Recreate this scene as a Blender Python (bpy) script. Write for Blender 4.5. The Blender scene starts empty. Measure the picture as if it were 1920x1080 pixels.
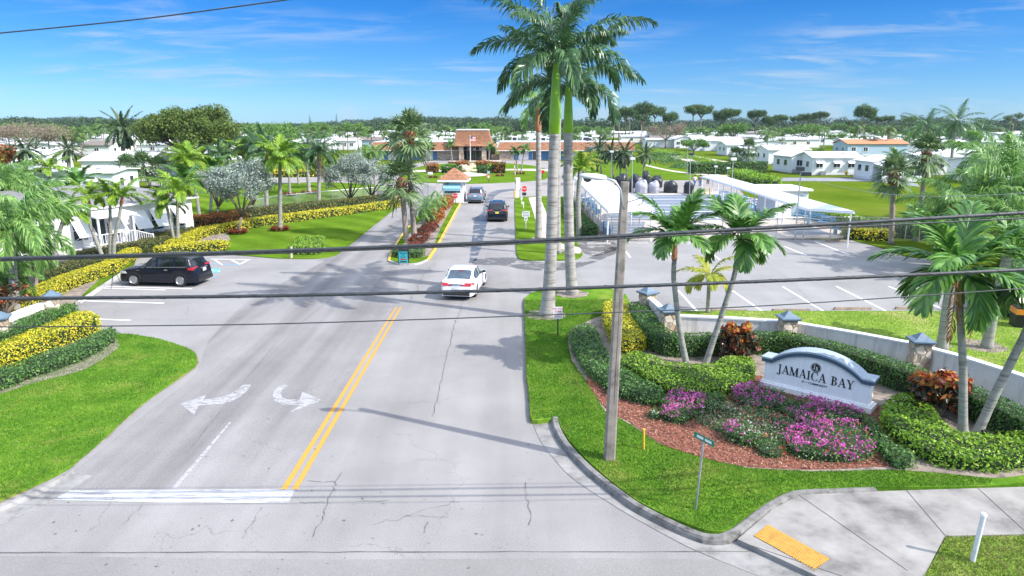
import bpy, math, random
import numpy as np
from mathutils import Vector, Matrix
random.seed(7); RNG = np.random.default_rng(7)
R = math.radians
scene = bpy.context.scene
# ---------------------------------------------------------------- camera
CAMH = 9.0; FPX = 1280.0; PITCH = R(13.62)
cam = bpy.data.cameras.new('camera'); cam_ob = bpy.data.objects.new('camera', cam)
scene.collection.objects.link(cam_ob); scene.camera = cam_ob
cam.sensor_width = 36; cam.lens = 24; cam.clip_start = 0.1; cam.clip_end = 6000
cam_ob.location = (0, 0, CAMH); cam_ob.rotation_euler = (R(90)-PITCH, 0, 0)
# ---------------------------------------------------------------- sun and sky
SUN_EL = R(42); SUN_DIR = Vector((0.914*math.cos(SUN_EL), -0.405*math.cos(SUN_EL), math.sin(SUN_EL))).normalized()
sun = bpy.data.lights.new('sun', 'SUN'); sun.energy = 2.5; sun.angle = R(0.55); sun.color = (1, .955, .89)
sun_ob = bpy.data.objects.new('sun', sun); scene.collection.objects.link(sun_ob)
sun_ob.rotation_euler = (-SUN_DIR).to_track_quat('-Z', 'Y').to_euler()
world = bpy.data.worlds.new('World'); scene.world = world; world.use_nodes = True
def ramp(N, cols, pos=None):
    r = N.new('ShaderNodeValToRGB'); e = r.color_ramp.elements
    while len(e) < len(cols): e.new(0.5)
    for i, c in enumerate(cols):
        e[i].position = pos[i] if pos else i/(len(cols)-1); e[i].color = (*c, 1)
    return r
def build_world():
    nt = world.node_tree; N = nt.nodes; L = nt.links; N.clear()
    out = N.new('ShaderNodeOutputWorld'); bg = N.new('ShaderNodeBackground'); bg.inputs[1].default_value = 0.15
    sky = N.new('ShaderNodeTexSky'); sky.sky_type = 'NISHITA'; sky.sun_disc = False
    sky.sun_elevation = SUN_EL; sky.sun_rotation = math.atan2(SUN_DIR.x, SUN_DIR.y)
    sky.altitude = 0; sky.air_density = 1.0; sky.dust_density = 0.25; sky.ozone_density = 2.6
    hs = N.new('ShaderNodeMix'); hs.data_type = 'RGBA'; hs.blend_type = 'MULTIPLY'; hs.inputs[0].default_value = 1; L.new(sky.outputs[0], hs.inputs[6])
    # wispy cirrus: stretched noise on the sky plane
    tc = N.new('ShaderNodeTexCoord'); sep = N.new('ShaderNodeSeparateXYZ'); L.new(tc.outputs['Generated'], sep.inputs[0])
    gr = ramp(N, [(.165, .29, .51), (.11, .23, .42), (.08, .205, .39), (.04, .17, .36), (.03, .15, .33), (3.35, 2.36, 1.66), (3.35, 2.36, 1.66)], [0, .054, .09, .15, .25, .5, 1]); gr.color_ramp.interpolation = 'LINEAR'
    L.new(sep.outputs['Z'], gr.inputs[0]); L.new(gr.outputs[0], hs.inputs[7])
    mz = N.new('ShaderNodeMath'); mz.operation = 'MAXIMUM'; mz.inputs[1].default_value = 0.02; L.new(sep.outputs['Z'], mz.inputs[0])
    ma = N.new('ShaderNodeMath'); ma.operation = 'ADD'; ma.inputs[1].default_value = 0.08; L.new(mz.outputs[0], ma.inputs[0])
    dx = N.new('ShaderNodeMath'); dx.operation = 'DIVIDE'; L.new(sep.outputs['X'], dx.inputs[0]); L.new(ma.outputs[0], dx.inputs[1])
    dy = N.new('ShaderNodeMath'); dy.operation = 'DIVIDE'; L.new(sep.outputs['Y'], dy.inputs[0]); L.new(ma.outputs[0], dy.inputs[1])
    cb = N.new('ShaderNodeCombineXYZ'); L.new(dx.outputs[0], cb.inputs[0]); L.new(dy.outputs[0], cb.inputs[1])
    mp = N.new('ShaderNodeMapping'); mp.inputs['Rotation'].default_value = (0, 0, R(-28)); mp.inputs['Scale'].default_value = (0.9, 1.7, 1); mp.inputs['Location'].default_value = (3.1, .6, 0)
    L.new(cb.outputs[0], mp.inputs[0])
    n1 = N.new('ShaderNodeTexNoise'); n1.inputs['Scale'].default_value = 1.1; n1.inputs['Detail'].default_value = 9; n1.inputs['Roughness'].default_value = .62; n1.inputs['Distortion'].default_value = .55
    L.new(mp.outputs[0], n1.inputs['Vector'])
    n2 = N.new('ShaderNodeTexNoise'); n2.inputs['Scale'].default_value = 0.55; n2.inputs['Detail'].default_value = 2; L.new(cb.outputs[0], n2.inputs['Vector'])
    r1 = N.new('ShaderNodeMapRange'); r1.inputs[1].default_value = .47; r1.inputs[2].default_value = .85; L.new(n1.outputs[0], r1.inputs[0])
    r2 = N.new('ShaderNodeMapRange'); r2.inputs[1].default_value = .42; r2.inputs[2].default_value = .6; L.new(n2.outputs[0], r2.inputs[0])
    mm = N.new('ShaderNodeMath'); mm.operation = 'MULTIPLY'; L.new(r1.outputs[0], mm.inputs[0]); L.new(r2.outputs[0], mm.inputs[1])
    ad = N.new('ShaderNodeMath'); ad.operation = 'MULTIPLY'; ad.inputs[1].default_value = 1.0; L.new(mm.outputs[0], ad.inputs[0])
    mx = N.new('ShaderNodeMix'); mx.data_type = 'RGBA'; L.new(ad.outputs[0], mx.inputs[0]); L.new(hs.outputs[2], mx.inputs[6]); mx.inputs[7].default_value = (1.6, 1.9, 2.25, 1)
    L.new(mx.outputs[2], bg.inputs[0]); L.new(bg.outputs[0], out.inputs[0])
build_world()
scene.view_settings.view_transform = 'Standard'; scene.view_settings.look = 'None'
scene.view_settings.exposure = 1.4; scene.view_settings.gamma = 1
scene.render.engine = 'CYCLES'; scene.cycles.max_bounces = 6; scene.cycles.transparent_max_bounces = 6
scene.cycles.use_denoising = True

# ---------------------------------------------------------------- photograph pixel (1920x1080) -> place on the site
SP, CP = math.sin(PITCH), math.cos(PITCH)
def ray(px, py):
    u = (px-960)/FPX; v = -(py-540)/FPX
    return Vector((u, CP+v*SP, -SP+v*CP))
def G(px, py, z=0.0):
    d = ray(px, py); t = (z-CAMH)/d.z
    return Vector((d.x*t, d.y*t, z))
def P(px, py, Y):
    d = ray(px, py); t = Y/d.y
    return Vector((d.x*t, Y, CAMH+d.z*t))
def mpp(Y, z=0.0):
    return (Y*CP+(CAMH-z)*SP)/FPX
def GP(pts, z=0.0): return [G(a, b, z) for a, b in pts]

# ---------------------------------------------------------------- mesh building
def mesh_np(name, V, F, mats, fm=None, smooth=False, sharp=None):
    me = bpy.data.meshes.new(name)
    V = np.asarray(V, dtype=np.float32)
    if isinstance(F, np.ndarray):
        k = F.shape[1]; n = len(F); loops = F.reshape(-1); starts = np.arange(n)*k
    else:
        n = len(F); lens = np.fromiter((len(f) for f in F), dtype=np.int64, count=n)
        loops = np.fromiter((i for f in F for i in f), dtype=np.int64); starts = np.concatenate([[0], np.cumsum(lens)[:-1]]) if n else np.zeros(0)
    me.vertices.add(len(V)); me.vertices.foreach_set('co', V.reshape(-1))
    me.loops.add(len(loops)); me.loops.foreach_set('vertex_index', loops.astype(np.int32))
    me.polygons.add(n); me.polygons.foreach_set('loop_start', starts.astype(np.int32))
    for m in mats: me.materials.append(m)
    if fm is not None: me.polygons.foreach_set('material_index', np.asarray(fm, dtype=np.int32))
    me.update(calc_edges=True)
    if smooth or sharp:
        me.shade_smooth()
        if sharp: me.set_sharp_from_angle(angle=R(sharp))
    else: me.shade_flat()
    return me
def link(name, data, parent=None, loc=None):
    o = bpy.data.objects.new(name, data); scene.collection.objects.link(o)
    if parent is not None: o.parent = parent
    if loc is not None: o.location = loc
    return o
def tag(o, label=None, cat=None, group=None, kind=None):
    if label: o['label'] = label
    if cat: o['category'] = cat
    if group: o['group'] = group
    if kind: o['kind'] = kind
    return o
def thing(name, label, cat, loc=(0, 0, 0), rz=0, group=None):
    o = link(name, None); o.location = loc; o.rotation_euler = (0, 0, rz)
    return tag(o, label, cat, group)
def dup(root, loc=None, rz=None, sc=None, label=None, group=None):
    def cp(o, par):
        c = o.copy(); scene.collection.objects.link(c); c.parent = par
        for ch in KIDS.get(o.name, ()): cp(ch, c)
        return c
    KIDS = {}
    def walk(o):
        KIDS[o.name] = list(o.children)
        for c in o.children: walk(c)
    walk(root)
    r = cp(root, None)
    if loc is not None: r.location = loc
    if rz is not None: r.rotation_euler = (0, 0, rz)
    if sc is not None: r.scale = sc if hasattr(sc, '__len__') else (sc, sc, sc)
    if label: r['label'] = label
    if group: r['group'] = group
    return r

class MB:
    def __init__(s): s.v = []; s.f = []; s.m = []
    def add(s, vs, fs, m=0, M=None):
        b = len(s.v)
        if M is not None: vs = [M @ Vector(p) for p in vs]
        s.v.extend([tuple(p) for p in vs]); s.f.extend([tuple(i+b for i in f) for f in fs]); s.m.extend([m]*len(fs)); return s
    def box(s, c, d, m=0, rz=0, M=None):
        x, y, z = d[0]/2, d[1]/2, d[2]/2; cr, sr = math.cos(rz), math.sin(rz); vs = []
        for k in (-z, z):
            for a, b in ((-x, -y), (x, -y), (x, y), (-x, y)):
                vs.append((c[0]+a*cr-b*sr, c[1]+a*sr+b*cr, c[2]+k))
        return s.add(vs, [(3, 2, 1, 0), (4, 5, 6, 7), (0, 1, 5, 4), (1, 2, 6, 5), (2, 3, 7, 6), (3, 0, 4, 7)], m, M)
    def prism(s, poly, z0, z1, m=0, M=None, bottom=True):
        n = len(poly); a = sum(poly[i][0]*poly[(i+1) % n][1]-poly[(i+1) % n][0]*poly[i][1] for i in range(n))
        if a < 0: poly = poly[::-1]
        vs = [(p[0], p[1], z0) for p in poly]+[(p[0], p[1], z1) for p in poly]
        fs = [tuple(range(n, 2*n))]+[(i, (i+1) % n, n+(i+1) % n, n+i) for i in range(n)]
        if bottom: fs.append(tuple(range(n-1, -1, -1)))
        return s.add(vs, fs, m, M)
    def sheet(s, poly, z, m=0):
        n = len(poly); a = sum(poly[i][0]*poly[(i+1) % n][1]-poly[(i+1) % n][0]*poly[i][1] for i in range(n))
        if a < 0: poly = poly[::-1]
        return s.add([(p[0], p[1], z) for p in poly], [tuple(range(n))], m)
    def tube(s, pts, rad, n=8, m=0, cap=True, M=None):
        pts = [Vector(p) for p in pts]
        if not hasattr(rad, '__len__'): rad = [rad]*len(pts)
        vs = []; up = Vector((0, 0, 1)); prev = None
        for i, p in enumerate(pts):
            t = (pts[min(i+1, len(pts)-1)]-pts[max(i-1, 0)]).normalized()
            if prev is None:
                a = t.cross(up if abs(t.z) < .95 else Vector((0, 1, 0))).normalized()
            else:
                a = (prev-t*prev.dot(t)).normalized()
            prev = a; b = t.cross(a)
            for k in range(n):
                w = 2*math.pi*k/n; vs.append(p+(a*math.cos(w)+b*math.sin(w))*rad[i])
        fs = []
        for i in range(len(pts)-1):
            for k in range(n):
                k2 = (k+1) % n; fs.append((i*n+k, i*n+k2, (i+1)*n+k2, (i+1)*n+k))
        if cap: fs += [tuple(range(n-1, -1, -1)), tuple((len(pts)-1)*n+k for k in range(n))]
        fs = [tuple(reversed(f)) for f in fs]
        return s.add(vs, fs, m, M)
    def lathe(s, prof, n=12, m=0, c=(0, 0, 0), M=None):
        vs = []; fs = []
        for r, z in prof:
            for k in range(n):
                w = 2*math.pi*k/n; vs.append((c[0]+r*math.cos(w), c[1]+r*math.sin(w), c[2]+z))
        for i in range(len(prof)-1):
            for k in range(n):
                k2 = (k+1) % n; fs.append((i*n+k, i*n+k2, (i+1)*n+k2, (i+1)*n+k))
        fs += [tuple(range(n-1, -1, -1)), tuple((len(prof)-1)*n+k for k in range(n))]
        return s.add(vs, fs, m, M)
    def build(s, name, mats, parent=None, smooth=False, sharp=None, loc=None):
        if not isinstance(mats, (list, tuple)): mats = [mats]
        return link(name, mesh_np(name, np.array(s.v, dtype=np.float32).reshape(-1, 3), s.f, mats, s.m, smooth, sharp), parent, loc)

# ---------------------------------------------------------------- materials
def _new(name):
    m = bpy.data.materials.new(name); m.use_nodes = True; nt = m.node_tree
    return m, nt, nt.nodes, nt.links, nt.nodes['Principled BSDF']
def mat(name, col, rough=.6, metal=0, var=.12, scale=4, bump=0, bscale=40, coat=0, emit=None, spec=.5, dirt=0):
    m, nt, N, L, b = _new(name)
    b.inputs['Roughness'].default_value = rough; b.inputs['Metallic'].default_value = metal
    b.inputs['Coat Weight'].default_value = coat; b.inputs['Coat Roughness'].default_value = .04; b.inputs['Specular IOR Level'].default_value = spec
    if var:
        tc = N.new('ShaderNodeTexCoord'); n = N.new('ShaderNodeTexNoise'); n.inputs['Scale'].default_value = scale; n.inputs['Detail'].default_value = 6; n.inputs['Roughness'].default_value = .65
        L.new(tc.outputs['Object'], n.inputs['Vector'])
        lo = tuple(c*(1-var*1.6) for c in col); hi = tuple(min(c*(1+var), .92) for c in col)
        r = ramp(N, [lo, col, hi], [.28, .5, .72]); L.new(n.outputs[0], r.inputs[0]); src = r.outputs[0]
        if dirt:   # rain streaks and soil splash: vertical stains
            mp = N.new('ShaderNodeMapping'); mp.inputs['Scale'].default_value = (7, 7, .55); L.new(tc.outputs['Object'], mp.inputs[0]); nd = N.new('ShaderNodeTexNoise'); nd.inputs['Scale'].default_value = 1; nd.inputs['Detail'].default_value = 6; L.new(mp.outputs[0], nd.inputs['Vector'])
            q = N.new('ShaderNodeMapRange'); q.inputs[1].default_value = .52; q.inputs[2].default_value = .75; q.inputs[4].default_value = dirt; L.new(nd.outputs[0], q.inputs[0]); md = N.new('ShaderNodeMix'); md.data_type = 'RGBA'; L.new(q.outputs[0], md.inputs[0]); L.new(src, md.inputs[6]); md.inputs[7].default_value = (.3, .28, .24, 1); src = md.outputs[2]
        L.new(src, b.inputs['Base Color'])
    else: b.inputs['Base Color'].default_value = (*col, 1)
    if bump:
        tc = N.new('ShaderNodeTexCoord'); n2 = N.new('ShaderNodeTexNoise'); n2.inputs['Scale'].default_value = bscale; n2.inputs['Detail'].default_value = 4
        L.new(tc.outputs['Object'], n2.inputs['Vector']); bp = N.new('ShaderNodeBump'); bp.inputs['Strength'].default_value = bump; bp.inputs['Distance'].default_value = .02
        L.new(n2.outputs[0], bp.inputs['Height']); L.new(bp.outputs[0], b.inputs['Normal'])
    if emit: b.inputs['Emission Color'].default_value = (*emit, 1); b.inputs['Emission Strength'].default_value = 1
    return m
def leafmat(name, cols, pos=None, trans=.35, rough=.45, spec=.35, obj=0.0, patch=0.0):
    """colour differs leaf by leaf (random per island); part of the light passes through the blade"""
    m, nt, N, L, b = _new(name)
    g = N.new('ShaderNodeNewGeometry'); src = g.outputs['Random Per Island']
    if obj:
        oi = N.new('ShaderNodeObjectInfo'); a = N.new('ShaderNodeMix'); a.inputs[0].default_value = obj; L.new(src, a.inputs[2]); L.new(oi.outputs['Random'], a.inputs[3]); src = a.outputs[0]
    if patch:   # thriving and dry patches of the same turf
        n_ = N.new('ShaderNodeTexNoise'); n_.inputs['Scale'].default_value = .9; n_.inputs['Detail'].default_value = 6; n_.inputs['Roughness'].default_value = .7; L.new(g.outputs['Position'], n_.inputs['Vector'])
        q = N.new('ShaderNodeMapRange'); q.inputs[1].default_value = .36; q.inputs[2].default_value = .66; L.new(n_.outputs[0], q.inputs[0]); a = N.new('ShaderNodeMix'); a.inputs[0].default_value = patch; L.new(src, a.inputs[2]); L.new(q.outputs[0], a.inputs[3]); src = a.outputs[0]
    r = ramp(N, cols, pos); L.new(src, r.inputs[0]); L.new(r.outputs[0], b.inputs['Base Color'])
    b.inputs['Roughness'].default_value = rough; b.inputs['Specular IOR Level'].default_value = spec
    tr = N.new('ShaderNodeBsdfTranslucent'); L.new(r.outputs[0], tr.inputs[0]); mx = N.new('ShaderNodeMixShader'); mx.inputs[0].default_value = trans
    out = N['Material Output']; L.new(b.outputs[0], mx.inputs[1]); L.new(tr.outputs[0], mx.inputs[2]); L.new(mx.outputs[0], out.inputs[0])
    return m
def grassmat(name, c_lo, c_mid, c_hi, dry=(.26, .24, .07), dryamt=.35, scale=.55, fine=55, stripes=None):
    m, nt, N, L, b = _new(name)
    tc = N.new('ShaderNodeTexCoord')
    n1 = N.new('ShaderNodeTexNoise'); n1.inputs['Scale'].default_value = scale; n1.inputs['Detail'].default_value = 5; n1.inputs['Roughness'].default_value = .7; L.new(tc.outputs['Object'], n1.inputs['Vector'])
    n2 = N.new('ShaderNodeTexNoise'); n2.inputs['Scale'].default_value = fine; n2.inputs['Detail'].default_value = 3; n2.inputs['Roughness'].default_value = .8; L.new(tc.outputs['Object'], n2.inputs['Vector'])
    n4 = N.new('ShaderNodeTexNoise'); n4.inputs['Scale'].default_value = 6; n4.inputs['Detail'].default_value = 4; L.new(tc.outputs['Object'], n4.inputs['Vector'])
    ad = N.new('ShaderNodeMath'); ad.operation = 'MULTIPLY_ADD'; ad.inputs[1].default_value = .55; L.new(n2.outputs[0], ad.inputs[0]); L.new(n1.outputs[0], ad.inputs[2])
    ad2 = N.new('ShaderNodeMath'); ad2.operation = 'MULTIPLY_ADD'; ad2.inputs[1].default_value = .45; L.new(n4.outputs[0], ad2.inputs[0]); L.new(ad.outputs[0], ad2.inputs[2])
    sb = N.new('ShaderNodeMath'); sb.operation = 'SUBTRACT'; sb.inputs[1].default_value = .5; L.new(ad2.outputs[0], sb.inputs[0])
    r = ramp(N, [c_lo, c_mid, c_hi], [.25, .5, .78]); L.new(sb.outputs[0], r.inputs[0])
    n3 = N.new('ShaderNodeTexNoise'); n3.inputs['Scale'].default_value = scale*.6; n3.inputs['Detail'].default_value = 6; n3.inputs['Roughness'].default_value = .75; mp = N.new('ShaderNodeMapping'); mp.inputs['Location'].default_value = (13, 7, 0); L.new(tc.outputs['Object'], mp.inputs[0]); L.new(mp.outputs[0], n3.inputs['Vector'])
    mr = N.new('ShaderNodeMapRange'); mr.inputs[1].default_value = .52; mr.inputs[2].default_value = .72; mr.inputs[4].default_value = dryamt; L.new(n3.outputs[0], mr.inputs[0])
    mx = N.new('ShaderNodeMix'); mx.data_type = 'RGBA'; L.new(mr.outputs[0], mx.inputs[0]); L.new(r.outputs[0], mx.inputs[6]); mx.inputs[7].default_value = (*dry, 1)
    src = mx.outputs[2]
    if stripes:   # mower passes
        w = N.new('ShaderNodeTexWave'); w.inputs['Scale'].default_value = .16; w.inputs['Distortion'].default_value = 1.2; w.inputs['Detail'].default_value = 2; w.bands_direction = 'DIAGONAL'; L.new(tc.outputs['Object'], w.inputs['Vector'])
        q = N.new('ShaderNodeMapRange'); q.inputs[3].default_value = .86; q.inputs[4].default_value = 1.12; L.new(w.outputs[1], q.inputs[0]); m2 = N.new('ShaderNodeMix'); m2.data_type = 'RGBA'; m2.blend_type = 'MULTIPLY'; m2.inputs[0].default_value = 1; L.new(src, m2.inputs[6]); L.new(q.outputs[0], m2.inputs[7]); src = m2.outputs[2]
    L.new(src, b.inputs['Base Color']); b.inputs['Roughness'].default_value = .9; b.inputs['Specular IOR Level'].default_value = 0
    bp = N.new('ShaderNodeBump'); bp.inputs['Strength'].default_value = .6; bp.inputs['Distance'].default_value = .03; L.new(n2.outputs[0], bp.inputs['Height']); L.new(bp.outputs[0], b.inputs['Normal'])
    return m
def stonemat(name, cols, mortar, scale=5, edge=.05, bump=.7, disp=.3, squash=(1, 1, 1)):
    m, nt, N, L, b = _new(name)
    tc = N.new('ShaderNodeTexCoord'); mp = N.new('ShaderNodeMapping'); mp.inputs['Scale'].default_value = squash; L.new(tc.outputs['Object'], mp.inputs[0])
    v = N.new('ShaderNodeTexVoronoi'); v.inputs['Scale'].default_value = scale; L.new(mp.outputs[0], v.inputs['Vector'])
    v2 = N.new('ShaderNodeTexVoronoi'); v2.feature = 'DISTANCE_TO_EDGE'; v2.inputs['Scale'].default_value = scale; L.new(mp.outputs[0], v2.inputs['Vector'])
    sp = N.new('ShaderNodeSeparateColor'); L.new(v.outputs['Color'], sp.inputs[0])
    n = N.new('ShaderNodeTexNoise'); n.inputs['Scale'].default_value = scale*5; n.inputs['Detail'].default_value = 5; L.new(mp.outputs[0], n.inputs['Vector'])
    ad = N.new('ShaderNodeMath'); ad.operation = 'MULTIPLY_ADD'; ad.inputs[1].default_value = .6; ad.inputs[2].default_value = -.3; L.new(n.outputs[0], ad.inputs[0])
    a2 = N.new('ShaderNodeMath'); a2.operation = 'ADD'; L.new(ad.outputs[0], a2.inputs[0]); L.new(sp.outputs[0], a2.inputs[1])
    r = ramp(N, cols); L.new(a2.outputs[0], r.inputs[0])
    mr = N.new('ShaderNodeMapRange'); mr.inputs[1].default_value = edge*.5; mr.inputs[2].default_value = edge; L.new(v2.outputs['Distance'], mr.inputs[0])
    mx = N.new('ShaderNodeMix'); mx.data_type = 'RGBA'; L.new(mr.outputs[0], mx.inputs[0]); mx.inputs[6].default_value = (*mortar, 1); L.new(r.outputs[0], mx.inputs[7])
    L.new(mx.outputs[2], b.inputs['Base Color']); b.inputs['Roughness'].default_value = .85
    bp = N.new('ShaderNodeBump'); bp.inputs['Strength'].default_value = bump; bp.inputs['Distance'].default_value = .03; L.new(mr.outputs[0], bp.inputs['Height']); L.new(bp.outputs[0], b.inputs['Normal'])
    return m
def bandmat(name, c1, c2, axis='Z', scale=8, rough=.6, bump=.5, dist=.02, noise=.15):
    """horizontal laps: siding, shingle courses, ribbed metal"""
    m, nt, N, L, b = _new(name)
    tc = N.new('ShaderNodeTexCoord'); sp = N.new('ShaderNodeSeparateXYZ'); L.new(tc.outputs['Object'], sp.inputs[0])
    mu = N.new('ShaderNodeMath'); mu.operation = 'MULTIPLY'; mu.inputs[1].default_value = scale; L.new(sp.outputs[axis], mu.inputs[0])
    fr = N.new('ShaderNodeMath'); fr.operation = 'FRACT'; L.new(mu.outputs[0], fr.inputs[0])
    n = N.new('ShaderNodeTexNoise'); n.inputs['Scale'].default_value = 3; n.inputs['Detail'].default_value = 8; n.inputs['Roughness'].default_value = .75; L.new(tc.outputs['Object'], n.inputs['Vector'])
    r = ramp(N, [c2, c1, c1], [0, .1, 1]); L.new(fr.outputs[0], r.inputs[0])
    mr = N.new('ShaderNodeMapRange'); mr.inputs[3].default_value = 1-noise*1.5; mr.inputs[4].default_value = 1+noise*.7; mr.inputs[1].default_value = .3; mr.inputs[2].default_value = .7; L.new(n.outputs[0], mr.inputs[0])
    mx = N.new('ShaderNodeMix'); mx.data_type = 'RGBA'; mx.blend_type = 'MULTIPLY'; mx.inputs[0].default_value = 1; L.new(r.outputs[0], mx.inputs[6]); L.new(mr.outputs[0], mx.inputs[7])
    L.new(mx.outputs[2], b.inputs['Base Color']); b.inputs['Roughness'].default_value = rough
    bp = N.new('ShaderNodeBump'); bp.inputs['Strength'].default_value = bump; bp.inputs['Distance'].default_value = dist; L.new(fr.outputs[0], bp.inputs['Height']); L.new(bp.outputs[0], b.inputs['Normal'])
    return m

def text_mb(txt, size, M, mat_, name, parent, depth=.004, align='CENTER', bold=0):
    c = bpy.data.curves.new(name, 'FONT'); c.body = txt; c.size = size; c.align_x = align; c.align_y = 'CENTER'; c.extrude = depth; c.offset = bold; c.resolution_u = 2
    o = bpy.data.objects.new('tmp_text', c); scene.collection.objects.link(o)
    dg = bpy.context.evaluated_depsgraph_get(); me = bpy.data.meshes.new_from_object(o.evaluated_get(dg)); me.name = name
    bpy.data.objects.remove(o); bpy.data.curves.remove(c)
    me.transform(M); me.materials.clear(); me.materials.append(mat_)
    return link(name, me, parent)
def wall_matrix(loc, nx, ny):
    """local x along the wall, y up, z out along (nx, ny)"""
    n = Vector((nx, ny, 0)).normalized(); x = Vector((0, 0, 1)).cross(n)
    M = Matrix.Identity(4); M.col[0] = (*x, 0); M.col[1] = (0, 0, 1, 0); M.col[2] = (*n, 0); M.col[3] = (*loc, 1)
    return M
# ---------------------------------------------------------------- the materials of this place
M_ = {}
M_['white'] = mat('white_paint', (.78, .79, .8), .5, var=.05)
M_['white_dirty'] = mat('weathered_white_paint', (.66, .67, .68), .6, var=.15, scale=6)
M_['signwhite'] = mat('clean_white_sign_paint', (.86, .86, .86), .6, var=.03, scale=3, bump=.1, bscale=40, dirt=.12)
M_['stucco'] = mat('white_stucco', (.74, .72, .69), .8, var=.14, scale=1.1, bump=.3, bscale=60, dirt=.5)
M_['black'] = mat('black_paint', (.012, .013, .015), .4, var=0)
M_['blackrub'] = mat('black_rubber', (.018, .018, .02), .75, var=.2, scale=20)
M_['cable'] = mat('black_cable_sheath', (.035, .04, .045), .5, var=.3, scale=9, bump=.3, bscale=90)
M_['darkmetal'] = mat('dark_metal', (.06, .065, .07), .45, .7, var=.1)
M_['steel'] = mat('galvanised_steel', (.42, .44, .46), .42, .7, var=.15, scale=10)
M_['alu'] = mat('brushed_aluminium', (.62, .64, .66), .35, .85, var=.1)
M_['glass'] = mat('dark_window_glass', (.03, .045, .055), .06, var=.25, scale=.8, spec=.8)
M_['tint'] = mat('tinted_car_glass', (.008, .011, .014), .03, var=0, spec=.9)
M_['tintb'] = mat('blue_grey_car_glass', (.05, .075, .1), .05, var=.3, scale=3, spec=.9)
M_['bluecap'] = mat('slate_blue_painted_cap', (.12, .18, .24), .55, var=.12, scale=8, bump=.15)
M_['bluetrim'] = mat('slate_blue_sign_trim', (.055, .1, .15), .5, var=.1)
M_['bluetop'] = mat('pale_blue_sign_coping', (.33, .4, .45), .5, var=.08)
M_['concrete'] = mat('pale_concrete', (.4, .395, .38), .85, var=.2, scale=2.2, bump=.25, bscale=70)
M_['gutterc'] = mat('grey_gutter_concrete', (.24, .235, .225), .9, var=.35, scale=1.6, bump=.3, bscale=50)
M_['kerbtop'] = mat('stained_kerb_concrete', (.17, .165, .155), .9, var=.5, scale=3, bump=.4, bscale=50)
M_['polecon'] = mat('concrete_pole', (.23, .205, .175), .85, var=.35, scale=3, bump=.25, bscale=60, dirt=.4)
M_['yellowpaint'] = mat('yellow_paint', (.62, .4, .04), .5, var=.15, scale=12)
M_['orange'] = mat('orange_paint', (.75, .25, .02), .5, var=.1)
M_['redpaint'] = mat('red_sign_paint', (.6, .02, .025), .4, var=.05)
M_['greensign'] = mat('green_sign_paint', (.01, .2, .1), .4, var=.05)
M_['cyan'] = mat('turquoise_board', (.05, .5, .55), .5, var=.06)
M_['awn'] = mat('pale_blue_awning_cloth', (.22, .45, .55), .7, var=.08)
M_['bluedoor'] = mat('blue_door_paint', (.06, .17, .36), .5, var=.1)
M_['bluebench'] = mat('light_blue_bench_paint', (.22, .42, .62), .55, var=.12)
M_['sid'] = bandmat('white_lap_siding', (.8, .82, .84), (.5, .52, .55), 'Z', 6.2, .55, .5, .02, .05)
M_['sidb'] = bandmat('pale_blue_lap_siding', (.62, .67, .69), (.45, .5, .52), 'Z', 6.2, .55, .4, .02, .05)
M_['homewall'] = bandmat('white_home_siding', (.78, .79, .8), (.6, .61, .62), 'Z', 4.5, .6, .3, .02, .05)
M_['homewallc'] = bandmat('cream_home_siding', (.7, .68, .6), (.52, .5, .45), 'Z', 4.5, .6, .3, .02, .05)
M_['homewallb'] = bandmat('blue_grey_home_siding', (.4, .52, .6), (.3, .4, .47), 'Z', 4.5, .6, .3, .02, .05)
M_['metroof'] = bandmat('white_metal_roof', (.82, .83, .84), (.66, .67, .68), 'X', 2.5, .5, .4, .02, .06)
M_['greyroof'] = bandmat('grey_metal_roof', (.42, .44, .46), (.33, .34, .36), 'X', 2.5, .5, .4, .02, .12)
M_['shingle'] = bandmat('grey_shingle_roof', (.2, .2, .21), (.12, .12, .13), 'Z', 5, .9, .5, .02, .25)
M_['brownroof'] = bandmat('weathered_brown_roof', (.2, .17, .15), (.13, .11, .1), 'Z', 5, .9, .4, .02, .2)
M_['redshake'] = bandmat('reddish_shake_roof', (.36, .17, .09), (.2, .09, .045), 'Z', 2.6, .9, .9, .05, .45)
M_['orangeroof'] = bandmat('orange_tile_roof', (.5, .22, .1), (.4, .16, .06), 'X', 2.2, .85, .5, .03, .25)
M_['stone'] = stonemat('flagstone_cladding', [(.22, .13, .07), (.5, .36, .22), (.62, .52, .4), (.7, .62, .5)], (.3, .27, .22), 3.4, .07)
M_['coral'] = stonemat('coral_stone_wall', [(.26, .19, .13), (.42, .34, .26), (.55, .47, .38)], (.2, .17, .14), 2.2, .06, squash=(1, 1, 1.8))
M_['rock'] = mat('pale_rock', (.45, .36, .27), .9, var=.3, scale=2, bump=.8, bscale=8)
M_['soil'] = mat('grey_brown_sandy_soil', (.24, .2, .165), .95, var=.45, scale=2.5, bump=.8, bscale=30)
M_['mulchbase'] = mat('red_mulch_base', (.22, .075, .045), .95, var=.5, scale=9, bump=1, bscale=45)
M_['mulchchip'] = leafmat('red_mulch_chips', [(.1, .04, .03), (.22, .085, .05), (.34, .16, .1), (.44, .29, .22)], trans=0, rough=.9)
M_['court'] = mat('blue_grey_court_paint', (.15, .175, .215), .5, var=.14, scale=1.2)
M_['beigeslab'] = mat('beige_concrete_slab', (.5, .43, .36), .85, var=.12, scale=1.3)
M_['lanepaint'] = mat('white_court_line', (.7, .72, .74), .6, var=.05)
M_['timber'] = mat('wheel_stop_concrete', (.27, .22, .16), .9, var=.35, scale=5, bump=.4)
M_['carblack'] = mat('black_car_paint', (.005, .006, .014), .28, 0, var=0, coat=.5, spec=.25)
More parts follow.
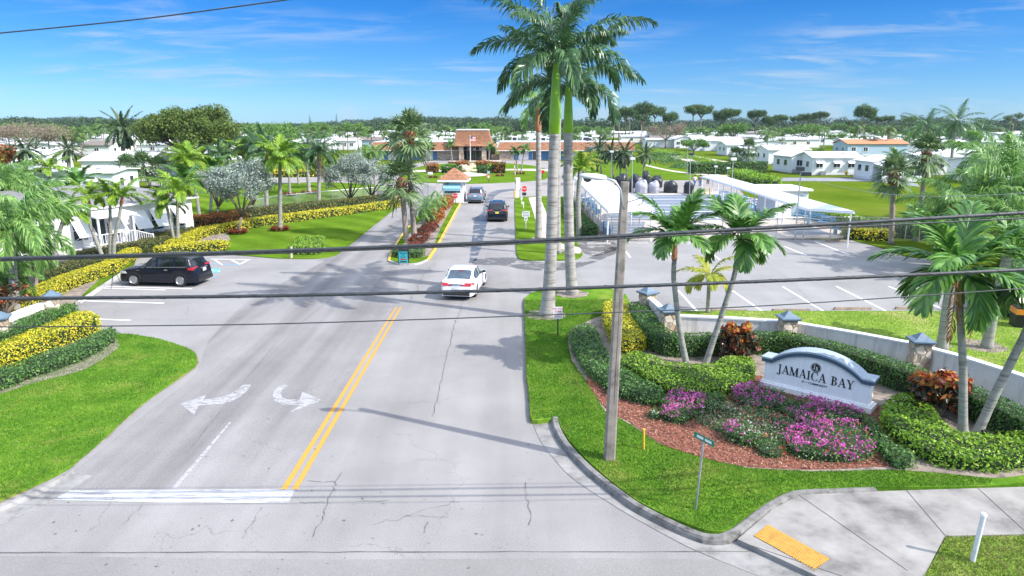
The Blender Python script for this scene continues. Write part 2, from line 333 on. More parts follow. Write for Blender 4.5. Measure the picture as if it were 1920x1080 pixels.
M_['carsilver'] = mat('silver_blue_car_paint', (.2, .27, .33), .3, .6, var=0, coat=1)
M_['carwhite'] = mat('white_car_paint', (.78, .8, .82), .3, 0, var=0, coat=1)
M_['chrome'] = mat('chrome', (.75, .76, .78), .15, 1, var=0)
M_['rim'] = mat('alloy_rim', (.4, .41, .43), .35, .8, var=0)
M_['tail'] = mat('red_tail_lamp', (.5, .006, .012), .15, var=0, coat=1, emit=None)
M_['headl'] = mat('clear_head_lamp', (.6, .6, .58), .1, var=0, coat=1)
M_['amber'] = mat('amber_lens', (.75, .35, .05), .2, var=0, coat=1)
M_['plate'] = mat('licence_plate_white', (.7, .72, .7), .5, var=.05)
M_['plateyel'] = mat('licence_plate_yellow', (.75, .65, .05), .5, var=.05)
M_['coverdark'] = mat('black_vinyl_cover', (.022, .025, .028), .4, var=.3, scale=4, bump=.8, bscale=6)
M_['covergrey'] = mat('pale_grey_vinyl_cover', (.36, .37, .42), .45, var=.15, scale=4, bump=.8, bscale=6)
M_['terracotta'] = mat('orange_terracotta', (.5, .17, .06), .8, var=.2)
M_['skin'] = mat('skin', (.45, .26, .18), .6, var=.05)
M_['denim'] = mat('blue_denim', (.06, .13, .26), .8, var=.2, scale=20)
M_['shirtw'] = mat('white_cloth', (.7, .68, .7), .8, var=.1)
M_['shirtp'] = mat('purple_cloth', (.16, .1, .2), .8, var=.1)
M_['hair'] = mat('brown_hair', (.05, .03, .02), .8, var=.2)
# bark
def barkmat(name, c1, c2, ring=9, rough=.85, blotch=None, bump=.5):
    m, nt, N, L, b = _new(name)
    tc = N.new('ShaderNodeTexCoord'); mp = N.new('ShaderNodeMapping'); mp.inputs['Scale'].default_value = (.6, .6, ring); L.new(tc.outputs['Object'], mp.inputs[0])
    n = N.new('ShaderNodeTexNoise'); n.inputs['Scale'].default_value = 1.6; n.inputs['Detail'].default_value = 7; n.inputs['Roughness'].default_value = .7; L.new(mp.outputs[0], n.inputs['Vector'])
    r = ramp(N, [c2, c1, tuple(min(c*1.18, .9) for c in c1)], [.33, .5, .7]); L.new(n.outputs[0], r.inputs[0]); src = r.outputs[0]
    if blotch:
        n2 = N.new('ShaderNodeTexNoise'); n2.inputs['Scale'].default_value = 2.3; n2.inputs['Detail'].default_value = 8; n2.inputs['Roughness'].default_value = .7; L.new(tc.outputs['Object'], n2.inputs['Vector'])
        mr = N.new('ShaderNodeMapRange'); mr.inputs[1].default_value = .5; mr.inputs[2].default_value = .66; mr.inputs[4].default_value = .75; L.new(n2.outputs[0], mr.inputs[0])
        mx = N.new('ShaderNodeMix'); mx.data_type = 'RGBA'; L.new(mr.outputs[0], mx.inputs[0]); L.new(src, mx.inputs[6]); mx.inputs[7].default_value = (*blotch, 1); src = mx.outputs[2]
    L.new(src, b.inputs['Base Color']); b.inputs['Roughness'].default_value = rough
    bp = N.new('ShaderNodeBump'); bp.inputs['Strength'].default_value = bump; bp.inputs['Distance'].default_value = .02; L.new(n.outputs[0], bp.inputs['Height']); L.new(bp.outputs[0], b.inputs['Normal'])
    return m
M_['bark_royal'] = barkmat('royal_palm_bark', (.33, .315, .29), (.12, .1, .085), 5, blotch=(.2, .2, .17), bump=.8)
M_['bark_slim'] = barkmat('slender_palm_bark', (.29, .285, .25), (.1, .09, .075), 9, blotch=(.17, .21, .17))
M_['bark_sabal'] = barkmat('cabbage_palm_bark', (.29, .25, .21), (.13, .1, .085), 14)
M_['bark_tree'] = barkmat('tree_bark', (.2, .16, .13), (.09, .07, .06), 3)
M_['bark_pine'] = barkmat('pine_bark', (.24, .19, .15), (.12, .09, .075), 2)
M_['boots'] = mat('brown_leaf_boots', (.24, .11, .055), .9, var=.5, scale=9, bump=1, bscale=14)
M_['shaft'] = mat('green_crownshaft', (.22, .42, .02), .35, var=.15, scale=2)
M_['shaft2'] = mat('dull_green_crownshaft', (.2, .3, .09), .4, var=.2, scale=3)
M_['sheath'] = mat('pale_orange_leaf_sheath', (.45, .2, .11), .8, var=.4, scale=9)
M_['branch_grey'] = barkmat('grey_twig_bark', (.3, .27, .24), (.15, .13, .11), 3)
# foliage
M_['lf_royal'] = leafmat('royal_palm_leaf', [(0.0375, 0.0938, 0.0375), (0.0688, 0.163, 0.0562), (0.125, 0.237, 0.0875)], trans=.3, rough=.35, spec=.5)
M_['lf_adon'] = leafmat('christmas_palm_leaf', [(0.0405, 0.135, 0.027), (0.108, 0.27, 0.0405), (0.23, 0.419, 0.081)], trans=.35, rough=.32, spec=.55)
M_['lf_bright'] = leafmat('bright_palm_leaf', [(.1, .22, .02), (.2, .37, .03), (.38, .5, .06)], trans=.4, rough=.4)
M_['lf_yellow'] = leafmat('yellowing_palm_leaf', [(.16, .26, .02), (.36, .42, .04), (.6, .5, .06)], trans=.4, rough=.45)
M_['lf_fox'] = leafmat('foxtail_palm_leaf', [(0.081, 0.189, 0.0473), (0.176, 0.351, 0.081), (0.338, 0.513, 0.149)], trans=.35, rough=.38)
M_['lf_sabal'] = leafmat('cabbage_palm_leaf', [(0.072, 0.132, 0.054), (0.144, 0.228, 0.09), (0.24, 0.336, 0.156)], trans=.25, rough=.45)
M_['lf_date'] = leafmat('date_palm_leaf', [(.045, .085, .045), (.09, .15, .07), (.15, .22, .1)], trans=.2, rough=.45)
M_['lf_far'] = leafmat('distant_palm_leaf', [(.05, .1, .03), (.1, .18, .05), (.18, .27, .08)], trans=.2, rough=.6, obj=.3)
M_['lf_dead'] = leafmat('dead_palm_leaf', [(.2, .08, .04), (.34, .15, .06), (.45, .25, .12)], trans=.15, rough=.8)
M_['lf_dark'] = leafmat('dark_hedge_leaf', [(0.028, 0.077, 0.0168), (0.063, 0.168, 0.028), (0.14, 0.308, 0.056)], trans=.2, rough=.4)
M_['lf_cocoplum'] = leafmat('maroon_green_hedge_leaf', [(0.03, 0.045, 0.018), (0.075, 0.135, 0.0225), (0.15, 0.09, 0.045), (0.24, 0.3, 0.045)], trans=.2, rough=.4)
M_['lf_green'] = leafmat('green_shrub_leaf', [(.03, .085, .02), (.07, .18, .035), (.16, .31, .065)], trans=.3, rough=.38, spec=.5)
M_['lf_lime'] = leafmat('lime_shrub_leaf', [(.05, .13, .01), (.2, .4, .025), (.42, .6, .07)], trans=.35, rough=.4)
M_['lf_gold'] = leafmat('golden_hedge_leaf', [(0.12, 0.24, 0.01), (0.45, 0.46, 0.02), (0.72, 0.62, 0.03), (0.85, 0.72, 0.1)], trans=.3, rough=.4)
M_['lf_croton'] = leafmat('croton_leaf', [(.015, .02, .012), (.06, .05, .02), (.02, .05, .015), (.3, .04, .02), (.5, .2, .03)], [0, .4, .65, .85, 1], trans=.2, rough=.3, spec=.6)
M_['lf_crotontip'] = leafmat('croton_tip_leaf', [(.3, .03, .03), (.55, .12, .05), (.7, .3, .06), (.35, .35, .05)], trans=.3, rough=.35)
M_['lf_red'] = leafmat('red_bromeliad_leaf', [(.06, .025, .02), (.28, .04, .03), (.4, .1, .05), (.08, .13, .03)], trans=.3, rough=.4)
M_['lf_fire'] = leafmat('orange_red_croton_leaf', [(.22, .04, .02), (.42, .1, .025), (.5, .22, .05), (.14, .2, .04)], trans=.3, rough=.45)
M_['lf_silver'] = leafmat('silver_buttonwood_leaf', [(.12, .17, .13), (.27, .33, .28), (.46, .53, .47)], trans=.15, rough=.5)
M_['lf_banyan'] = leafmat('olive_tree_leaf', [(.035, .075, .015), (.09, .155, .025), (.2, .25, .05)], trans=.25, rough=.55)
M_['lf_oak'] = leafmat('mid_green_tree_leaf', [(0.048, 0.12, 0.024), (0.108, 0.228, 0.042), (0.216, 0.36, 0.072)], trans=.25, rough=.5, obj=.25)
M_['lf_pine'] = leafmat('pine_needles', [(.03, .075, .025), (.06, .13, .035), (.13, .22, .06)], trans=.15, rough=.6, obj=.25)
M_['lf_bare'] = leafmat('sparse_brown_twigs', [(.16, .12, .09), (.24, .19, .15), (.32, .27, .2)], trans=.1, rough=.8)
M_['lf_wood'] = leafmat('distant_wood_leaf', [(.02, .05, .02), (.035, .08, .03), (.07, .13, .045)], trans=.1, rough=.8)
M_['fl_pink'] = leafmat('magenta_flower', [(.4, .02, .22), (.62, .07, .38), (.75, .25, .6)], trans=.3, rough=.6)
M_['fl_red'] = leafmat('red_flower', [(.6, .03, .03), (.75, .1, .06)], trans=.3, rough=.6)
M_['fl_white'] = leafmat('white_flower', [(.75, .75, .65), (.8, .8, .75)], trans=.3, rough=.6)
M_['blade'] = leafmat('grass_blade', [(.025, .09, .01), (.06, .18, .012), (.11, .25, .02), (.2, .3, .04), (.34, .33, .1)], trans=.35, rough=.5, patch=.55)
M_['bladedry'] = leafmat('dry_grass_blade', [(.06, .14, .02), (.14, .22, .03), (.26, .28, .08), (.36, .31, .14)], trans=.3, rough=.55, patch=.55)
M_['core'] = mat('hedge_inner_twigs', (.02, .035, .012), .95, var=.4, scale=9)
# ================================================================ THE GROUND
def crv(pts, k=6, closed=False, jit=0.0):
    pts = [Vector(p) for p in pts]; n = len(pts); out = []
    rng = range(n if closed else n-1)
    for i in rng:
        if closed: p0, p1, p2, p3 = pts[i-1], pts[i], pts[(i+1) % n], pts[(i+2) % n]
        else: p0, p1, p2, p3 = pts[max(i-1, 0)], pts[i], pts[i+1], pts[min(i+2, n-1)]
        # centripetal-ish: limit the tangents so that long spans next to short ones do not overshoot
        l = (p2-p1).length; m1 = (p2-p0); m2 = (p3-p1)
        m1 = m1.normalized()*min(l, (p1-p0).length+1e-6 if i or closed else l) if m1.length > 0 else m1
        m2 = m2.normalized()*min(l, (p3-p2).length+1e-6) if m2.length > 0 else m2
        kk = max(2, min(k, int(l/.25)+1)) if l > .3 else 1
        for j in range(kk):
            t = j/kk; h = (2*t**3-3*t**2+1, t**3-2*t**2+t, -2*t**3+3*t**2, t**3-t**2)
            q = p1*h[0]+m1*h[1]*.8+p2*h[2]+m2*h[3]*.8
            if jit: q = q+Vector((random.uniform(-jit, jit), random.uniform(-jit, jit), 0))
            out.append(q)
    if not closed: out.append(pts[-1])
    return out
def roadmat(name, base, dark=1.0, streak=.0, ax=None, fine=.2, dirx=(0, 1), crack=.6, lane=None):
    m, nt, N, L, b = _new(name)
    tc = N.new('ShaderNodeTexCoord')
    ang = math.atan2(dirx[0], dirx[1])
    mp = N.new('ShaderNodeMapping'); mp.inputs['Rotation'].default_value = (0, 0, ang); L.new(tc.outputs['Object'], mp.inputs[0])
    mps = N.new('ShaderNodeMapping'); mps.inputs['Scale'].default_value = (1, .045, 1); L.new(mp.outputs[0], mps.inputs[0])
    n1 = N.new('ShaderNodeTexNoise'); n1.inputs['Scale'].default_value = .75; n1.inputs['Detail'].default_value = 4; L.new(mps.outputs[0], n1.inputs['Vector'])
    n2 = N.new('ShaderNodeTexNoise'); n2.inputs['Scale'].default_value = .22; n2.inputs['Detail'].default_value = 7; n2.inputs['Roughness'].default_value = .62; L.new(tc.outputs['Object'], n2.inputs['Vector'])
    n3 = N.new('ShaderNodeTexNoise'); n3.inputs['Scale'].default_value = 38; n3.inputs['Detail'].default_value = 4; n3.inputs['Roughness'].default_value = .85; L.new(tc.outputs['Object'], n3.inputs['Vector'])
    def mr(src, lo, hi, a=.3, c=.7):
        q = N.new('ShaderNodeMapRange'); q.inputs[1].default_value = a; q.inputs[2].default_value = c; q.inputs[3].default_value = lo; q.inputs[4].default_value = hi; L.new(src, q.inputs[0]); return q.outputs[0]
    def mul(a, c):
        q = N.new('ShaderNodeMath'); q.operation = 'MULTIPLY'; L.new(a, q.inputs[0]); L.new(c, q.inputs[1]); return q.outputs[0]
    f = mul(mul(mr(n1.outputs[0], 1-streak, 1+streak*.6), mr(n2.outputs[0], .8, 1.1)), mr(n3.outputs[0], 1-fine*1.6, 1+fine))
    # hairline cracks, broken up by a mask
    v = N.new('ShaderNodeTexVoronoi'); v.feature = 'DISTANCE_TO_EDGE'; v.inputs['Scale'].default_value = .27
    nd = N.new('ShaderNodeTexNoise'); nd.inputs['Scale'].default_value = 1.6; nd.inputs['Detail'].default_value = 5; L.new(tc.outputs['Object'], nd.inputs['Vector'])
    va = N.new('ShaderNodeVectorMath'); va.operation = 'MULTIPLY_ADD'; va.inputs[1].default_value = (.9, .9, .9); L.new(nd.outputs['Color'], va.inputs[0]); L.new(tc.outputs['Object'], va.inputs[2]); L.new(va.outputs[0], v.inputs['Vector'])
    c1 = mr(v.outputs['Distance'], 1, 0, .0015, .0045)
    nm = N.new('ShaderNodeTexNoise'); nm.inputs['Scale'].default_value = .35; nm.inputs['Detail'].default_value = 3; L.new(mps.outputs[0], nm.inputs['Vector'])
    c2 = mr(nm.outputs[0], 0, crack, .5, .6); cr = mul(c1, c2)
    inv = N.new('ShaderNodeMath'); inv.operation = 'SUBTRACT'; inv.inputs[0].default_value = 1; L.new(cr, inv.inputs[1])
    f = mul(f, inv.outputs[0])
    if lane:   # the worn strip of a lane: darker between two offsets across the road
        sp = N.new('ShaderNodeSeparateXYZ'); L.new(mp.outputs[0], sp.inputs[0])
        a, c, amt = lane
        o1 = N.new('ShaderNodeMapRange'); o1.interpolation_type = 'SMOOTHSTEP'; o1.inputs[1].default_value = a-.25; o1.inputs[2].default_value = a+.25; L.new(sp.outputs['X'], o1.inputs[0])
        o2 = N.new('ShaderNodeMapRange'); o2.interpolation_type = 'SMOOTHSTEP'; o2.inputs[1].default_value = c-.25; o2.inputs[2].default_value = c+.25; o2.inputs[3].default_value = 1; o2.inputs[4].default_value = 0; L.new(sp.outputs['X'], o2.inputs[0])
        q = mul(o1.outputs[0], o2.outputs[0]); w = N.new('ShaderNodeMath'); w.operation = 'MULTIPLY_ADD'; w.inputs[1].default_value = -amt; w.inputs[2].default_value = 1; L.new(q, w.inputs[0]); f = mul(f, w.outputs[0])
    mx = N.new('ShaderNodeMix'); mx.data_type = 'RGBA'; mx.blend_type = 'MULTIPLY'; mx.inputs[0].default_value = 1; mx.inputs[6].default_value = (*[c*dark for c in base], 1); L.new(f, mx.inputs[7])
    L.new(mx.outputs[2], b.inputs['Base Color']); b.inputs['Roughness'].default_value = .9; b.inputs['Specular IOR Level'].default_value = .25
    bp = N.new('ShaderNodeBump'); bp.inputs['Strength'].default_value = .35; bp.inputs['Distance'].default_value = .01; L.new(n3.outputs[0], bp.inputs['Height']); L.new(bp.outputs[0], b.inputs['Normal'])
    return m
yl0, yl1 = G(545, 918), G(748, 578)
RD = (yl1-yl0).normalized(); RN = Vector((RD.y, -RD.x, 0))
road_m = roadmat('worn_grey_asphalt', (.29, .28, .273), streak=.14, dirx=(RD.x, RD.y), fine=.3, crack=.22)
exit_m = roadmat('exit_lane_asphalt', (.262, .252, .247), streak=.34, dirx=(RD.x, RD.y), fine=.3, crack=.22)
cross_m = roadmat('cross_street_asphalt', (.245, .237, .228), streak=.05, dirx=(1, 0), fine=.22)
lot_m = roadmat('parking_lot_asphalt', (.275, .27, .265), streak=.06, dirx=(0, 1), fine=.1, crack=.3)
ring_m = roadmat('pale_ring_road_asphalt', (.3, .28, .265), streak=.06, dirx=(1, 0), fine=.1, crack=.3)
g_front = grassmat('front_lawn_grass', (.045, .12, .012), (.095, .21, .02), (.19, .31, .035), dryamt=.75, scale=.7)
g_mid = grassmat('mown_lawn_grass', (.06, .125, .01), (.088, .165, .013), (.135, .22, .022), dryamt=.35, scale=.25, fine=20, dry=(.24, .25, .05), stripes=1)
g_far = grassmat('far_grass', (.055, .1, .008), (.085, .135, .011), (.13, .175, .02), dryamt=.45, scale=.1, fine=9, dry=(.22, .19, .06))
g_behind = grassmat('thin_lawn_grass', (.1, .2, .025), (.18, .29, .04), (.3, .38, .09), dryamt=.8, scale=.6, fine=50, dry=(.42, .36, .16))

def struct(name, mb, m, loc=None, parent=None, **k):
    o = mb.build(name, m, parent, loc=loc, **k)
    if parent is None: o['kind'] = 'structure'
    return o
ground = struct('ground', MB().sheet([(-2500, -60), (2500, -60), (2500, 5000), (-2500, 5000)], -.06), g_far)
# asphalt of the entrance, both parking areas and the cross street
A = GP([(-900, 1300), (2900, 1300)])+[Vector((60, 24, 0))]+GP([(1960, 590), (1870, 575), (1787, 528), (1765, 492), (1710, 482), (1640, 462), (1600, 450), (1085, 448), (1085, 420), (1080, 372)])
A += GP([(1068, 352), (1040, 352), (745, 345), (745, 385), (630, 470), (400, 470), (260, 472)])+[Vector((-22, 38, 0))]+GP([(60, 600), (-300, 700)])+[Vector((-30, 9, 0))]
road = struct('entrance_road', MB().sheet(A, 0), road_m)
struct('cross_street', MB().sheet([(-60, 2), (60, 2), (60, 12.35), (30, 12.45), (8, 12.62), (2, 12.75), (-4, 12.7), (-12, 12.85), (-60, 13)], .005), cross_m)
# exit lanes on the left of the yellow lines
ex = GP([(530, 918), (740, 578), (744, 500), (722, 490), (760, 452), (790, 400), (818, 352), (760, 346), (745, 385), (640, 470), (560, 500), (470, 560), (390, 640), (368, 700), (280, 770), (200, 835), (128, 892), (95, 936), (480, 936)])
struct('exit_lane', MB().sheet(crv(ex, 3, True), .004), exit_m)
# right parking lot
lot = GP([(1085, 486), (1110, 476), (1096, 452), (1560, 450), (1610, 455), (1660, 468), (1705, 482), (1768, 486), (1790, 530), (1860, 572), (1870, 586), (1830, 590), (1240, 590), (1205, 575), (1172, 556), (1110, 542), (1080, 510)])
struct('parking_lot', MB().sheet(lot, .005), lot_m)
struct('side_parking', MB().sheet(GP([(130, 590), (170, 560), (260, 492), (330, 483), (500, 486), (610, 489), (560, 515), (480, 555), (400, 600), (345, 650), (210, 624)]), .006), roadmat('side_parking_asphalt', (.28, .272, .268), streak=.06, dirx=(1, 0), fine=.12, crack=.3))
# ring road round the oval green
ring = crv(GP([(745, 384), (700, 352), (610, 344), (520, 344), (300, 350), (300, 338), (520, 333), (640, 331), (700, 325), (760, 312), (800, 302), (880, 297.5), (960, 298), (1040, 303), (1075, 312), (1095, 330), (1200, 338), (1420, 334), (1420, 368), (1180, 366), (1068, 371), (960, 371)]), 3, True)
struct('ring_road', MB().sheet(ring, .003), ring_m)
def island(name, pts, m, z0=-.05, z1=.06, k=5, closed=True, jit=.015, smooth=True):
    p = crv(GP(pts), k, closed, jit) if smooth else GP(pts)
    return struct(name, MB().prism([tuple(q)[:2] for q in p], z0, z1, 0, bottom=False), m), p
# lawns
LWN = {}
pts_left = [(-300, 1075), (-60, 965), (0, 942), (60, 915), (122, 886), (200, 820), (240, 782), (290, 742), (350, 701), (370, 684), (367, 665), (345, 652), (300, 638), (250, 629), (212, 626), (150, 612), (118, 598), (20, 640), (-200, 700), (-500, 850)]
_, LWN['left'] = island('lawn_by_exit_lane', pts_left, g_front)
pts_mid = [(108, 590), (150, 560), (213, 519), (228, 506), (262, 483), (330, 478), (400, 477), (460, 480), (520, 485), (590, 486), (625, 481), (640, 473), (700, 424), (748, 386), (752, 372), (742, 354), (700, 346), (600, 342), (520, 345), (300, 352), (-200, 400), (-700, 520), (-500, 700), (-100, 650)]
_, LWN['mid'] = island('lawn_by_office', pts_mid, g_mid, z1=.05)
_, LWN['median'] = island('median_lawn', [(731, 489), (737, 470), (757, 438), (790, 400), (828, 372), (862, 376), (850, 400), (820, 455), (800, 488), (782, 494), (750, 495)], g_mid, z0=-.05, z1=.1)
_, LWN['gate'] = island('lawn_by_gate', [(966, 372), (967, 430), (968, 474), (973, 486), (990, 489), (1055, 489), (1083, 486), (1092, 478), (1088, 470), (1083, 450), (1130, 449), (1085, 372), (1020, 369)], g_mid, z1=.08, k=4)
_, LWN['oval'] = island('oval_green', [(748, 330), (790, 312), (840, 307), (900, 305), (960, 307), (1000, 311), (1024, 318), (1030, 330), (1020, 337), (980, 341), (900, 344.5), (830, 344), (780, 341)], g_mid, z1=.06)
island('lawn_by_clubhouse', [(1092, 330), (1100, 322), (1085, 308), (1070, 300), (1100, 290), (1180, 292), (1250, 312), (1330, 328), (1390, 334), (1330, 337), (1200, 338)], g_mid, z1=.05)
pts_rf = [(985, 620), (984, 590), (984, 565), (1000, 552), (1050, 543), (1110, 543), (1145, 546), (1172, 556), (1182, 575), (1200, 590), (1300, 588), (1500, 588), (1700, 588), (1835, 588), (1872, 578), (1960, 560), (2300, 560), (2700, 640), (2900, 780), (2400, 890), (1920, 914), (1850, 920), (1700, 922), (1560, 925), (1487, 929), (1440, 950), (1380, 993), (1355, 1006), (1320, 1003), (1270, 985), (1190, 945), (1115, 884), (1068, 834), (1046, 800), (1043, 790), (998, 795), (993, 760), (987, 700)]
_, LWN['front'] = island('lawn_round_the_sign', pts_rf, g_front, z1=.14, k=4)
LWN['behind_wall'] = GP([(1215, 592), (1350, 589), (1835, 590), (1885, 590), (2100, 590), (2300, 760), (2300, 930), (2080, 845), (1920, 776), (1800, 732), (1717, 706), (1600, 680), (1472, 657), (1360, 648), (1255, 640), (1222, 608)])
struct('lawn_behind_wall', MB().sheet(LWN['behind_wall'], .154), g_behind)
island('lawn_by_street', [(1772, 1016), (1920, 1013), (2300, 1008), (2500, 1300), (1640, 1180), (1738, 1080)], g_behind, z1=.12, smooth=False)
LWN['street'] = GP([(1772, 1016), (1920, 1013), (2200, 1010), (2300, 1250), (1660, 1170), (1738, 1080)])
island('grass_corner', [(1787, 530), (1775, 528), (1800, 524), (1990, 520), (1990, 600), (1900, 590), (1865, 572)], g_far, z1=.1, k=3)
island('field', [(1380, 338), (1455, 334), (1640, 342), (1700, 345), (1990, 360), (2300, 420), (2300, 520), (1860, 500), (1768, 486), (1700, 482), (1650, 464), (1605, 453), (1580, 440), (1470, 400), (1400, 370)], g_far, z1=.04, k=3)
# sidewalk on the gate island
struct('gate_footpath', MB().sheet(crv(GP([(991, 372), (1012, 371), (1024, 400), (1040, 440), (1050, 458), (1085, 466), (1090, 474), (1083, 478), (1040, 465), (1020, 455), (1008, 430), (1000, 400)], .0), 3, True), .095), M_['beigeslab'])
# kerbs ---------------------------------------------------------
def kerb(name, line, prof, m, parent=None):
    """sweep a profile [(offset, z)] along a line; offset grows to the right of the walking direction"""
    line = [Vector((p[0], p[1], 0)) for p in line]; n = len(line); mb = MB(); vs = []
    for i in range(n):
        t = (line[min(i+1, n-1)]-line[max(i-1, 0)]).normalized(); r = Vector((t.y, -t.x, 0))
        for o, z in prof:
            q = line[i]+r*o; vs.append((q.x, q.y, z))
    k = len(prof); fs = []
    for i in range(n-1):
        for j in range(k-1): fs.append((i*k+j, (i+1)*k+j, (i+1)*k+j+1, i*k+j+1))
    fs += [tuple(range(k)), tuple((n-1)*k+j for j in reversed(range(k)))]
    mb.add(vs, fs); return struct(name, mb, m, parent=parent)
kline = crv(GP([(1040, 790), (1043, 808), (1062, 842), (1110, 892), (1188, 953), (1268, 995), (1318, 1015), (1352, 1017), (1382, 1004), (1442, 958), (1492, 934), (1560, 930), (1640, 927)]), 8)
kerb('kerb', kline, [(-.1, -.02), (-.1, .15), (-.05, .165), (.06, .16), (.1, .1), (.13, -.02)], M_['kerbtop'])
gline = crv(GP([(1000, 797), (1016, 832), (1068, 893), (1150, 948), (1190, 972), (1290, 1026), (1400, 1072), (1470, 1098), (1600, 1150)]), 6)
gin = crv(GP([(1036, 797), (1052, 838), (1102, 893), (1180, 953), (1260, 997), (1322, 1022), (1370, 1022), (1480, 1062), (1600, 1108)]), 6)
struct('gutter', MB().sheet(gline+gin[::-1], .012), M_['gutterc'])
kerb('kerb', crv(GP([(-260, 1085), (-60, 985), (0, 957), (60, 930), (132, 888)]), 4), [(-.02, -.02), (-.02, .12), (.1, .12), (.16, .03), (.7, .02), (.7, -.02)], M_['gutterc'])
kerb('kerb', crv(GP([(142, 570), (158, 560), (216, 521), (236, 508)]), 4), [(-.02, -.02), (-.02, .1), (.22, .1), (.24, -.02)], M_['concrete'])
yk = GP([(731, 491), (737, 472), (757, 440), (770, 425)])
kerb('kerb', crv(yk, 4), [(-.14, -.02), (-.14, .11), (.02, .11), (.02, -.02)], M_['yellowpaint'])
kerb('kerb', crv(GP([(731, 491), (752, 497), (783, 496), (800, 489)]), 4), [(-.03, -.02), (-.03, .11), (.12, .11), (.12, -.02)], M_['concrete'])
kerb('kerb', crv(GP([(801, 489), (822, 456), (851, 402), (866, 376)]), 4), [(-.03, -.02), (-.03, .11), (.14, .11), (.14, -.02)], M_['yellowpaint'])
# dirt edge beside the median kerb
# sidewalk, ramp and tactile pad -------------------------------
walk = GP([(1382, 1020), (1446, 965), (1497, 937), (1560, 932), (1920, 921), (2300, 912), (2300, 1006), (1920, 1011), (1770, 1014), (1736, 1080), (1690, 1165), (1480, 1066)])
pav = struct('sidewalk', MB().prism([tuple(q)[:2] for q in walk], -.02, .125, bottom=False), mat('mottled_sidewalk_concrete', (.245, .235, .22), .9, var=.42, scale=.75, bump=.25, bscale=60))
mb = MB()
def strip(mb, pts, w, z, m=0):
    """flat ribbon of real width along world points"""
    pts = [Vector((p[0], p[1], 0)) for p in pts]; n = len(pts); vs = []
    ww = w if hasattr(w, '__len__') else [w]*n
    for i in range(n):
        t = (pts[min(i+1, n-1)]-pts[max(i-1, 0)]).normalized(); r = Vector((t.y, -t.x, 0))*ww[i]/2
        vs += [(*(pts[i]-r)[:2], z), (*(pts[i]+r)[:2], z)]
    mb.add(vs, [(2*i, 2*i+1, 2*i+3, 2*i+2) for i in range(n-1)], m)
M_['joint'] = mat('dark_joint', (.05, .048, .045), .95, var=.3)
for a, b in (((1497, 937), (1700, 1080)), ((1695, 924), (1771, 1014)), ((1830, 922), (1925, 1010)), ((1400, 1030), (1620, 1105))): strip(mb, [G(*a), G(*b)], .018, .129)
struct('sidewalk_joint', mb, M_['joint'], parent=pav)
pad = thing('tactile_pad', 'yellow tactile paving pad of raised dots on the corner ramp', 'tactile pad')
c4 = GP([(1440, 984), (1556, 1048), (1527, 1067), (1413, 1005)], .13)
M_['pad'] = mat('worn_yellow_pad', (.42, .22, .03), .7, var=.25, scale=6)
MB().prism([tuple(q)[:2] for q in c4], .13, .14).build('pad_base', M_['pad'], pad)
mb = MB(); e1 = c4[1]-c4[0]; e2 = c4[3]-c4[0]; nx = int(e1.length/.062); ny = max(3, int(e2.length/.062))
for i in range(nx):
    for j in range(ny):
        q = c4[0]+e1*((i+.5)/nx)+e2*((j+.5)/ny); mb.lathe([(.014, 0), (.010, .008)], 6, 0, (q.x, q.y, .139))
dots = mb.build('raised_dots', mat('pale_yellow_dots', (.5, .33, .1), .6, var=.2), pad); dots['kind'] = 'stuff'
# painted markings ----------------------------------------------
def wornpaint(name, col, wear=.45, sc=9, stretch=(1, 1, 1), rot=0, cover=1.0):
    m, nt, N, L, b = _new(name)
    tc = N.new('ShaderNodeTexCoord'); mp = N.new('ShaderNodeMapping'); mp.inputs['Scale'].default_value = stretch; mp.inputs['Rotation'].default_value = (0, 0, rot); L.new(tc.outputs['Object'], mp.inputs[0])
    n = N.new('ShaderNodeTexNoise'); n.inputs['Scale'].default_value = sc; n.inputs['Detail'].default_value = 8; n.inputs['Roughness'].default_value = .75; L.new(mp.outputs[0], n.inputs['Vector'])
    r = N.new('ShaderNodeMapRange'); r.inputs[1].default_value = wear-.06; r.inputs[2].default_value = wear+.06; r.inputs[4].default_value = cover; L.new(n.outputs[0], r.inputs[0])
    b.inputs['Base Color'].default_value = (*col, 1); b.inputs['Roughness'].default_value = .7
    tr = N.new('ShaderNodeBsdfTransparent'); mx = N.new('ShaderNodeMixShader'); L.new(r.outputs[0], mx.inputs[0]); L.new(tr.outputs[0], mx.inputs[1]); L.new(b.outputs[0], mx.inputs[2]); L.new(mx.outputs[0], N['Material Output'].inputs[0])
    return m
wp = wornpaint('worn_white_road_paint', (.55, .56, .57), .45, 4, stretch=(.25, 3.5, 1), cover=.8)
wps = wornpaint('scuffed_white_road_paint', (.5, .5, .51), .44, 3.5, stretch=(.9, 1.6, 1), cover=.6)
wpl = wornpaint('thin_white_lot_paint', (.8, .8, .82), .3, 14)
yp = wornpaint('yellow_road_paint', (.55, .26, .035), .33, 9)
bp_ = wornpaint('blue_road_paint', (.08, .38, .68), .35, 12)
def mark(name, polys, m, z=.012):
    mb = MB()
    for p in polys: mb.sheet(p, z)
    return struct(name, mb, m, parent=road)
mark('stop_bar', [GP([(80, 938), (120, 920), (553, 918), (541, 944), (300, 943)])], wp)
for off in ((527, 538, 741.3, 744.6), (547, 558, 750, 753.4)):
    mb = MB(); a, b, c, d = off
    p = [(a, 918), (b, 918), (d, 576), (c, 576)]; mark('centre_line', [GP(p)], yp)
mb = MB(); strip(mb, [G(326, 917), G(400, 830), G(432, 792)], [.12, .11, .06], .011); struct('lane_line', mb, wps, parent=road)
M_['hair'] = M_['hair']
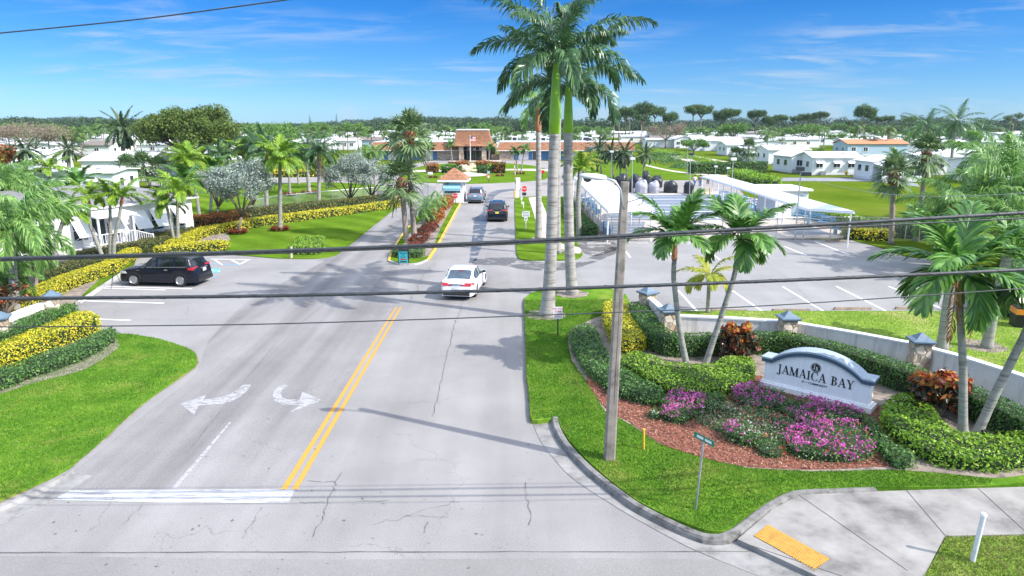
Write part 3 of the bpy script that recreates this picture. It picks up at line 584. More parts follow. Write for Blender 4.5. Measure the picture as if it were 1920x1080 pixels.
# turn arrows, drawn in road space
mark('turn_arrow', [GP([(338, 758), (387, 741), (381, 750), (418, 745), (440, 735), (455, 722), (471, 722), (461, 736), (449, 745), (434, 753), (418, 758), (373, 761), (364, 778)])], wps)
mark('turn_arrow', [GP([(527, 722), (515, 732), (511, 742), (515, 753), (529, 759), (564, 760), (540, 776), (603, 751), (567, 735), (562, 749), (540, 750), (529, 746), (526, 738), (530, 730), (540, 723)])], wps)
# parking lines
def line(a, b, w=.12, m=wpl, z=.013, name='parking_line'):
    mb = MB(); strip(mb, [G(*a), G(*b)], w, z); return struct(name, mb, m, parent=road)
for a, b in (((1272, 545), (1308, 585)), ((1370, 543), (1432, 586)), ((1468, 538), (1549, 587)), ((1568, 537), (1668, 587)), ((1666, 537), (1782, 586)), ((1174, 472), (1182, 483)), ((1232, 455), (1262, 480)), ((1305, 455), (1350, 487)), ((1400, 455), (1435, 472)), ((1470, 462), (1512, 479)), ((1528, 453), (1592, 478)),
             ((150, 539), (310, 544)), ((148, 564), (308, 569)), ((137, 597), (245, 601)), ((190, 537), (360, 542))): line(a, b)
for a, b in (((395, 486), (470, 487)), ((402, 487), (417, 497)), ((433, 487), (450, 496)), ((466, 487), (450, 496))): line(a, b, .12)
line((380, 494), (452, 497), .1, bp_); line((385, 519), (408, 520), .1, bp_)
wc = struct('wheelchair_marking', MB().sheet(GP([(396, 504), (414, 504), (409, 512), (393, 511)]), .013), bp_, parent=road)
mb = MB(); q = G(403, 508)
M_['wc'] = mat('white_symbol_paint', (.8, .8, .8), .7, var=0)
mb.lathe([(.09, 0), (.09, .001)], 10, 0, (q.x-.3, q.y+.25, .017)); strip(mb, [q+Vector((-.3, .1, 0)), q+Vector((-.05, -.05, 0)), q+Vector((.28, -.05, 0)), q+Vector((.38, -.28, 0))], .08, .0172)
struct('wheelchair_symbol', mb, M_['wc'], parent=wc)
line((950, 491), (1078, 491), .25, wps, name='give_way_line'); line((1062, 490), (1063, 506), .25, wps, name='give_way_line')
# patched seam lines and long cracks
crk = mat('crack_filling', (.12, .11, .1), .95, var=.3)
def wob(a, b, n, amp):
    a, b = G(*a), G(*b); out = []
    for i in range(n+1):
        t = i/n; p = a.lerp(b, t); out.append(p+Vector((random.gauss(0, amp), random.gauss(0, amp), 0)))
    return out
mb = MB()
for a, b, n, amp, w in (((586, 1008), (640, 885), 22, .03, .015), ((855, 600), (830, 700), 20, .03, .018), ((870, 560), (856, 600), 10, .02, .016), ((830, 700), (812, 780), 14, .03, .015), ((985, 905), (998, 985), 10, .03, .014), ((700, 985), (860, 940), 14, .05, .01), ((232, 985), (260, 950), 8, .03, .012), ((490, 950), (455, 1010), 8, .03, .01), ((820, 480), (770, 560), 20, .08, .018),
                       ((560, 943), (730, 940), 16, .02, .012), ((630, 905), (575, 902), 8, .02, .012), ((800, 980), (795, 1000), 6, .02, .018), ((760, 968), (840, 970), 8, .02, .01), ((220, 925), (165, 1000), 10, .04, .008)):
    q = wob(a, b, n, amp); strip(mb, q, [w*random.uniform(.3, 1.4) for _ in q], .0165)
for a, b, w in (((-300, 1037), (2000, 1034), .02), ((520, 640), (350, 850), .012), ((660, 530), (520, 640), .012), ((700, 770), (1020, 700), .0)):
    if w: q = wob(a, b, 60, .008); strip(mb, q, [w*random.uniform(.4, 1.5) for _ in q], .0165)
struct('road_crack', mb, crk, parent=road)
# scattered specks of tar and leaves
mb = MB()
for _ in range(150):
    q = G(random.uniform(100, 1000), random.uniform(700, 1075)); s = random.uniform(.008, .03)*random.choice((1, 1, 1.6)); a = random.uniform(0, 3)
    mb.sheet([(q.x+math.cos(a+k*1.57)*s*(1, .6)[k % 2], q.y+math.sin(a+k*1.57)*s*(1, .6)[k % 2]) for k in range(4)], .0172)
o = struct('tar_specks', mb, crk, parent=road); o['kind'] = 'stuff'
# damp stains and oil: ragged dark films that thin out to nothing at the edge
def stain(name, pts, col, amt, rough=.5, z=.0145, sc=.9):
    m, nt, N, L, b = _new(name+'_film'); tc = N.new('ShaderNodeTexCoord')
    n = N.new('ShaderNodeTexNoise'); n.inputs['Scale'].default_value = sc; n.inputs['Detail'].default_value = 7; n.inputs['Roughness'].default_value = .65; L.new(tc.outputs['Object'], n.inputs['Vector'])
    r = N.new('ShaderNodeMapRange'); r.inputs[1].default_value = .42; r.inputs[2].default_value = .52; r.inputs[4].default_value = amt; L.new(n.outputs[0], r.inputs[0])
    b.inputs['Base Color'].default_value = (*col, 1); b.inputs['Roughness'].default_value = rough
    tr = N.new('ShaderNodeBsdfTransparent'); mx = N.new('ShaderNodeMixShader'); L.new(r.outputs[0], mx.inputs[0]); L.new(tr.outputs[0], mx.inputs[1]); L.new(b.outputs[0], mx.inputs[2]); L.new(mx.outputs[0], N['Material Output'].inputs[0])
    struct(name, MB().sheet(crv(GP(pts), 4, True, .05), z), m, parent=road)
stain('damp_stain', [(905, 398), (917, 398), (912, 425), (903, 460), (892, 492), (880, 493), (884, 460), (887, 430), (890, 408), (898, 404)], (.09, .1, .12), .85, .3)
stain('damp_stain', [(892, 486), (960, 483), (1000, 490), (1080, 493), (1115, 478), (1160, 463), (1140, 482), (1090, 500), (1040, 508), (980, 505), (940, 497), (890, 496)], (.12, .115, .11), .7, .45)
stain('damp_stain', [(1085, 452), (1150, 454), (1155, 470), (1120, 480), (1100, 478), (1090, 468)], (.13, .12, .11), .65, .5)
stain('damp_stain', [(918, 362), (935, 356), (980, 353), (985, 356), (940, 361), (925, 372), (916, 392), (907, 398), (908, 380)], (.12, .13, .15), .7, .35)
# cracks of earth where lawn edges meet asphalt -> thin soil rim
for k_ in ('left', 'front'):
    mb = MB(); q = LWN[k_]; n_ = len(q); c_ = sum(q, Vector())/n_
    strip(mb, list(q)+[q[0]], [.1*random.uniform(.3, 1.5) for _ in range(n_+1)], .008); struct('soil_rim', mb, M_['soil'])
# planting beds ------------------------------------------------
BED = crv(GP([(1140, 575), (1155, 590), (1120, 600), (1072, 622), (1064, 645), (1072, 682), (1100, 722), (1135, 780), (1180, 803), (1235, 840), (1320, 868), (1400, 886), (1520, 893), (1660, 890), (1760, 896), (1860, 906), (1920, 900), (2050, 880), (2300, 860), (2300, 790), (1920, 735), (1700, 660), (1500, 610), (1330, 592), (1240, 598), (1200, 580)], .0), 4, True, .02)
struct('planting_bed', MB().sheet(BED, .146), M_['soil'])
MUL = crv(GP([(1098, 722), (1140, 780), (1185, 803), (1236, 840), (1320, 868), (1400, 885), (1520, 890), (1640, 885), (1700, 880), (1660, 800), (1650, 770), (1425, 712), (1350, 720), (1250, 740), (1170, 720), (1120, 705)]), 4, True, .02)
struct('mulch_bed', MB().sheet(MUL, .151), M_['mulchbase'])
struct('planting_bed', MB().sheet(crv(GP([(-200, 780), (0, 742), (60, 722), (160, 695), (222, 655), (218, 635), (190, 622), (130, 600), (-20, 640), (-200, 700)]), 4, True, .02), .068), M_['soil'])
struct('planting_bed', MB().sheet(crv(GP([(120, 582), (165, 545), (215, 500), (245, 478), (258, 462), (420, 460), (440, 430), (745, 378), (740, 366), (600, 380), (440, 400), (360, 410), (200, 450), (0, 520), (-200, 600), (0, 620)]), 3, True), .055), M_['soil'])
struct('planting_bed', MB().sheet(crv(GP([(752, 470), (742, 485), (805, 482), (826, 430), (850, 384), (835, 376), (800, 404), (775, 430)]), 3, True), .105), M_['soil'])
struct('planting_bed', MB().sheet(GP([(1058, 372), (1078, 372), (1140, 449), (1086, 449)]), .085), M_['soil'])
for c in ((1025, 596, 1.0), (1072, 556, .95), (1045, 473, .6), (1010, 449, .6), (1757, 652, .55), (1840, 655, .9), (525, 431, .5), (598, 392, .5), (440, 437, .5)):
    q = G(c[0], c[1]); n = 20
    struct('soil_ring', MB().sheet([(q.x+math.cos(k*6.283/n)*c[2]*random.uniform(.8, 1.1), q.y+math.sin(k*6.283/n)*c[2]*random.uniform(.8, 1.1)) for k in range(n)], .157 if c[0] in (1025, 1072, 1757, 1840) else .1), M_['soil'])
# beige slab and courts ----------------------------------------
slab = struct('court_slab', MB().prism([tuple(q)[:2] for q in GP([(1062, 371), (1350, 360), (1450, 380), (1605, 447), (1100, 452)])], -.05, .07, bottom=False), M_['beigeslab'])
ct = GP([(1178, 366), (1352, 364), (1560, 440), (1530, 446), (1445, 415), (1250, 414), (1140, 441), (1120, 441), (1150, 410)], .0)
court = struct('shuffleboard_court', MB().sheet(GP([(1172, 367), (1345, 365), (1470, 413), (1128, 415)]), .075), M_['court'])
struct('shuffleboard_court', MB().sheet(GP([(1126, 417), (1210, 417), (1202, 441), (1118, 441)]), .0752), M_['court'])
struct('shuffleboard_court', MB().sheet(GP([(1450, 423), (1505, 421), (1560, 441), (1490, 442)]), .0752), M_['court'])
for k in range(9):
    y = 369.5+k*5.2*(1+k*.02); xl = 1172-(y-367)*.95; xr = 1347+(y-365)*2.55
    mb = MB(); strip(mb, [G(xl, y), G(xr, y)], .35 if k % 2 else .12, .08); struct('court_line', mb, M_['lanepaint'], parent=court)
for k in range(4):
    y = 421+k*5.4; mb = MB(); strip(mb, [G(1124-k*2, y), G(1206-k*2, y)], .14, .08); struct('court_line', mb, M_['lanepaint'], parent=court)
# far paths, swale ------------------------------------------------
struct('footpath', MB().sheet(crv(GP([(1212, 309), (1240, 316), (1290, 324), (1390, 331.5), (1390, 333.5), (1290, 326.5), (1238, 318), (1205, 310)]), 4, True), .06), M_['beigeslab'])
struct('footpath', MB().sheet(crv(GP([(1300, 292), (1330, 297), (1380, 306), (1430, 313), (1430, 316), (1375, 308.5), (1326, 299), (1300, 294)]), 4, True), .05), M_['beigeslab'])
struct('narrow_lane', MB().sheet(GP([(1453, 334), (1640, 334), (1720, 345), (1725, 351), (1640, 340.5), (1450, 340)]), .055), roadmat('narrow_lane_asphalt', (.25, .26, .29), streak=.05, crack=.2))
# oval green paths, pool of pale paving
struct('oval_footpath', MB().sheet(crv(GP([(750, 321), (800, 319), (860, 318.5), (1000, 317), (1030, 319), (1028, 321.5), (960, 320), (880, 321), (752, 324)]), 3, True), .066), M_['beigeslab'])
struct('oval_footpath', MB().sheet(crv(GP([(825, 331), (850, 328), (878, 323), (905, 326), (915, 329), (890, 331.5), (850, 332)]), 4, True), .07), M_['beigeslab'])
# clubhouse forecourt
struct('forecourt', MB().sheet(GP([(842, 303), (842, 299), (940, 299), (940, 303)]), .03), M_['beigeslab'])
# ================================================================ PLANTS
def unit(a): return a/np.maximum(np.linalg.norm(a, axis=-1, keepdims=True), 1e-9)
def leaf_quads(P0, Nn, size, rng, aspect=1.9, flat=.55, jit=.5):
    """one folded diamond leaf per point: faces roughly along Nn"""
    n = len(P0); nr = unit(Nn+rng.normal(0, flat, (n, 3))); a = unit(np.cross(nr, rng.normal(0, 1, (n, 3)))); b = np.cross(nr, a)
    s = (size*(1+rng.uniform(-jit, jit, n)))[:, None] if np.isscalar(size) else size[:, None]
    V = np.stack([P0-a*s*.5*aspect/1.9, P0+b*s*.27+nr*s*.08, P0+a*s*.5*aspect/1.9, P0-b*s*.27+nr*s*.08], 1).reshape(-1, 3)
    return V, np.arange(4*n, dtype=np.int64).reshape(-1, 4)
def leaf_mesh(name, V, F, m): return mesh_np(name, V, F, [m] if not isinstance(m, list) else m)

# ---- palms -------------------------------------------------------
def frond_np(L, th0, droop, N, ll, lw, rng, curl=.9, ang=55, hang=.5, plume=0., petiole=.12, side_bend=0.):
    """one feather frond growing along +x from the origin; returns verts, quads"""
    K = 14; t = np.linspace(0, 1, K); th = th0-droop*t**curl; ds = L/(K-1)
    x = np.concatenate([[0], np.cumsum(np.cos(th[:-1])*ds)]); z = np.concatenate([[0], np.cumsum(np.sin(th[:-1])*ds)])
    y = side_bend*L*t**2; R0 = np.stack([x, y, z], 1)
    V = []; F = []
    w = np.interp(t, [0, .12, 1], [.03, .02, .004])*(L/2.2)**.5
    T = unit(np.gradient(R0, axis=0)); S = unit(np.cross(T, np.array([0, 0, 1.]))); U = np.cross(S, T)
    ring = np.stack([R0-S*w[:, None], R0+U*w[:, None]*.8, R0+S*w[:, None]], 1).reshape(-1, 3); V.append(ring)
    q = []
    for i in range(K-1):
        for k in range(2): q.append((i*3+k, i*3+k+1, (i+1)*3+k+1, (i+1)*3+k))
    F.append(np.array(q)); base = len(ring)
    tt = np.linspace(petiole, .995, N); n2 = 2*N
    P0 = np.stack([np.interp(tt, t, R0[:, k]) for k in range(3)], 1); Tt = unit(np.stack([np.interp(tt, t, T[:, k]) for k in range(3)], 1)); St = unit(np.cross(Tt, np.array([0, 0, 1.]))); Ut = np.cross(St, Tt)
    sg = np.tile([1, -1], N); P0 = np.repeat(P0, 2, 0); Tt = np.repeat(Tt, 2, 0); St = np.repeat(St, 2, 0); Ut = np.repeat(Ut, 2, 0); ts = np.repeat(tt, 2)
    a = np.radians(ang*(1-.55*ts)+rng.normal(0, 5, n2)); up = rng.normal(.12, .12, n2)+plume*rng.uniform(-1, 1, n2)
    d1 = unit(Tt*np.cos(a)[:, None]+(St*sg[:, None]*np.cos(up)[:, None]+Ut*np.sin(up)[:, None])*np.sin(a)[:, None])
    prof = np.sin(np.pi*(.18+.74*(ts-petiole)/(1-petiole)))**.8; l = ll*prof*rng.uniform(.85, 1.1, n2)
    g = np.array([0, 0, -1.])
    d2 = unit(d1+g*hang*rng.uniform(.6, 1.3, n2)[:, None]); d3 = unit(d2+g*hang*1.2)
    wd = unit(np.cross(d1, np.cross(d1, St*.2+Tt)))*0+unit(Tt-d1*np.sum(Tt*d1, 1)[:, None]); wd = wd*(lw*.5)
    l = l[:, None]; A = P0; B = P0+d1*l*.4; C = B+d2*l*.35; D = C+d3*l*.25
    Vl = np.stack([A-wd*.5, A+wd*.5, B-wd, B+wd, C-wd*.75, C+wd*.75, D-wd*.08, D+wd*.08], 1).reshape(-1, 3); V.append(Vl)
    b0 = base+np.arange(n2)[:, None]*8
    F.append(np.concatenate([b0+np.array([0, 1, 3, 2]), b0+np.array([2, 3, 5, 4]), b0+np.array([4, 5, 7, 6])]))
    return np.concatenate(V), np.concatenate(F)
def rotz(V, a):
    c, s = math.cos(a), math.sin(a); return V@np.array([[c, s, 0], [-s, c, 0], [0, 0, 1.]])
PALM = {  # n fronds, length, first and last elevation, droop, leaflets, leaflet length and width, hang, plume
    'royal': dict(n=20, L=3.8, e=(86, 8), droop=(50, 112), N=84, ll=.85, lw=.06, hang=.95, plume=.75, m='lf_royal', ang=58),
    'adon': dict(n=13, L=1.8, e=(80, 10), droop=(45, 105), N=46, ll=.66, lw=.075, hang=.3, plume=.15, m='lf_adon', ang=50),
    'bright': dict(n=14, L=1.8, e=(82, 12), droop=(45, 100), N=44, ll=.62, lw=.065, hang=.5, plume=.15, m='lf_bright', ang=50),
    'yellow': dict(n=11, L=1.6, e=(78, -5), droop=(55, 120), N=36, ll=.55, lw=.06, hang=.5, plume=.1, m='lf_yellow', ang=50),
    'fox': dict(n=18, L=2.6, e=(75, -10), droop=(60, 115), N=74, ll=.65, lw=.045, hang=.8, plume=1.0, m='lf_fox', ang=60),
    'coco': dict(n=18, L=3.9, e=(75, -30), droop=(45, 85), N=44, ll=.85, lw=.06, hang=.75, plume=.1, m='lf_royal', ang=60),
    'date': dict(n=30, L=3.0, e=(80, -35), droop=(35, 80), N=46, ll=.5, lw=.085, hang=.35, plume=.4, m='lf_date', ang=45),
    'pygmy': dict(n=20, L=1.1, e=(80, -15), droop=(60, 110), N=36, ll=.24, lw=.022, hang=.25, plume=.2, m='lf_fox', ang=50),
    'farfeather': dict(n=11, L=3.0, e=(75, -15), droop=(50, 100), N=11, ll=.95, lw=.2, hang=.6, plume=.1, m='lf_far', ang=55),
}
def feather_crown(kind, seed, n=None, scale=1.0, e=None, m=None, droop=None):
    k = PALM[kind]; rng = np.random.default_rng(seed); Vs = []; Fs = []; b = 0; n = n or k['n']; e = e or k['e']; dr = droop or k['droop']
    for i in range(n):
        f = (i+.5)/n; el = math.radians(e[0]+(e[1]-e[0])*f**.8+rng.normal(0, 5)); d = math.radians(dr[0]+(dr[1]-dr[0])*f+rng.normal(0, 8))
        L = k['L']*scale*(.8+.25*math.sin(math.pi*min(f+.2, 1)))*rng.uniform(.92, 1.06)
        V, F = frond_np(L, el, d, k['N'], k['ll']*scale, k['lw']*(scale**.5), rng, ang=k['ang'], hang=k['hang'], plume=k['plume'], side_bend=rng.normal(0, .06), curl=1.0)
        V = V+np.array([.06*scale, 0, 0]); V = rotz(V, i*2.39996+rng.normal(0, .15)); Vs.append(V); Fs.append(F+b); b += len(V)
    return mesh_np('crown', np.concatenate(Vs), np.concatenate(Fs), [M_[m or k['m']]])
def fan_crown(seed, n=34, R_=1.0, seg=16, pet=.9, m='lf_sabal', ev=(85, -55), droopy=.5):
    rng = np.random.default_rng(seed); V = []; F = []
    for i in range(n):
        f = (i+.5)/n; el = math.radians(ev[0]+(ev[1]-ev[0])*f+rng.normal(0, 7)); az = i*2.39996+rng.normal(0, .2)
        d = np.array([math.cos(el), 0, math.sin(el)]); L = pet*R_*rng.uniform(.8, 1.1)*(.75+.35*f); c = d*L+np.array([0, 0, -.25*L*f])
        s = np.array([0, 1., 0]); u = np.cross(s, d)*-1; u = np.cross(d, s)
        loc = []; fl = []
        w = .018*R_; loc += [-s*w, s*w, c+s*w, c-s*w]; fl.append((0, 1, 2, 3))
        rl = R_*rng.uniform(.8, 1.05)
        for j in range(seg):
            a = math.radians(-125+250*(j+.5)/seg); da = math.radians(250/seg)*.46
            lean = rng.normal(0, .08)
            def dirn(ang, cup=.25): v = d*math.cos(ang)+s*math.sin(ang)+u*(cup*abs(math.sin(ang))+lean); return v/np.linalg.norm(v)
            l = rl*(1-.28*abs(a)/2.2)
            p1 = c; p2 = c+dirn(a-da)*l*.55; p3 = c+dirn(a+da)*l*.55; tip = c+dirn(a)*l+np.array([0, 0, -droopy*l*rng.uniform(.25, .8)])
            b = len(loc); tw = (p3-p2)*.12
            loc += [p1, p2, p3, tip-tw, tip+tw]; fl.append((b, b+1, b+2, b)); fl.append((b+1, b+3, b+4, b+2))
        Vv = rotz(np.array(loc), az); b0 = sum(len(q) for q in V); V.append(Vv)
        F += [tuple(b0+x for x in (q if q[0] != q[-1] else q[:3])) for q in fl]
    return mesh_np('crown', np.concatenate(V), F, [M_[m]])
def trunk_mb(path, r0, r1, flare=1.35, n=12, seg=14, bulge=0):
    pts = crv(path, seg); L = len(pts); rad = []
    for i in range(L):
        t = i/(L-1); r = r0+(r1-r0)*t+bulge*r0*math.sin(math.pi*min(t*1.3, 1)); r *= 1+(flare-1)*math.exp(-t*14)
        rad.append(r)
    return MB().tube(pts, rad, n)
CROWNS = {}
def crown_of(kind, var=0):
    key = (kind, var)
    if key not in CROWNS:
        CROWNS[key] = fan_crown(100+var) if kind == 'sabal' else fan_crown(200+var, n=20, seg=8, m='lf_far', droopy=.35) if kind == 'farfan' else feather_crown(kind, 300+var*7+len(kind))
    return CROWNS[key]
CR = {'royal': 3.9, 'adon': 1.75, 'bright': 1.75, 'yellow': 1.6, 'fox': 2.6, 'coco': 3.9, 'date': 3.0, 'pygmy': 1.1, 'farfeather': 3.0, 'sabal': 1.75, 'farfan': 1.75}
CATNAME = {'royal': 'royal_palm', 'adon': 'christmas_palm', 'bright': 'palm_tree', 'yellow': 'palm_tree', 'fox': 'foxtail_palm', 'coco': 'coconut_palm', 'date': 'date_palm', 'pygmy': 'pygmy_palm', 'sabal': 'cabbage_palm', 'farfeather': 'palm_tree', 'farfan': 'cabbage_palm'}
def palm(kind, label, base, top, Rpx=None, r=(.12, .09), mid=None, var=0, shaft=0, shaft_r=None, shaftm='shaft', boots=0, bark=None, group=None, scale=None, Y=None, z0=.1, own=None, dead=0, rz=None, flare=1.35):
    """base / mid / top are where the trunk stands and ends in the photograph; the palm stands upright in the plane of its base"""
    b = G(*base, z0) if Y is None else P(base[0], base[1], Y); Yb = b.y
    t = P(top[0], top[1], Yb); sc_ = scale or (Rpx*mpp(Yb, t.z))/CR[kind]
    o = thing(CATNAME[kind], label, 'palm tree', tuple(b), 0, group)
    loc = lambda q: q-b
    path = [Vector((0, 0, -.1))]
    for q in (mid or []): path.append(loc(P(q[0], q[1], Yb)))
    tt = loc(t); sh = tt*0
    if shaft:
        d = (tt-path[-1]).normalized(); st = tt-d*shaft; path.append(st)
        sr = shaft_r or r[1]
        MB().tube([st-d*.03, st+d*.05, st+d*shaft*.25, st+d*shaft*.8, tt, tt+d*.15], [sr*1.0, sr*1.25, sr*1.2, sr*.85, sr*.6, sr*.3], 12).build('crownshaft', M_[shaftm], o, smooth=True)
    else: path.append(tt)
    bk = M_[bark or ('bark_royal' if kind == 'royal' else 'bark_sabal' if kind in ('sabal', 'farfan', 'date') else 'bark_slim')]
    trunk_mb(path, r[0], r[1], flare).build('trunk', bk, o, smooth=True)
    if boots:
        d = (tt-path[-2]).normalized(); q = tt-d*boots; mb = MB().tube([q, q+d*boots*.2, q+d*boots*.6, tt+d*.1], [r[1]*1.15, r[1]*1.75, r[1]*2.0, r[1]*1.2], 12)
        rg = random.Random(int(b.x*100))
        for k in range(46):
            a = k*2.4; h = (k/46); c = q+d*boots*(.05+.9*h)+Vector((math.cos(a), math.sin(a), 0))*r[1]*1.6; e = c+Vector((math.cos(a), math.sin(a), 1.4))*r[1]*.9
            mb.tube([c, e], [r[1]*.3, r[1]*.1], 4)
        mb.build('leaf_boots', M_['boots'], o)
    me = own or crown_of(kind, var)
    c = link('crown', me, o, tt); c.scale = (sc_,)*3; c.rotation_euler = (0, 0, rz if rz is not None else random.uniform(0, 6.28))
    if dead:
        Vs, Fs = [], []; bb = 0; rng = np.random.default_rng(int(abs(b.x)*10))
        for k in range(dead):
            V, F = frond_np(CR[kind]*sc_*.85, math.radians(-55), math.radians(40), 26, .3*sc_, .03, rng, hang=1.4); V = rotz(V, rng.uniform(-2.6, -.4)); Vs.append(V); Fs.append(F+bb); bb += len(V)
        link('dead_frond', mesh_np('dead_frond', np.concatenate(Vs), np.concatenate(Fs), [M_['lf_dead']]), o, tt-Vector((0, 0, .1)))
    return o
# ---- hedges ------------------------------------------------------
def hedge_mb(poly, h, leaf, dens, rng, wave=.06, z0=.06, bumps=0.0, round_=.12):
    """clipped or loose planting filling a footprint; returns leaf verts/quads and a dark inner core"""
    poly = [Vector((p[0], p[1], 0)) for p in poly]; n = len(poly); a2 = 0
    for i in range(n): a2 += poly[i].x*poly[(i+1) % n].y-poly[(i+1) % n].x*poly[i].y
    if a2 < 0: poly.reverse()
    area = abs(a2)/2; c = sum(poly, Vector())/n
    A = np.array([(p.x, p.y) for p in poly]); B = np.roll(A, -1, 0); E = B-A; EL = np.linalg.norm(E, axis=1); NR = np.stack([E[:, 1], -E[:, 0]], 1)/np.maximum(EL, 1e-6)[:, None]
    # top points
    lo, hi = A.min(0), A.max(0); nt_ = int(area*dens*1.25); pts = []
    def inside(Q):
        ins = np.zeros(len(Q), bool)
        for i in range(n):
            x1, y1 = A[i]; x2, y2 = B[i]
            if y1 == y2: continue
            cnd = ((y1 > Q[:, 1]) != (y2 > Q[:, 1])) & (Q[:, 0] < (x2-x1)*(Q[:, 1]-y1)/(y2-y1)+x1); ins ^= cnd
        return ins
    got = 0
    while got < nt_:
        Q = rng.uniform(lo, hi, (max(200, nt_*2), 2)); Q = Q[inside(Q)]; pts.append(Q); got += len(Q)
        if len(Q) == 0 and got == 0 and area < .01: break
    T = np.concatenate(pts)[:nt_]
    # distance of each top point to the rim -> rounded shoulders
    d = np.full(len(T), 1e9)
    for i in range(n):
        ap = T-A[i]; tt = np.clip((ap@E[i])/max(EL[i]**2, 1e-9), 0, 1); d = np.minimum(d, np.linalg.norm(ap-tt[:, None]*E[i], axis=1))
    bum = bumps*(np.sin(T[:, 0]*2.1+1)*np.sin(T[:, 1]*2.6)+.6*np.sin(T[:, 0]*5.3+2)*np.sin(T[:, 1]*4.7+1))
    rr = max(round_, .03); zt = h+wave*rng.normal(0, 1, len(T))*.5+bum-rr*np.clip(1-d/rr, 0, 1)**2*.9
    PT = np.column_stack([T, z0+zt]); NT = np.tile([0, 0, 1.], (len(T), 1))
    ns = int(EL.sum()*h*dens); idx = rng.choice(n, ns, p=EL/EL.sum()); tt = rng.uniform(0, 1, ns)
    S = A[idx]+E[idx]*tt[:, None]+NR[idx]*rng.normal(0, wave, ns)[:, None]; zz = rng.uniform(0, 1, ns)**.85*h
    ins = -NR[idx]*(np.clip((zz-(h-rr))/rr, 0, 1)**2*rr*.7)[:, None]
    PS = np.column_stack([S+ins, z0+zz]); NS = np.column_stack([NR[idx], np.full(ns, .35)])
    return np.concatenate([PT, PS]), np.concatenate([NT, NS]), poly, z0, h
def hedge(name, label, cat, poly, h, m, leaf=.07, dens=220, z0=.06, wave=.05, bumps=0, group=None, seed=1, core=True, coreh=.86, flower=None, round_=.12, aspect=1.9, flat=.6, topm=None):
    rng = np.random.default_rng(seed+int(abs(poly[0][0])*13))
    Pt, Nn, pl, z0, h = hedge_mb(poly, h, leaf, dens, rng, wave, z0, bumps, round_)
    o0 = Vector((*pl[0][:2], z0)); V, F = leaf_quads(Pt, Nn, leaf, rng, aspect, flat); mats = [M_[m]]; fm = np.zeros(len(F), int)
    if topm:
        mats.append(M_[topm]); fm[(Nn[:, 2] > .9) & (rng.uniform(0, 1, len(F)) < .8)] = 1
    V = V-np.array(o0); FF = F; mesh_v = V; faces = [FF]
    o = link(name, mesh_np(name, V, F, mats, fm)); o.location = o0; tag(o, label, cat, group)
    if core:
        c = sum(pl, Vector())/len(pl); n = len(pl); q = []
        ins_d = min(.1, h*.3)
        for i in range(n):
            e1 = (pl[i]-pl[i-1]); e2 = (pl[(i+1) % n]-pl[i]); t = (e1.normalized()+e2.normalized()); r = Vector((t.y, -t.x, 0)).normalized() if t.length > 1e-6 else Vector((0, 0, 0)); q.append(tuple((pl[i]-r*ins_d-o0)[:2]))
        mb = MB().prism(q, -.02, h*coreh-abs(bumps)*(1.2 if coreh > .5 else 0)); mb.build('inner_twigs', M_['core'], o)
    if flower:
        for fmname, fn, dens_f, size in flower:
            top = Pt[Nn[:, 2] > .5]; k = int(len(top)*dens_f); ctr = top[rng.choice(len(top), max(1, k))]
            keep = (np.sin(ctr[:, 0]*1.7+fn)*np.sin(ctr[:, 1]*2.3+fn*2)+rng.normal(0, .35, len(ctr))) > -.1; ctr = ctr[keep]
            cl = np.repeat(ctr, 5, 0)+rng.normal(0, size*.45, (len(ctr)*5, 3))+np.array([0, 0, size*.6]); Vf, Ff = leaf_quads(cl, np.tile([-.1, -.4, 1.], (len(cl), 1)), size, rng, 1.2, .5)
            link('flower', mesh_np('flowers', Vf-np.array(o0), Ff, [M_[fmname]]), o)['kind'] = 'stuff'
    return o
def ribbon(pts, w, jit=0, k=5):
    """footprint of a hedge that follows a line"""
    L = crv([Vector((p[0], p[1], 0)) for p in pts], k); n = len(L); a, b = [], []
    ww = w if hasattr(w, '__len__') else [w, w]
    for i in range(n):
        t = (L[min(i+1, n-1)]-L[max(i-1, 0)]).normalized(); r = Vector((t.y, -t.x, 0)); x = (ww[0]+(ww[-1]-ww[0])*i/(n-1))/2+random.uniform(-jit, jit)
        a.append(L[i]+r*x); b.append(L[i]-r*x)
    e = (L[-1]-L[-2]).normalized()*ww[-1]*.3; s = (L[0]-L[1]).normalized()*ww[0]*.3
    return a+[L[-1]+e]+b[::-1]+[L[0]+s]
# ---- bushes and trees ---------------------------------------------
def clump_leaves(blobs, dens, leaf, rng, shell=.35, aspect=1.7, flat=.8):
    Ps, Ns = [], []
    for (c, rad) in blobs:
        rad = np.array(rad if hasattr(rad, '__len__') else (rad,)*3, float); n = int(dens*4*math.pi*(rad.mean()**2)); d = unit(rng.normal(0, 1, (n, 3))); rr = 1-np.abs(rng.normal(0, shell, n)); rr = np.clip(rr, .1, 1.15)
        Ps.append(np.array(c)+d*rad*rr[:, None]); Ns.append(d+np.array([0, 0, .5]))
    Pp = np.concatenate(Ps); return leaf_quads(Pp, np.concatenate(Ns), leaf, rng, aspect, flat)
def bush_mesh(seed, m, R_=1., h=1., nb=9, dens=60, leaf=.12, name='foliage', aspect=1.9, flat=.8, shell=.3):
    rng = np.random.default_rng(seed); bl = []
    for i in range(nb):
        a = rng.uniform(0, 6.28); r = R_*.62*math.sqrt(rng.uniform(0, 1)); bl.append(((r*math.cos(a), r*math.sin(a), h*rng.uniform(.3, .72)), (R_*.42, R_*.42, h*.33)))
    V, F = clump_leaves(bl, dens, leaf, rng, shell, aspect, flat); V[:, 2] = np.maximum(V[:, 2], .01); return mesh_np(name, V, F, [M_[m]])
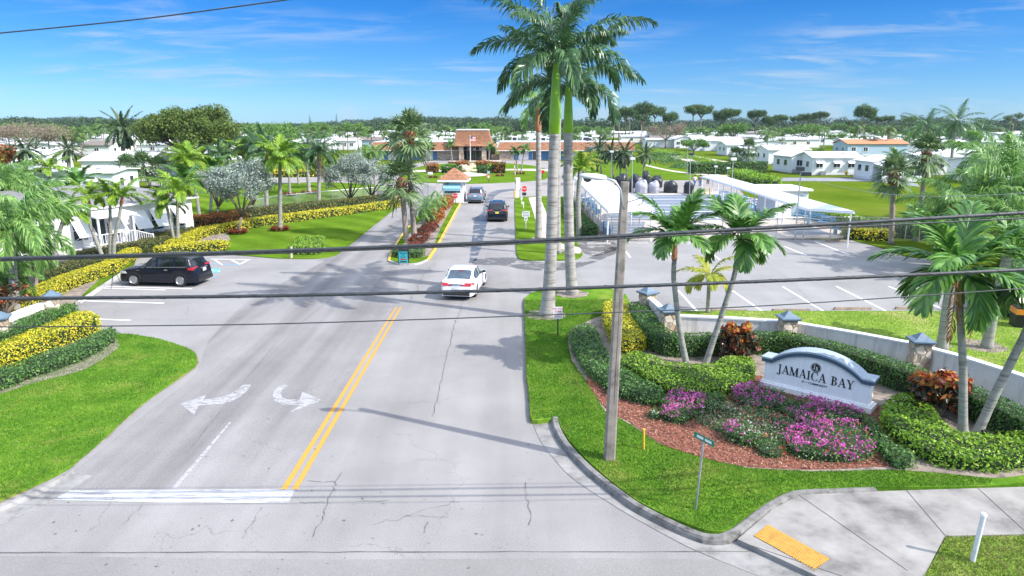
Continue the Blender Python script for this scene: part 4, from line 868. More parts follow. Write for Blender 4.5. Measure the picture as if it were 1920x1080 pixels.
def rosette_mesh(seed, m, n=26, L=.4, w=.06, name='leaves'):
    rng = np.random.default_rng(seed); V = []; F = []
    for i in range(n):
        el = math.radians(rng.uniform(15, 80)); az = i*2.4; d = np.array([math.cos(az)*math.cos(el), math.sin(az)*math.cos(el), math.sin(el)]); s = np.array([-math.sin(az), math.cos(az), 0])*w/2; l = L*rng.uniform(.7, 1.1)
        p = d*l*.55; t = d*l+np.array([math.cos(az), math.sin(az), -1])*l*.15; b = len(V); V += [-s*.6, s*.6, p+s, p-s, t-s*.1, t+s*.1]; F += [(b, b+1, b+2, b+3), (b+3, b+2, b+5, b+4)]
    return mesh_np(name, np.array(V), F, [M_[m]])
def tree_branches(rng, h, spread, trunk_h, r, n=7, sub=3, lean=(0, 0), flat=.5):
    mb = MB(); tips = []; top = Vector((lean[0], lean[1], trunk_h)); mb.tube([(0, 0, -.1), (lean[0]*.4, lean[1]*.4, trunk_h*.5), tuple(top)], [r*1.25, r*.95, r*.85], 9)
    for i in range(n):
        a = i*2.4+rng.uniform(-.4, .4); e = rng.uniform(.25, 1.1); rad = spread*rng.uniform(.45, .85); dz = (h-trunk_h)*(flat+(1-flat)*e)*rng.uniform(.55, .85)*(1.3-.65*rad/spread)
        p2 = top+Vector((math.cos(a)*rad*.5, math.sin(a)*rad*.5, dz*.62)); p3 = top+Vector((math.cos(a)*rad, math.sin(a)*rad, dz)); mb.tube([top-Vector((0, 0, .1)), p2, p3], [r*.6, r*.36, r*.12], 6); tips.append(p3)
        for j in range(sub):
            b = a+rng.uniform(-1, 1); q = p2.lerp(p3, rng.uniform(.1, .8)); e2 = q+Vector((math.cos(b)*spread*.3, math.sin(b)*spread*.3, (h-trunk_h)*rng.uniform(.05, .3))); mb.tube([q, e2], [r*.22, r*.06], 5); tips.append(e2)
    return mb, tips
def tree_meshes(seed, h, spread, trunk_h, r, m, leaf=.25, dens=14, blob=.3, n=7, sub=3, bark='bark_tree', flat=.5, shell=.45, squash=.6, extra=0, lean=(0, 0)):
    rng = np.random.default_rng(seed); mb, tips = tree_branches(rng, h, spread, trunk_h, r, n, sub, lean, flat)
    bl = [(tuple(t), (spread*blob*rng.uniform(.7, 1.2), spread*blob*rng.uniform(.7, 1.2), spread*blob*squash*rng.uniform(.7, 1.2))) for t in tips]
    for i in range(extra):
        a = rng.uniform(0, 6.28); rr = spread*.8*math.sqrt(rng.uniform(0, 1)); dome = math.sqrt(max(0, 1-(rr/spread)**2)); bl.append(((lean[0]+rr*math.cos(a), lean[1]+rr*math.sin(a), trunk_h+(h-trunk_h)*(.16+.7*dome*rng.uniform(.55, 1.05))), (spread*blob, spread*blob, spread*blob*squash)))
    V, F = clump_leaves(bl, dens, leaf, rng, shell)
    return (mesh_np('trunk', np.array(mb.v), mb.f, [M_[bark]], smooth=True), mesh_np('crown', V, F, [M_[m]]))
def tree(name, label, loc, meshes, sc=1.0, rz=0, group=None, cat='tree', mats=None):
    o = thing(name, label, cat, tuple(loc), rz, group); o.scale = sc if hasattr(sc, '__len__') else (sc,)*3
    for nm, me in zip(('trunk', 'crown'), meshes): link(nm, me, o)
    return o
# ================================================================ PALMS OF THE ENTRANCE
palm('royal', 'tallest royal palm, thick pale trunk on the grass point beside the entrance road', (1026, 592), (1043, 118), r=(.3, .215), mid=[(1033, 480), (1037, 330)], shaft=3.0, shaft_r=.2, Rpx=192, own=feather_crown('royal', 11, n=16, e=(86, 22)), flare=1.55, rz=.4, z0=.14)
palm('royal', 'second royal palm, a little behind the tallest one, trunk base darkened on the grass', (1073, 552), (1066, 158), r=(.28, .225), mid=[(1068, 470), (1065, 330)], shaft=2.35, shaft_r=.2, shaftm='shaft', Rpx=175, own=feather_crown('royal', 23, n=14, e=(84, 5)), rz=2.1, z0=.14)
palm('royal', 'slim royal palm with orange leaf sheath beside the small white rule signs', (1010, 449), (1009, 200), r=(.25, .17), mid=[(1010, 330)], shaft=1.8, shaft_r=.2, shaftm='sheath', Rpx=92, own=feather_crown('royal', 25, n=10, m='lf_fox'), rz=1.2)
palm('royal', 'royal palm mostly hidden behind the tallest one, next to the footpath', (1046, 475), (1048, 178), r=(.2, .16), mid=[(1046, 330)], shaft=1.5, shaftm='shaft2', Rpx=100, own=feather_crown('royal', 24, n=9), rz=3.4)
palm('bright', 'leaning grey trunk palm at the corner of the left court canopy', (1086, 441), (1088, 318), r=(.22, .18), mid=[(1084, 380)], Rpx=46, var=1)
# sign garden
palm('adon', 'left of two slender palms crossing above the green shrubs, upright crown', (1290, 692), (1266, 447), mid=[(1274, 615), (1263, 520)], r=(.115, .085), shaft=.75, shaft_r=.09, shaftm='sheath', Rpx=100, own=feather_crown('adon', 5, n=14, e=(88, 15)), rz=.3, z0=.15)
palm('adon', 'right of two slender palms above the green shrubs, trunk bowed to the right', (1320, 688), (1389, 448), mid=[(1350, 600), (1376, 520)], r=(.115, .085), shaft=.8, shaft_r=.09, shaftm='shaft2', Rpx=102, own=feather_crown('adon', 16, n=14, e=(88, 8)), rz=1.0, z0=.15)
palm('yellow', 'small yellowish palm at the near edge of the parking lot, behind the wall', (1327, 586), (1330, 518), r=(.1, .085), shaft=.3, shaftm='shaft2', Rpx=64, own=feather_crown('yellow', 9, n=10, e=(85, 5)), z0=.15)
palm('adon', 'palm with brown dead frond and yellow green shaft right of the croton', (1806, 822), (1798, 508), mid=[(1806, 700), (1800, 590)], r=(.12, .085), shaft=.95, shaft_r=.1, shaftm='shaft2', Rpx=150, own=feather_crown('adon', 27, n=14, e=(85, -5)), dead=3, rz=.8, z0=.15, flare=1.7)
palm('adon', 'palm leaning out to the right edge above the big green hedge', (1826, 822), (1958, 545), mid=[(1868, 735), (1918, 635)], r=(.13, .1), shaft=.7, shaftm='shaft2', Rpx=140, var=2, z0=.15, flare=1.5)
palm('fox', 'thick grey trunk palm behind the wall, left of the two', (1766, 655), (1800, 452), mid=[(1778, 560)], r=(.2, .16), shaft=.6, shaftm='shaft2', Rpx=95, own=feather_crown('bright', 41, n=14), z0=.15)
palm('fox', 'thick grey trunk palm behind the wall, leaning over the dark hedge', (1850, 652), (1897, 452), mid=[(1868, 560)], r=(.2, .16), shaft=.6, shaftm='shaft2', Rpx=100, own=feather_crown('adon', 43, n=13), z0=.15)
# right hand mass of feathery palms
palm('fox', 'broad drooping foxtail palm on the grass behind the parking lot', (1800, 505), (1797, 392), r=(.3, .24), Rpx=108, own=feather_crown('fox', 51, n=20), boots=.8, bark='bark_sabal')
palm('fox', 'feathery foxtail palm at the right edge, highest of the green mass', (1900, 500), (1895, 345), r=(.22, .18), Rpx=140, var=1)
palm('fox', 'lower foxtail palm at the right edge in front of the green mass', (1920, 530), (1925, 425), r=(.2, .16), Rpx=105, var=2)
palm('sabal', 'short cabbage palm with brown boots beside the golden hedge', (1671, 457), (1676, 322), r=(.19, .17), boots=1.0, Rpx=46, var=0)
palm('sabal', 'taller leaning cabbage palm right of the golden hedge', (1717, 450), (1738, 285), mid=[(1725, 400)], r=(.19, .16), boots=.7, Rpx=50, var=1)
# median
palm('sabal', 'nearer cabbage palm on the median with shaggy brown boots', (762, 450), (752, 335), mid=[(758, 400)], r=(.21, .2), boots=1.45, Rpx=56, var=2, z0=.1)
palm('sabal', 'taller cabbage palm on the median, crown above the clubhouse roof', (777, 446), (768, 248), mid=[(770, 350)], r=(.2, .2), boots=1.2, Rpx=60, var=3, z0=.1)
for q, t, rp in (((792, 432), (793, 392), 34), ((806, 415), (807, 380), 30), ((822, 402), (822, 372), 26), ((842, 378), (846, 345), 26), ((798, 420), (800, 402), 24)):
    palm('pygmy', 'bushy pygmy palms on the narrow median planting', q, t, r=(.07, .06), Rpx=rp, group='pygmy palms on the median')
# left: in front of the office
palm('adon', 'palm right of the office steps, bowed to the left', (200, 500), (166, 370), mid=[(180, 450), (169, 420)], r=(.13, .09), shaft=.5, shaftm='sheath', Rpx=46, own=feather_crown('bright', 61, n=10))
palm('adon', 'straight palm at the handrail of the office steps', (207, 497), (206, 368), mid=[(207, 440)], r=(.13, .09), shaft=.5, shaftm='shaft2', Rpx=44, own=feather_crown('bright', 62, n=9))
palm('adon', 'palm at the handrail of the office steps, bowed to the right', (213, 497), (230, 368), mid=[(214, 450), (222, 415)], r=(.13, .09), shaft=.5, shaftm='sheath', Rpx=48, own=feather_crown('bright', 63, n=10))
palm('adon', 'left trunk of the palm pair between office and yellow hedge end', (329, 460), (312, 385), mid=[(320, 420)], r=(.13, .09), shaft=.4, shaftm='shaft2', Rpx=46, own=feather_crown('bright', 64, n=11))
palm('adon', 'upright tallest palm of the pair between office and yellow hedge end', (334, 460), (333, 360), mid=[(333, 410)], r=(.14, .1), shaft=.4, shaftm='shaft2', Rpx=56, own=feather_crown('bright', 65, n=13))
palm('adon', 'palm behind the pair at the far corner of the office', (341, 440), (347, 340), mid=[(344, 395)], r=(.13, .09), shaft=.4, shaftm='shaft2', Rpx=44, var=1)
palm('fox', 'large soft plumed palm filling the left edge', (30, 600), (18, 425), r=(.2, .15), Rpx=140, own=feather_crown('fox', 71, n=20))
palm('fox', 'soft plumed palm at left edge whose fronds sweep over the office window', (60, 545), (58, 395), r=(.15, .12), Rpx=70, own=feather_crown('fox', 72, n=18), shaft=.5, shaftm='shaft')
palm('bright', 'pale trunk palm left of the large awning window', (108, 520), (122, 400), mid=[(103, 470)], r=(.14, .1), shaft=.4, shaftm='shaft2', Rpx=56, own=feather_crown('bright', 66, n=12))
palm('bright', 'bright palm low at the left edge under the plumed palms', (12, 560), (14, 462), r=(.12, .09), shaft=.4, shaftm='shaft', Rpx=60, own=feather_crown('bright', 67, n=10))
palm('date', 'low shaggy palm behind the yellow hedge at the left edge', (22, 590), (14, 520), r=(.2, .18), Rpx=78, own=feather_crown('fox', 73, n=22, droop=(70, 120)))
palm('date', 'low shaggy palm behind the yellow hedge below the awning window', (66, 545), (66, 480), r=(.14, .12), Rpx=58, own=feather_crown('fox', 74, n=18, droop=(70, 120)))
# left middle distance
palm('date', 'tall date palm with hanging fronds standing before the white roofs', (231, 330), (230, 242), r=(.35, .35), Rpx=48, own=feather_crown('date', 81, n=46, e=(85, -60)))
palm('coco', 'dark drooping palm before white roofs at the far left', (50, 345), (46, 282), r=(.3, .25), Rpx=52, own=feather_crown('date', 82, n=30, e=(80, -40)))
palm('coco', 'dark drooping palm between the far left palm and date palm', (130, 340), (128, 280), r=(.3, .25), Rpx=44, own=feather_crown('date', 83, n=28, e=(80, -40)))
for i, (b, t, rp, l) in enumerate((((252, 352), (238, 312), 34, 'leftmost of the three low cabbage palms behind the office roof'), ((282, 350), (268, 308), 34, 'middle one of the three low cabbage palms behind the office roof'), ((308, 350), (298, 314), 32, 'rightmost of the three low cabbage palms behind the office roof'))):
    palm('sabal', l, b, t, r=(.2, .2), Rpx=rp, var=i)
palm('bright', 'light green palm right of the office roof before the big tree', (374, 405), (356, 300), mid=[(366, 350)], r=(.16, .12), Rpx=44, var=2)
palm('bright', 'yellow green palm with straight trunk and red bromeliad ring on the lawn', (525, 430), (525, 300), r=(.19, .13), shaft=.5, shaftm='shaft', Rpx=60, own=feather_crown('bright', 91, n=15))
palm('royal', 'dark palm with brown hanging seed fronds beside the silver tree', (598, 391), (598, 288), r=(.2, .16), shaft=.5, shaftm='shaft2', Rpx=52, var=1, dead=5)
palm('royal', 'dark palm left of the yellow green palm with brown hanging frond', (500, 402), (498, 285), r=(.2, .16), shaft=.5, shaftm='shaft2', Rpx=62, var=2, dead=4)
palm('royal', 'palm with thick trunk and bromeliad ring far on the fenced lawn', (580, 362), (574, 288), r=(.26, .2), Rpx=44, var=3, dead=2)
palm('adon', 'slim palm with bromeliad ring on the fenced lawn, left of the thick one', (544, 366), (540, 290), r=(.16, .12), Rpx=40, var=3)
palm('fox', 'bright green palm tuft above the silver trees', (704, 372), (700, 285), r=(.14, .1), Rpx=30, var=3)
for i, (bx, tx, ty, rp) in enumerate(((462, 455, 285, 40), (478, 482, 270, 42), (430, 425, 290, 38))):
    palm('royal' if i % 2 else 'bright', ('light green palm just right of the big round tree', 'tall dark green palm right of the big round tree', 'light green palm in front of the big round tree')[i], (bx, 345), (tx, ty), r=(.22, .18), Rpx=rp, var=i)
# right middle distance
palm('coco', 'leftmost of three tall dark palms against the sky on the right', (1741, 318), (1736, 238), r=(.3, .24), Rpx=50, own=feather_crown('coco', 95, n=20))
palm('coco', 'middle one of three tall dark palms against the sky on the right', (1783, 332), (1794, 228), mid=[(1786, 280)], r=(.28, .22), Rpx=54, own=feather_crown('coco', 96, n=20))
palm('coco', 'rightmost of three tall dark palms, green shaft, against the sky', (1829, 330), (1841, 243), mid=[(1832, 290)], r=(.28, .22), shaft=2.2, shaftm='shaft2', Rpx=44, var=1)
palm('sabal', 'cabbage palm by the dark clipped hedge behind the court', (1404, 322), (1404, 276), r=(.2, .18), Rpx=24, var=0)
palm('sabal', 'smaller shaggy cabbage palm left of the hedge end', (1386, 322), (1380, 288), r=(.18, .16), Rpx=18, var=1)
palm('adon', 'small palm before the porch of the nearest white home', (1690, 330), (1678, 296), r=(.1, .08), Rpx=24, var=2)
for i, (bx, by, tx, ty, rp) in enumerate(((1150, 332, 1146, 286, 30), (1176, 335, 1172, 288, 34), (1205, 335, 1210, 290, 28), (1128, 332, 1124, 280, 30), (1162, 334, 1165, 300, 26))):
    palm('date', 'drooping green palms in the clump behind the left court canopy', (bx, by), (tx, ty), r=(.14, .12), Rpx=rp, var=i % 3, group='palm clump behind the left canopy')
palm('yellow', 'yellow palm in front of the palm clump at the canopy end', (1094, 345), (1096, 303), r=(.14, .1), Rpx=36, own=feather_crown('yellow', 97, n=13))
# palm pairs round the clubhouse and the oval green
for (b, t, rp, l) in (((971, 325), (966, 284), 15, 'left trunk of the palm pair on the oval green'), ((976, 325), (984, 280), 16, 'right trunk of the palm pair on the oval green'), ((848, 305), (845, 272), 14, 'palm left of the clubhouse portico'), ((916, 304), (919, 276), 13, 'palm right of the clubhouse portico'),
                      ((736, 302), (734, 272), 14, 'palm by the left end of the clubhouse'), ((797, 312), (800, 270), 15, 'leaning palm before the white clubhouse door'), ((790, 305), (786, 272), 14, 'palm before the blue clubhouse panels'), ((806, 300), (806, 275), 12, 'slim palm near the middle of the left clubhouse wing')):
    palm('adon', l, b, t, r=(.13, .1), Rpx=rp, var=int(b[0]) % 4)
# ================================================================ HEDGES AND BEDS
def W(*p): return crv(GP(p), 4, True)
FR = 'planting round the entrance sign'
hedge('hedge', 'low dark green loose shrub border curving beside the grass, left of the utility pole', 'hedge', W((1085, 628), (1070, 640), (1075, 668), (1092, 700), (1120, 728), (1150, 752), (1190, 765), (1235, 772), (1245, 760), (1205, 735), (1160, 705), (1130, 670), (1118, 640), (1105, 626)), .38, 'lf_green', .085, 330, z0=.14, bumps=.05, wave=.06)
hedge('hedge', 'clipped golden yellow hedge block behind the utility pole', 'hedge', W((1135, 592), (1168, 590), (1185, 625), (1207, 655), (1205, 668), (1170, 672), (1145, 650), (1132, 615)), .62, 'lf_gold', .085, 330, z0=.14, wave=.035)
hedge('hedge', 'bright green shrub mass below the two crossing slender palms', 'hedge', W((1172, 690), (1165, 705), (1195, 722), (1245, 748), (1300, 760), (1340, 755), (1395, 742), (1412, 722), (1405, 700), (1370, 698), (1330, 712), (1290, 712), (1240, 705), (1205, 690)), .5, 'lf_lime', .085, 340, z0=.14, bumps=.06)
hedge('hedge', 'green shrub clump between the bright shrubs and the pink flowers', 'hedge', W((1240, 765), (1300, 762), (1345, 760), (1360, 770), (1340, 785), (1290, 780), (1245, 780)), .35, 'lf_green', .08, 300, z0=.14, bumps=.05)
hedge('hedge', 'tall dark clipped hedge running down from the first stone pillar', 'hedge', ribbon(GP([(1194, 606), (1212, 640), (1235, 664), (1262, 672)]), .9), .85, 'lf_dark', .07, 360, z0=.14, wave=.035)
hedge('hedge', 'dark clipped hedge at the wall foot between second and third pillar', 'hedge', ribbon(GP([(1262, 672), (1330, 670), (1400, 667), (1460, 668)]), .75), .8, 'lf_dark', .07, 360, z0=.14, wave=.035)
hedge('hedge', 'long dark clipped hedge between wall and sign', 'hedge', ribbon(GP([(1460, 668), (1560, 692), (1640, 718), (1720, 748)]), .8), .85, 'lf_dark', .07, 360, z0=.14, wave=.035)
hedge('hedge', 'dark clipped hedge along the wall behind the two leaning palms', 'hedge', ribbon(GP([(1745, 755), (1830, 792), (1920, 838), (2060, 900)]), .85), .85, 'lf_dark', .07, 320, z0=.14, wave=.035)
hedge('hedge', 'big bright green shrub mass curving along the sidewalk at the right', 'hedge', W((1655, 790), (1652, 815), (1690, 850), (1740, 880), (1800, 893), (1860, 897), (1930, 888), (2040, 870), (2060, 840), (1960, 850), (1925, 843), (1860, 848), (1800, 850), (1760, 826), (1745, 795), (1720, 775), (1680, 772)), .5, 'lf_lime', .09, 340, z0=.14, bumps=.07)
hedge('hedge', 'low green shrubs at the right end of the flower bed', 'hedge', W((1615, 815), (1640, 850), (1660, 880), (1690, 893), (1712, 886), (1700, 868), (1668, 850), (1645, 820), (1630, 808)), .3, 'lf_green', .085, 330, z0=.14, bumps=.05)
def flowers(label, pts, fl, h=.35, seed=1, m='lf_green', dens=300, core=True):
    hedge('flower_clump', label, 'flowers', crv(GP(pts), 3, True), h, m, .06, dens, z0=.14, bumps=.07, core=True, coreh=.86 if core else .15, flower=fl, seed=seed, wave=.09, round_=.2)
flowers('leftmost magenta flower clump next to the green shrubs', [(1245, 768), (1235, 790), (1250, 803), (1285, 806), (1310, 790), (1325, 770), (1300, 762), (1265, 758)], [('fl_pink', 1, .42, .07)], seed=3)
flowers('magenta flower clump directly below the left end of the sign', [(1370, 760), (1395, 778), (1440, 785), (1475, 775), (1470, 757), (1430, 745), (1400, 745), (1375, 750)], [('fl_pink', 2, .34, .07)], seed=4)
flowers('magenta flower clump below the middle of the sign', [(1455, 780), (1470, 800), (1520, 812), (1590, 812), (1625, 800), (1590, 782), (1540, 775), (1490, 770)], [('fl_pink', 3, .32, .07), ('fl_red', 9, .02, .05)], seed=5)
flowers('largest magenta flower clump at the front right of the bed', [(1465, 835), (1475, 862), (1520, 876), (1600, 880), (1640, 866), (1630, 840), (1600, 815), (1550, 812), (1500, 815)], [('fl_pink', 4, .34, .07), ('fl_red', 2, .03, .05)], seed=6)
flowers('small mixed pink and white flower clump behind the street sign', [(1352, 822), (1370, 842), (1410, 850), (1425, 835), (1400, 815), (1370, 808)], [('fl_pink', 5, .26, .065), ('fl_white', 8, .05, .05)], seed=7, dens=560)
flowers('scarlet flower clump at the front of the bed', [(1412, 852), (1430, 868), (1468, 870), (1470, 850), (1450, 835), (1425, 832)], [('fl_red', 6, .22, .055)], seed=8, h=.25)
flowers('sparse olive plants with scattered red flowers in the middle of the bed', [(1300, 795), (1330, 815), (1375, 825), (1425, 845), (1470, 850), (1500, 822), (1470, 800), (1450, 785), (1400, 778), (1345, 772), (1325, 772)], [('fl_red', 7, .03, .05), ('fl_white', 3, .015, .05), ('fl_pink', 2, .03, .05)], seed=9, h=.22, m='lf_sabal', dens=420, core=False)
flowers('little white flower tuft on the red mulch', [(1212, 785), (1218, 797), (1238, 797), (1236, 783)], [('fl_white', 1, .1, .05)], seed=10, h=.25)
def croton(label, base, Rm, h, seed):
    o = thing('croton_bush', label, 'shrub', tuple(G(*base, .15)))
    rng = np.random.default_rng(seed); bl = []
    for i in range(34):
        a = rng.uniform(0, 6.28); r = Rm*.8*math.sqrt(rng.uniform(0, 1)); z = h*rng.uniform(.28, .9)*(1-.3*(r/Rm)**2); bl.append(((r*math.cos(a), r*math.sin(a), z), (Rm*.24,)*3))
    V, F = clump_leaves(bl, 105, .17, rng, .3, 2.3, .9); fm = ((V.reshape(-1, 4, 3)[:, :, 2].mean(1) > h*.74) & (rng.uniform(0, 1, len(F)) < .75)).astype(int); link('foliage', mesh_np('foliage', V, F, [M_['lf_croton'], M_['lf_crotontip']], fm), o)
    mb = MB()
    for i in range(7): a = i*.9; mb.tube([(.03*math.cos(a), .03*math.sin(a), -.05), (Rm*.3*math.cos(a), Rm*.3*math.sin(a), h*.45), (Rm*.6*math.cos(a), Rm*.6*math.sin(a), h*.7)], [.035, .025, .01], 5)
    mb.build('stems', M_['branch_grey'], o); return o
croton('dark croton bush with orange tips behind the crossing slender palms', (1382, 676), .88, 1.65, 3)
croton('dark croton bush with red tips between the sign and the leaning palms', (1760, 778), .95, 1.45, 4)
# behind the parking
hedge('hedge', 'short clipped golden hedge at the far corner of the parking lot', 'hedge', ribbon(GP([(1588, 447), (1630, 450), (1665, 451)]), 1.3), .8, 'lf_gold', .16, 90, wave=.06)
hedge('hedge', 'dark green hedge behind the short golden hedge and the fence', 'hedge', ribbon(GP([(1583, 442), (1640, 445), (1700, 447), (1765, 452)]), 1.0), 1.2, 'lf_dark', .16, 90, wave=.06)
hedge('hedge', 'low bright hedge along the field side of the right canopy', 'hedge', ribbon(GP([(1470, 395), (1540, 415), (1600, 432), (1660, 440)]), 1.2), 1.1, 'lf_lime', .2, 60, bumps=.08)
hedge('hedge', 'dark hedge screen beside the thick leaning trunks at the right edge', 'hedge', ribbon(GP([(1905, 600), (1925, 560), (1950, 520), (1980, 480)]), 1.8), 2.1, 'lf_dark', .1, 160, wave=.08)
hedge('shrub', 'pale yellow green shrub above the black and orange bin', 'shrub', ribbon(GP([(1912, 606), (1935, 604)]), .8), 1.5, 'lf_gold', .09, 130, bumps=.1)
hedge('hedge', 'long dark clipped hedge behind the courts, by the cabbage palms', 'hedge', ribbon(GP([(1296, 326), (1360, 325), (1432, 323)]), 2.0), 1.9, 'lf_dark', .28, 30, wave=.08)
hedge('hedge', 'lime green shrub row between dark hedge and right canopy', 'hedge', ribbon(GP([(1382, 340), (1412, 350), (1446, 358)]), 2.6), 1.7, 'lf_lime', .28, 36, bumps=.25, wave=.15)
hedge('hedge', 'hedge with reddish top beside the left court wall', 'hedge', ribbon(GP([(1064, 392), (1084, 420), (1108, 446)]), 1.1), .9, 'lf_dark', .13, 110, topm=None, wave=.05)
# left side
hedge('hedge', 'dark green clipped hedge along the left white wall', 'hedge', ribbon(GP([(-220, 745), (-100, 705), (0, 668), (80, 635), (128, 612)]), 1.15), .95, 'lf_dark', .075, 340, wave=.035)
hedge('hedge', 'golden yellow clipped hedge in front of the dark hedge by the left wall', 'hedge', W((-200, 760), (-100, 742), (0, 702), (40, 685), (110, 655), (185, 628), (190, 622), (170, 612), (120, 617), (60, 645), (-60, 690), (-200, 735)), .7, 'lf_gold', .08, 330, wave=.035)
hedge('hedge', 'loose low green shrub border between golden hedge and front left lawn', 'hedge', W((-200, 790), (-60, 758), (0, 738), (60, 714), (120, 694), (180, 668), (216, 644), (213, 630), (190, 640), (120, 668), (20, 704), (-80, 740), (-200, 775)), .38, 'lf_green', .085, 320, bumps=.06, wave=.06)
hedge('hedge', 'sweeping golden hedge from the left pillar up to the black car', 'hedge', ribbon(GP([(-60, 640), (20, 602), (70, 572), (115, 545), (170, 525), (208, 512)]), 1.2), .62, 'lf_gold', .085, 260, wave=.05)
hedge('hedge', 'maroon green hedge between golden hedge and office', 'hedge', ribbon(GP([(60, 540), (110, 520), (160, 510), (200, 500)]), 1.4), .7, 'lf_cocoplum', .085, 240, wave=.05)
hedge('hedge', 'small golden hedge block at the front bumper of the black car', 'hedge', ribbon(GP([(208, 510), (230, 495), (252, 482)]), .9), .6, 'lf_gold', .085, 240, wave=.05)
hedge('hedge', 'dark hedge at the wall foot left of the office steps', 'hedge', ribbon(GP([(140, 495), (180, 486), (225, 478), (246, 474)]), .9), .7, 'lf_cocoplum', .09, 220, wave=.05)
hedge('hedge', 'mixed green hedge right of the office steps', 'hedge', ribbon(GP([(268, 476), (300, 464), (330, 452), (350, 444)]), 1.7), .75, 'lf_cocoplum', .1, 180, wave=.06)
hedge('hedge', 'golden hedge tongue reaching the lawn behind the black car', 'hedge', ribbon(GP([(300, 480), (350, 474), (400, 470), (420, 468)]), 1.3), .6, 'lf_gold', .1, 200, wave=.06)
hedge('hedge', 'golden hedge strip rising from the tongue to the lawn edge', 'hedge', ribbon(GP([(330, 470), (350, 456), (380, 443), (430, 434)]), 1.4), .6, 'lf_gold', .11, 160, wave=.06)
hedge('hedge', 'long low golden hedge along the back of the lawn', 'hedge', ribbon(GP([(430, 437), (480, 425), (540, 417), (620, 406), (690, 397), (745, 388)]), 1.2), .7, 'lf_gold', .14, 110, wave=.06)
hedge('hedge', 'long dark maroon hedge behind the low golden hedge', 'hedge', ribbon(GP([(380, 425), (440, 415), (540, 403), (640, 392), (745, 379)]), 1.3), .95, 'lf_cocoplum', .15, 100, wave=.06)
hedge('hedge', 'dark hedge along the office wall foot', 'hedge', ribbon(GP([(270, 462), (310, 446), (350, 432), (372, 424)]), 1.0), .8, 'lf_cocoplum', .1, 170, wave=.06)
hedge('croton_row', 'row of orange red crotons in front of the dark hedge near the office corner', 'shrub', ribbon(GP([(368, 428), (400, 424), (430, 421), (452, 416)]), 1.3), .95, 'lf_fire', .16, 110, bumps=.12, wave=.1)
hedge('hedge', 'little square hedge enclosure on the lawn corner beside the cream post', 'hedge', W((548, 478), (600, 478), (610, 462), (606, 456), (560, 457), (556, 462), (549, 466)), .55, 'lf_lime', .11, 150, wave=.05)
hedge('hedge', 'low hedge at the near end of the median beside the turquoise board', 'hedge', W((740, 486), (788, 486), (792, 476), (744, 474)), .45, 'lf_green', .1, 170, z0=.1)
for i, (x, y, l) in enumerate(((773, 474, 'red bromeliads at the near end of the median'), (785, 455, 'red bromeliads between the trunks on the median'), (802, 436, 'red and green bromeliads in the middle of the median'), (815, 418, 'orange crotons in the middle of the median'), (834, 392, 'orange red croton bush beside the guardhouse stop sign'))):
    tall = i > 2
    hedge('bromeliad_bed', l, 'bromeliads', ribbon(GP([(x-6, y+4), (x+8, y-8)]), 1.1), .9 if tall else .35, 'lf_fire' if tall else 'lf_red', .17, 110, z0=.1, bumps=.1, core=tall)
ROS = [rosette_mesh(s, 'lf_red', 34, .45, .07) for s in range(3)]
def ring(label, c, Rm, n=9, z=.1):
    q = G(*c, z); o = thing('bromeliad_ring', label, 'bromeliads', tuple(q))
    for i in range(n):
        r = link('rosette', ROS[i % 3], o, (Rm*math.cos(i*6.283/n), Rm*math.sin(i*6.283/n), 0)); r.scale = (1.1,)*3; r.rotation_euler = (0, 0, i)
ring('red bromeliad ring at the foot of the yellow green palm on the lawn', (525, 431), .6); ring('red bromeliad ring under the left silver tree', (447, 437), .55); ring('red bromeliad ring at the thick palm on the fenced lawn', (580, 362), .9); ring('red bromeliad ring at the slim palm on the fenced lawn', (544, 366), .7)
ring('dark red ring round the palm pair on the oval green', (974, 326), .8); ring('small dark red ring on the oval green near the yield sign', (937, 330), .6, 6); ring('small dark red ring on the oval green behind the guardhouse', (812, 333), .6, 6); ring('dark red ring round the palm left of the portico', (848, 306), .8); ring('dark red ring round the palm right of the portico', (917, 305), .8)
for l, x0, x1, y, h, m in (('dark green hedge block left of the oval fountain', 832, 862, 325, 1.3, 'lf_dark'), ('dark green hedge block right of the oval fountain', 899, 924, 325, 1.3, 'lf_dark'), ('orange croton bush at the right end of the oval hedge', 927, 943, 325, 1.9, 'lf_fire'), ('orange croton bush left of the guardhouse roof', 804, 818, 324, 1.6, 'lf_fire'),
                            ('orange croton row left behind the fountain', 860, 876, 315, 1.3, 'lf_fire'), ('orange croton row right behind the fountain', 896, 912, 314, 1.2, 'lf_fire'), ('low green hedge at the left clubhouse wing', 820, 848, 300, .9, 'lf_lime'), ('low hedge at the right clubhouse wing', 945, 1030, 299.5, .8, 'lf_lime'), ('low hedge under the blue clubhouse panels', 745, 815, 300, .8, 'lf_lime')):
    hedge('hedge' if 'hedge' in l[:20] else 'croton_bush', l, 'hedge' if 'hedge' in l[:20] else 'shrub', ribbon(GP([(x0, y), (x1, y)]), 1.6), h, m, .32, 26, bumps=.1, wave=.1)
hedge('hedge', 'yellow green hedge along the far road left of the ring', 'hedge', ribbon(GP([(470, 328), (530, 331), (592, 330)]), 1.6), 1.0, 'lf_gold', .3, 26, bumps=.05)
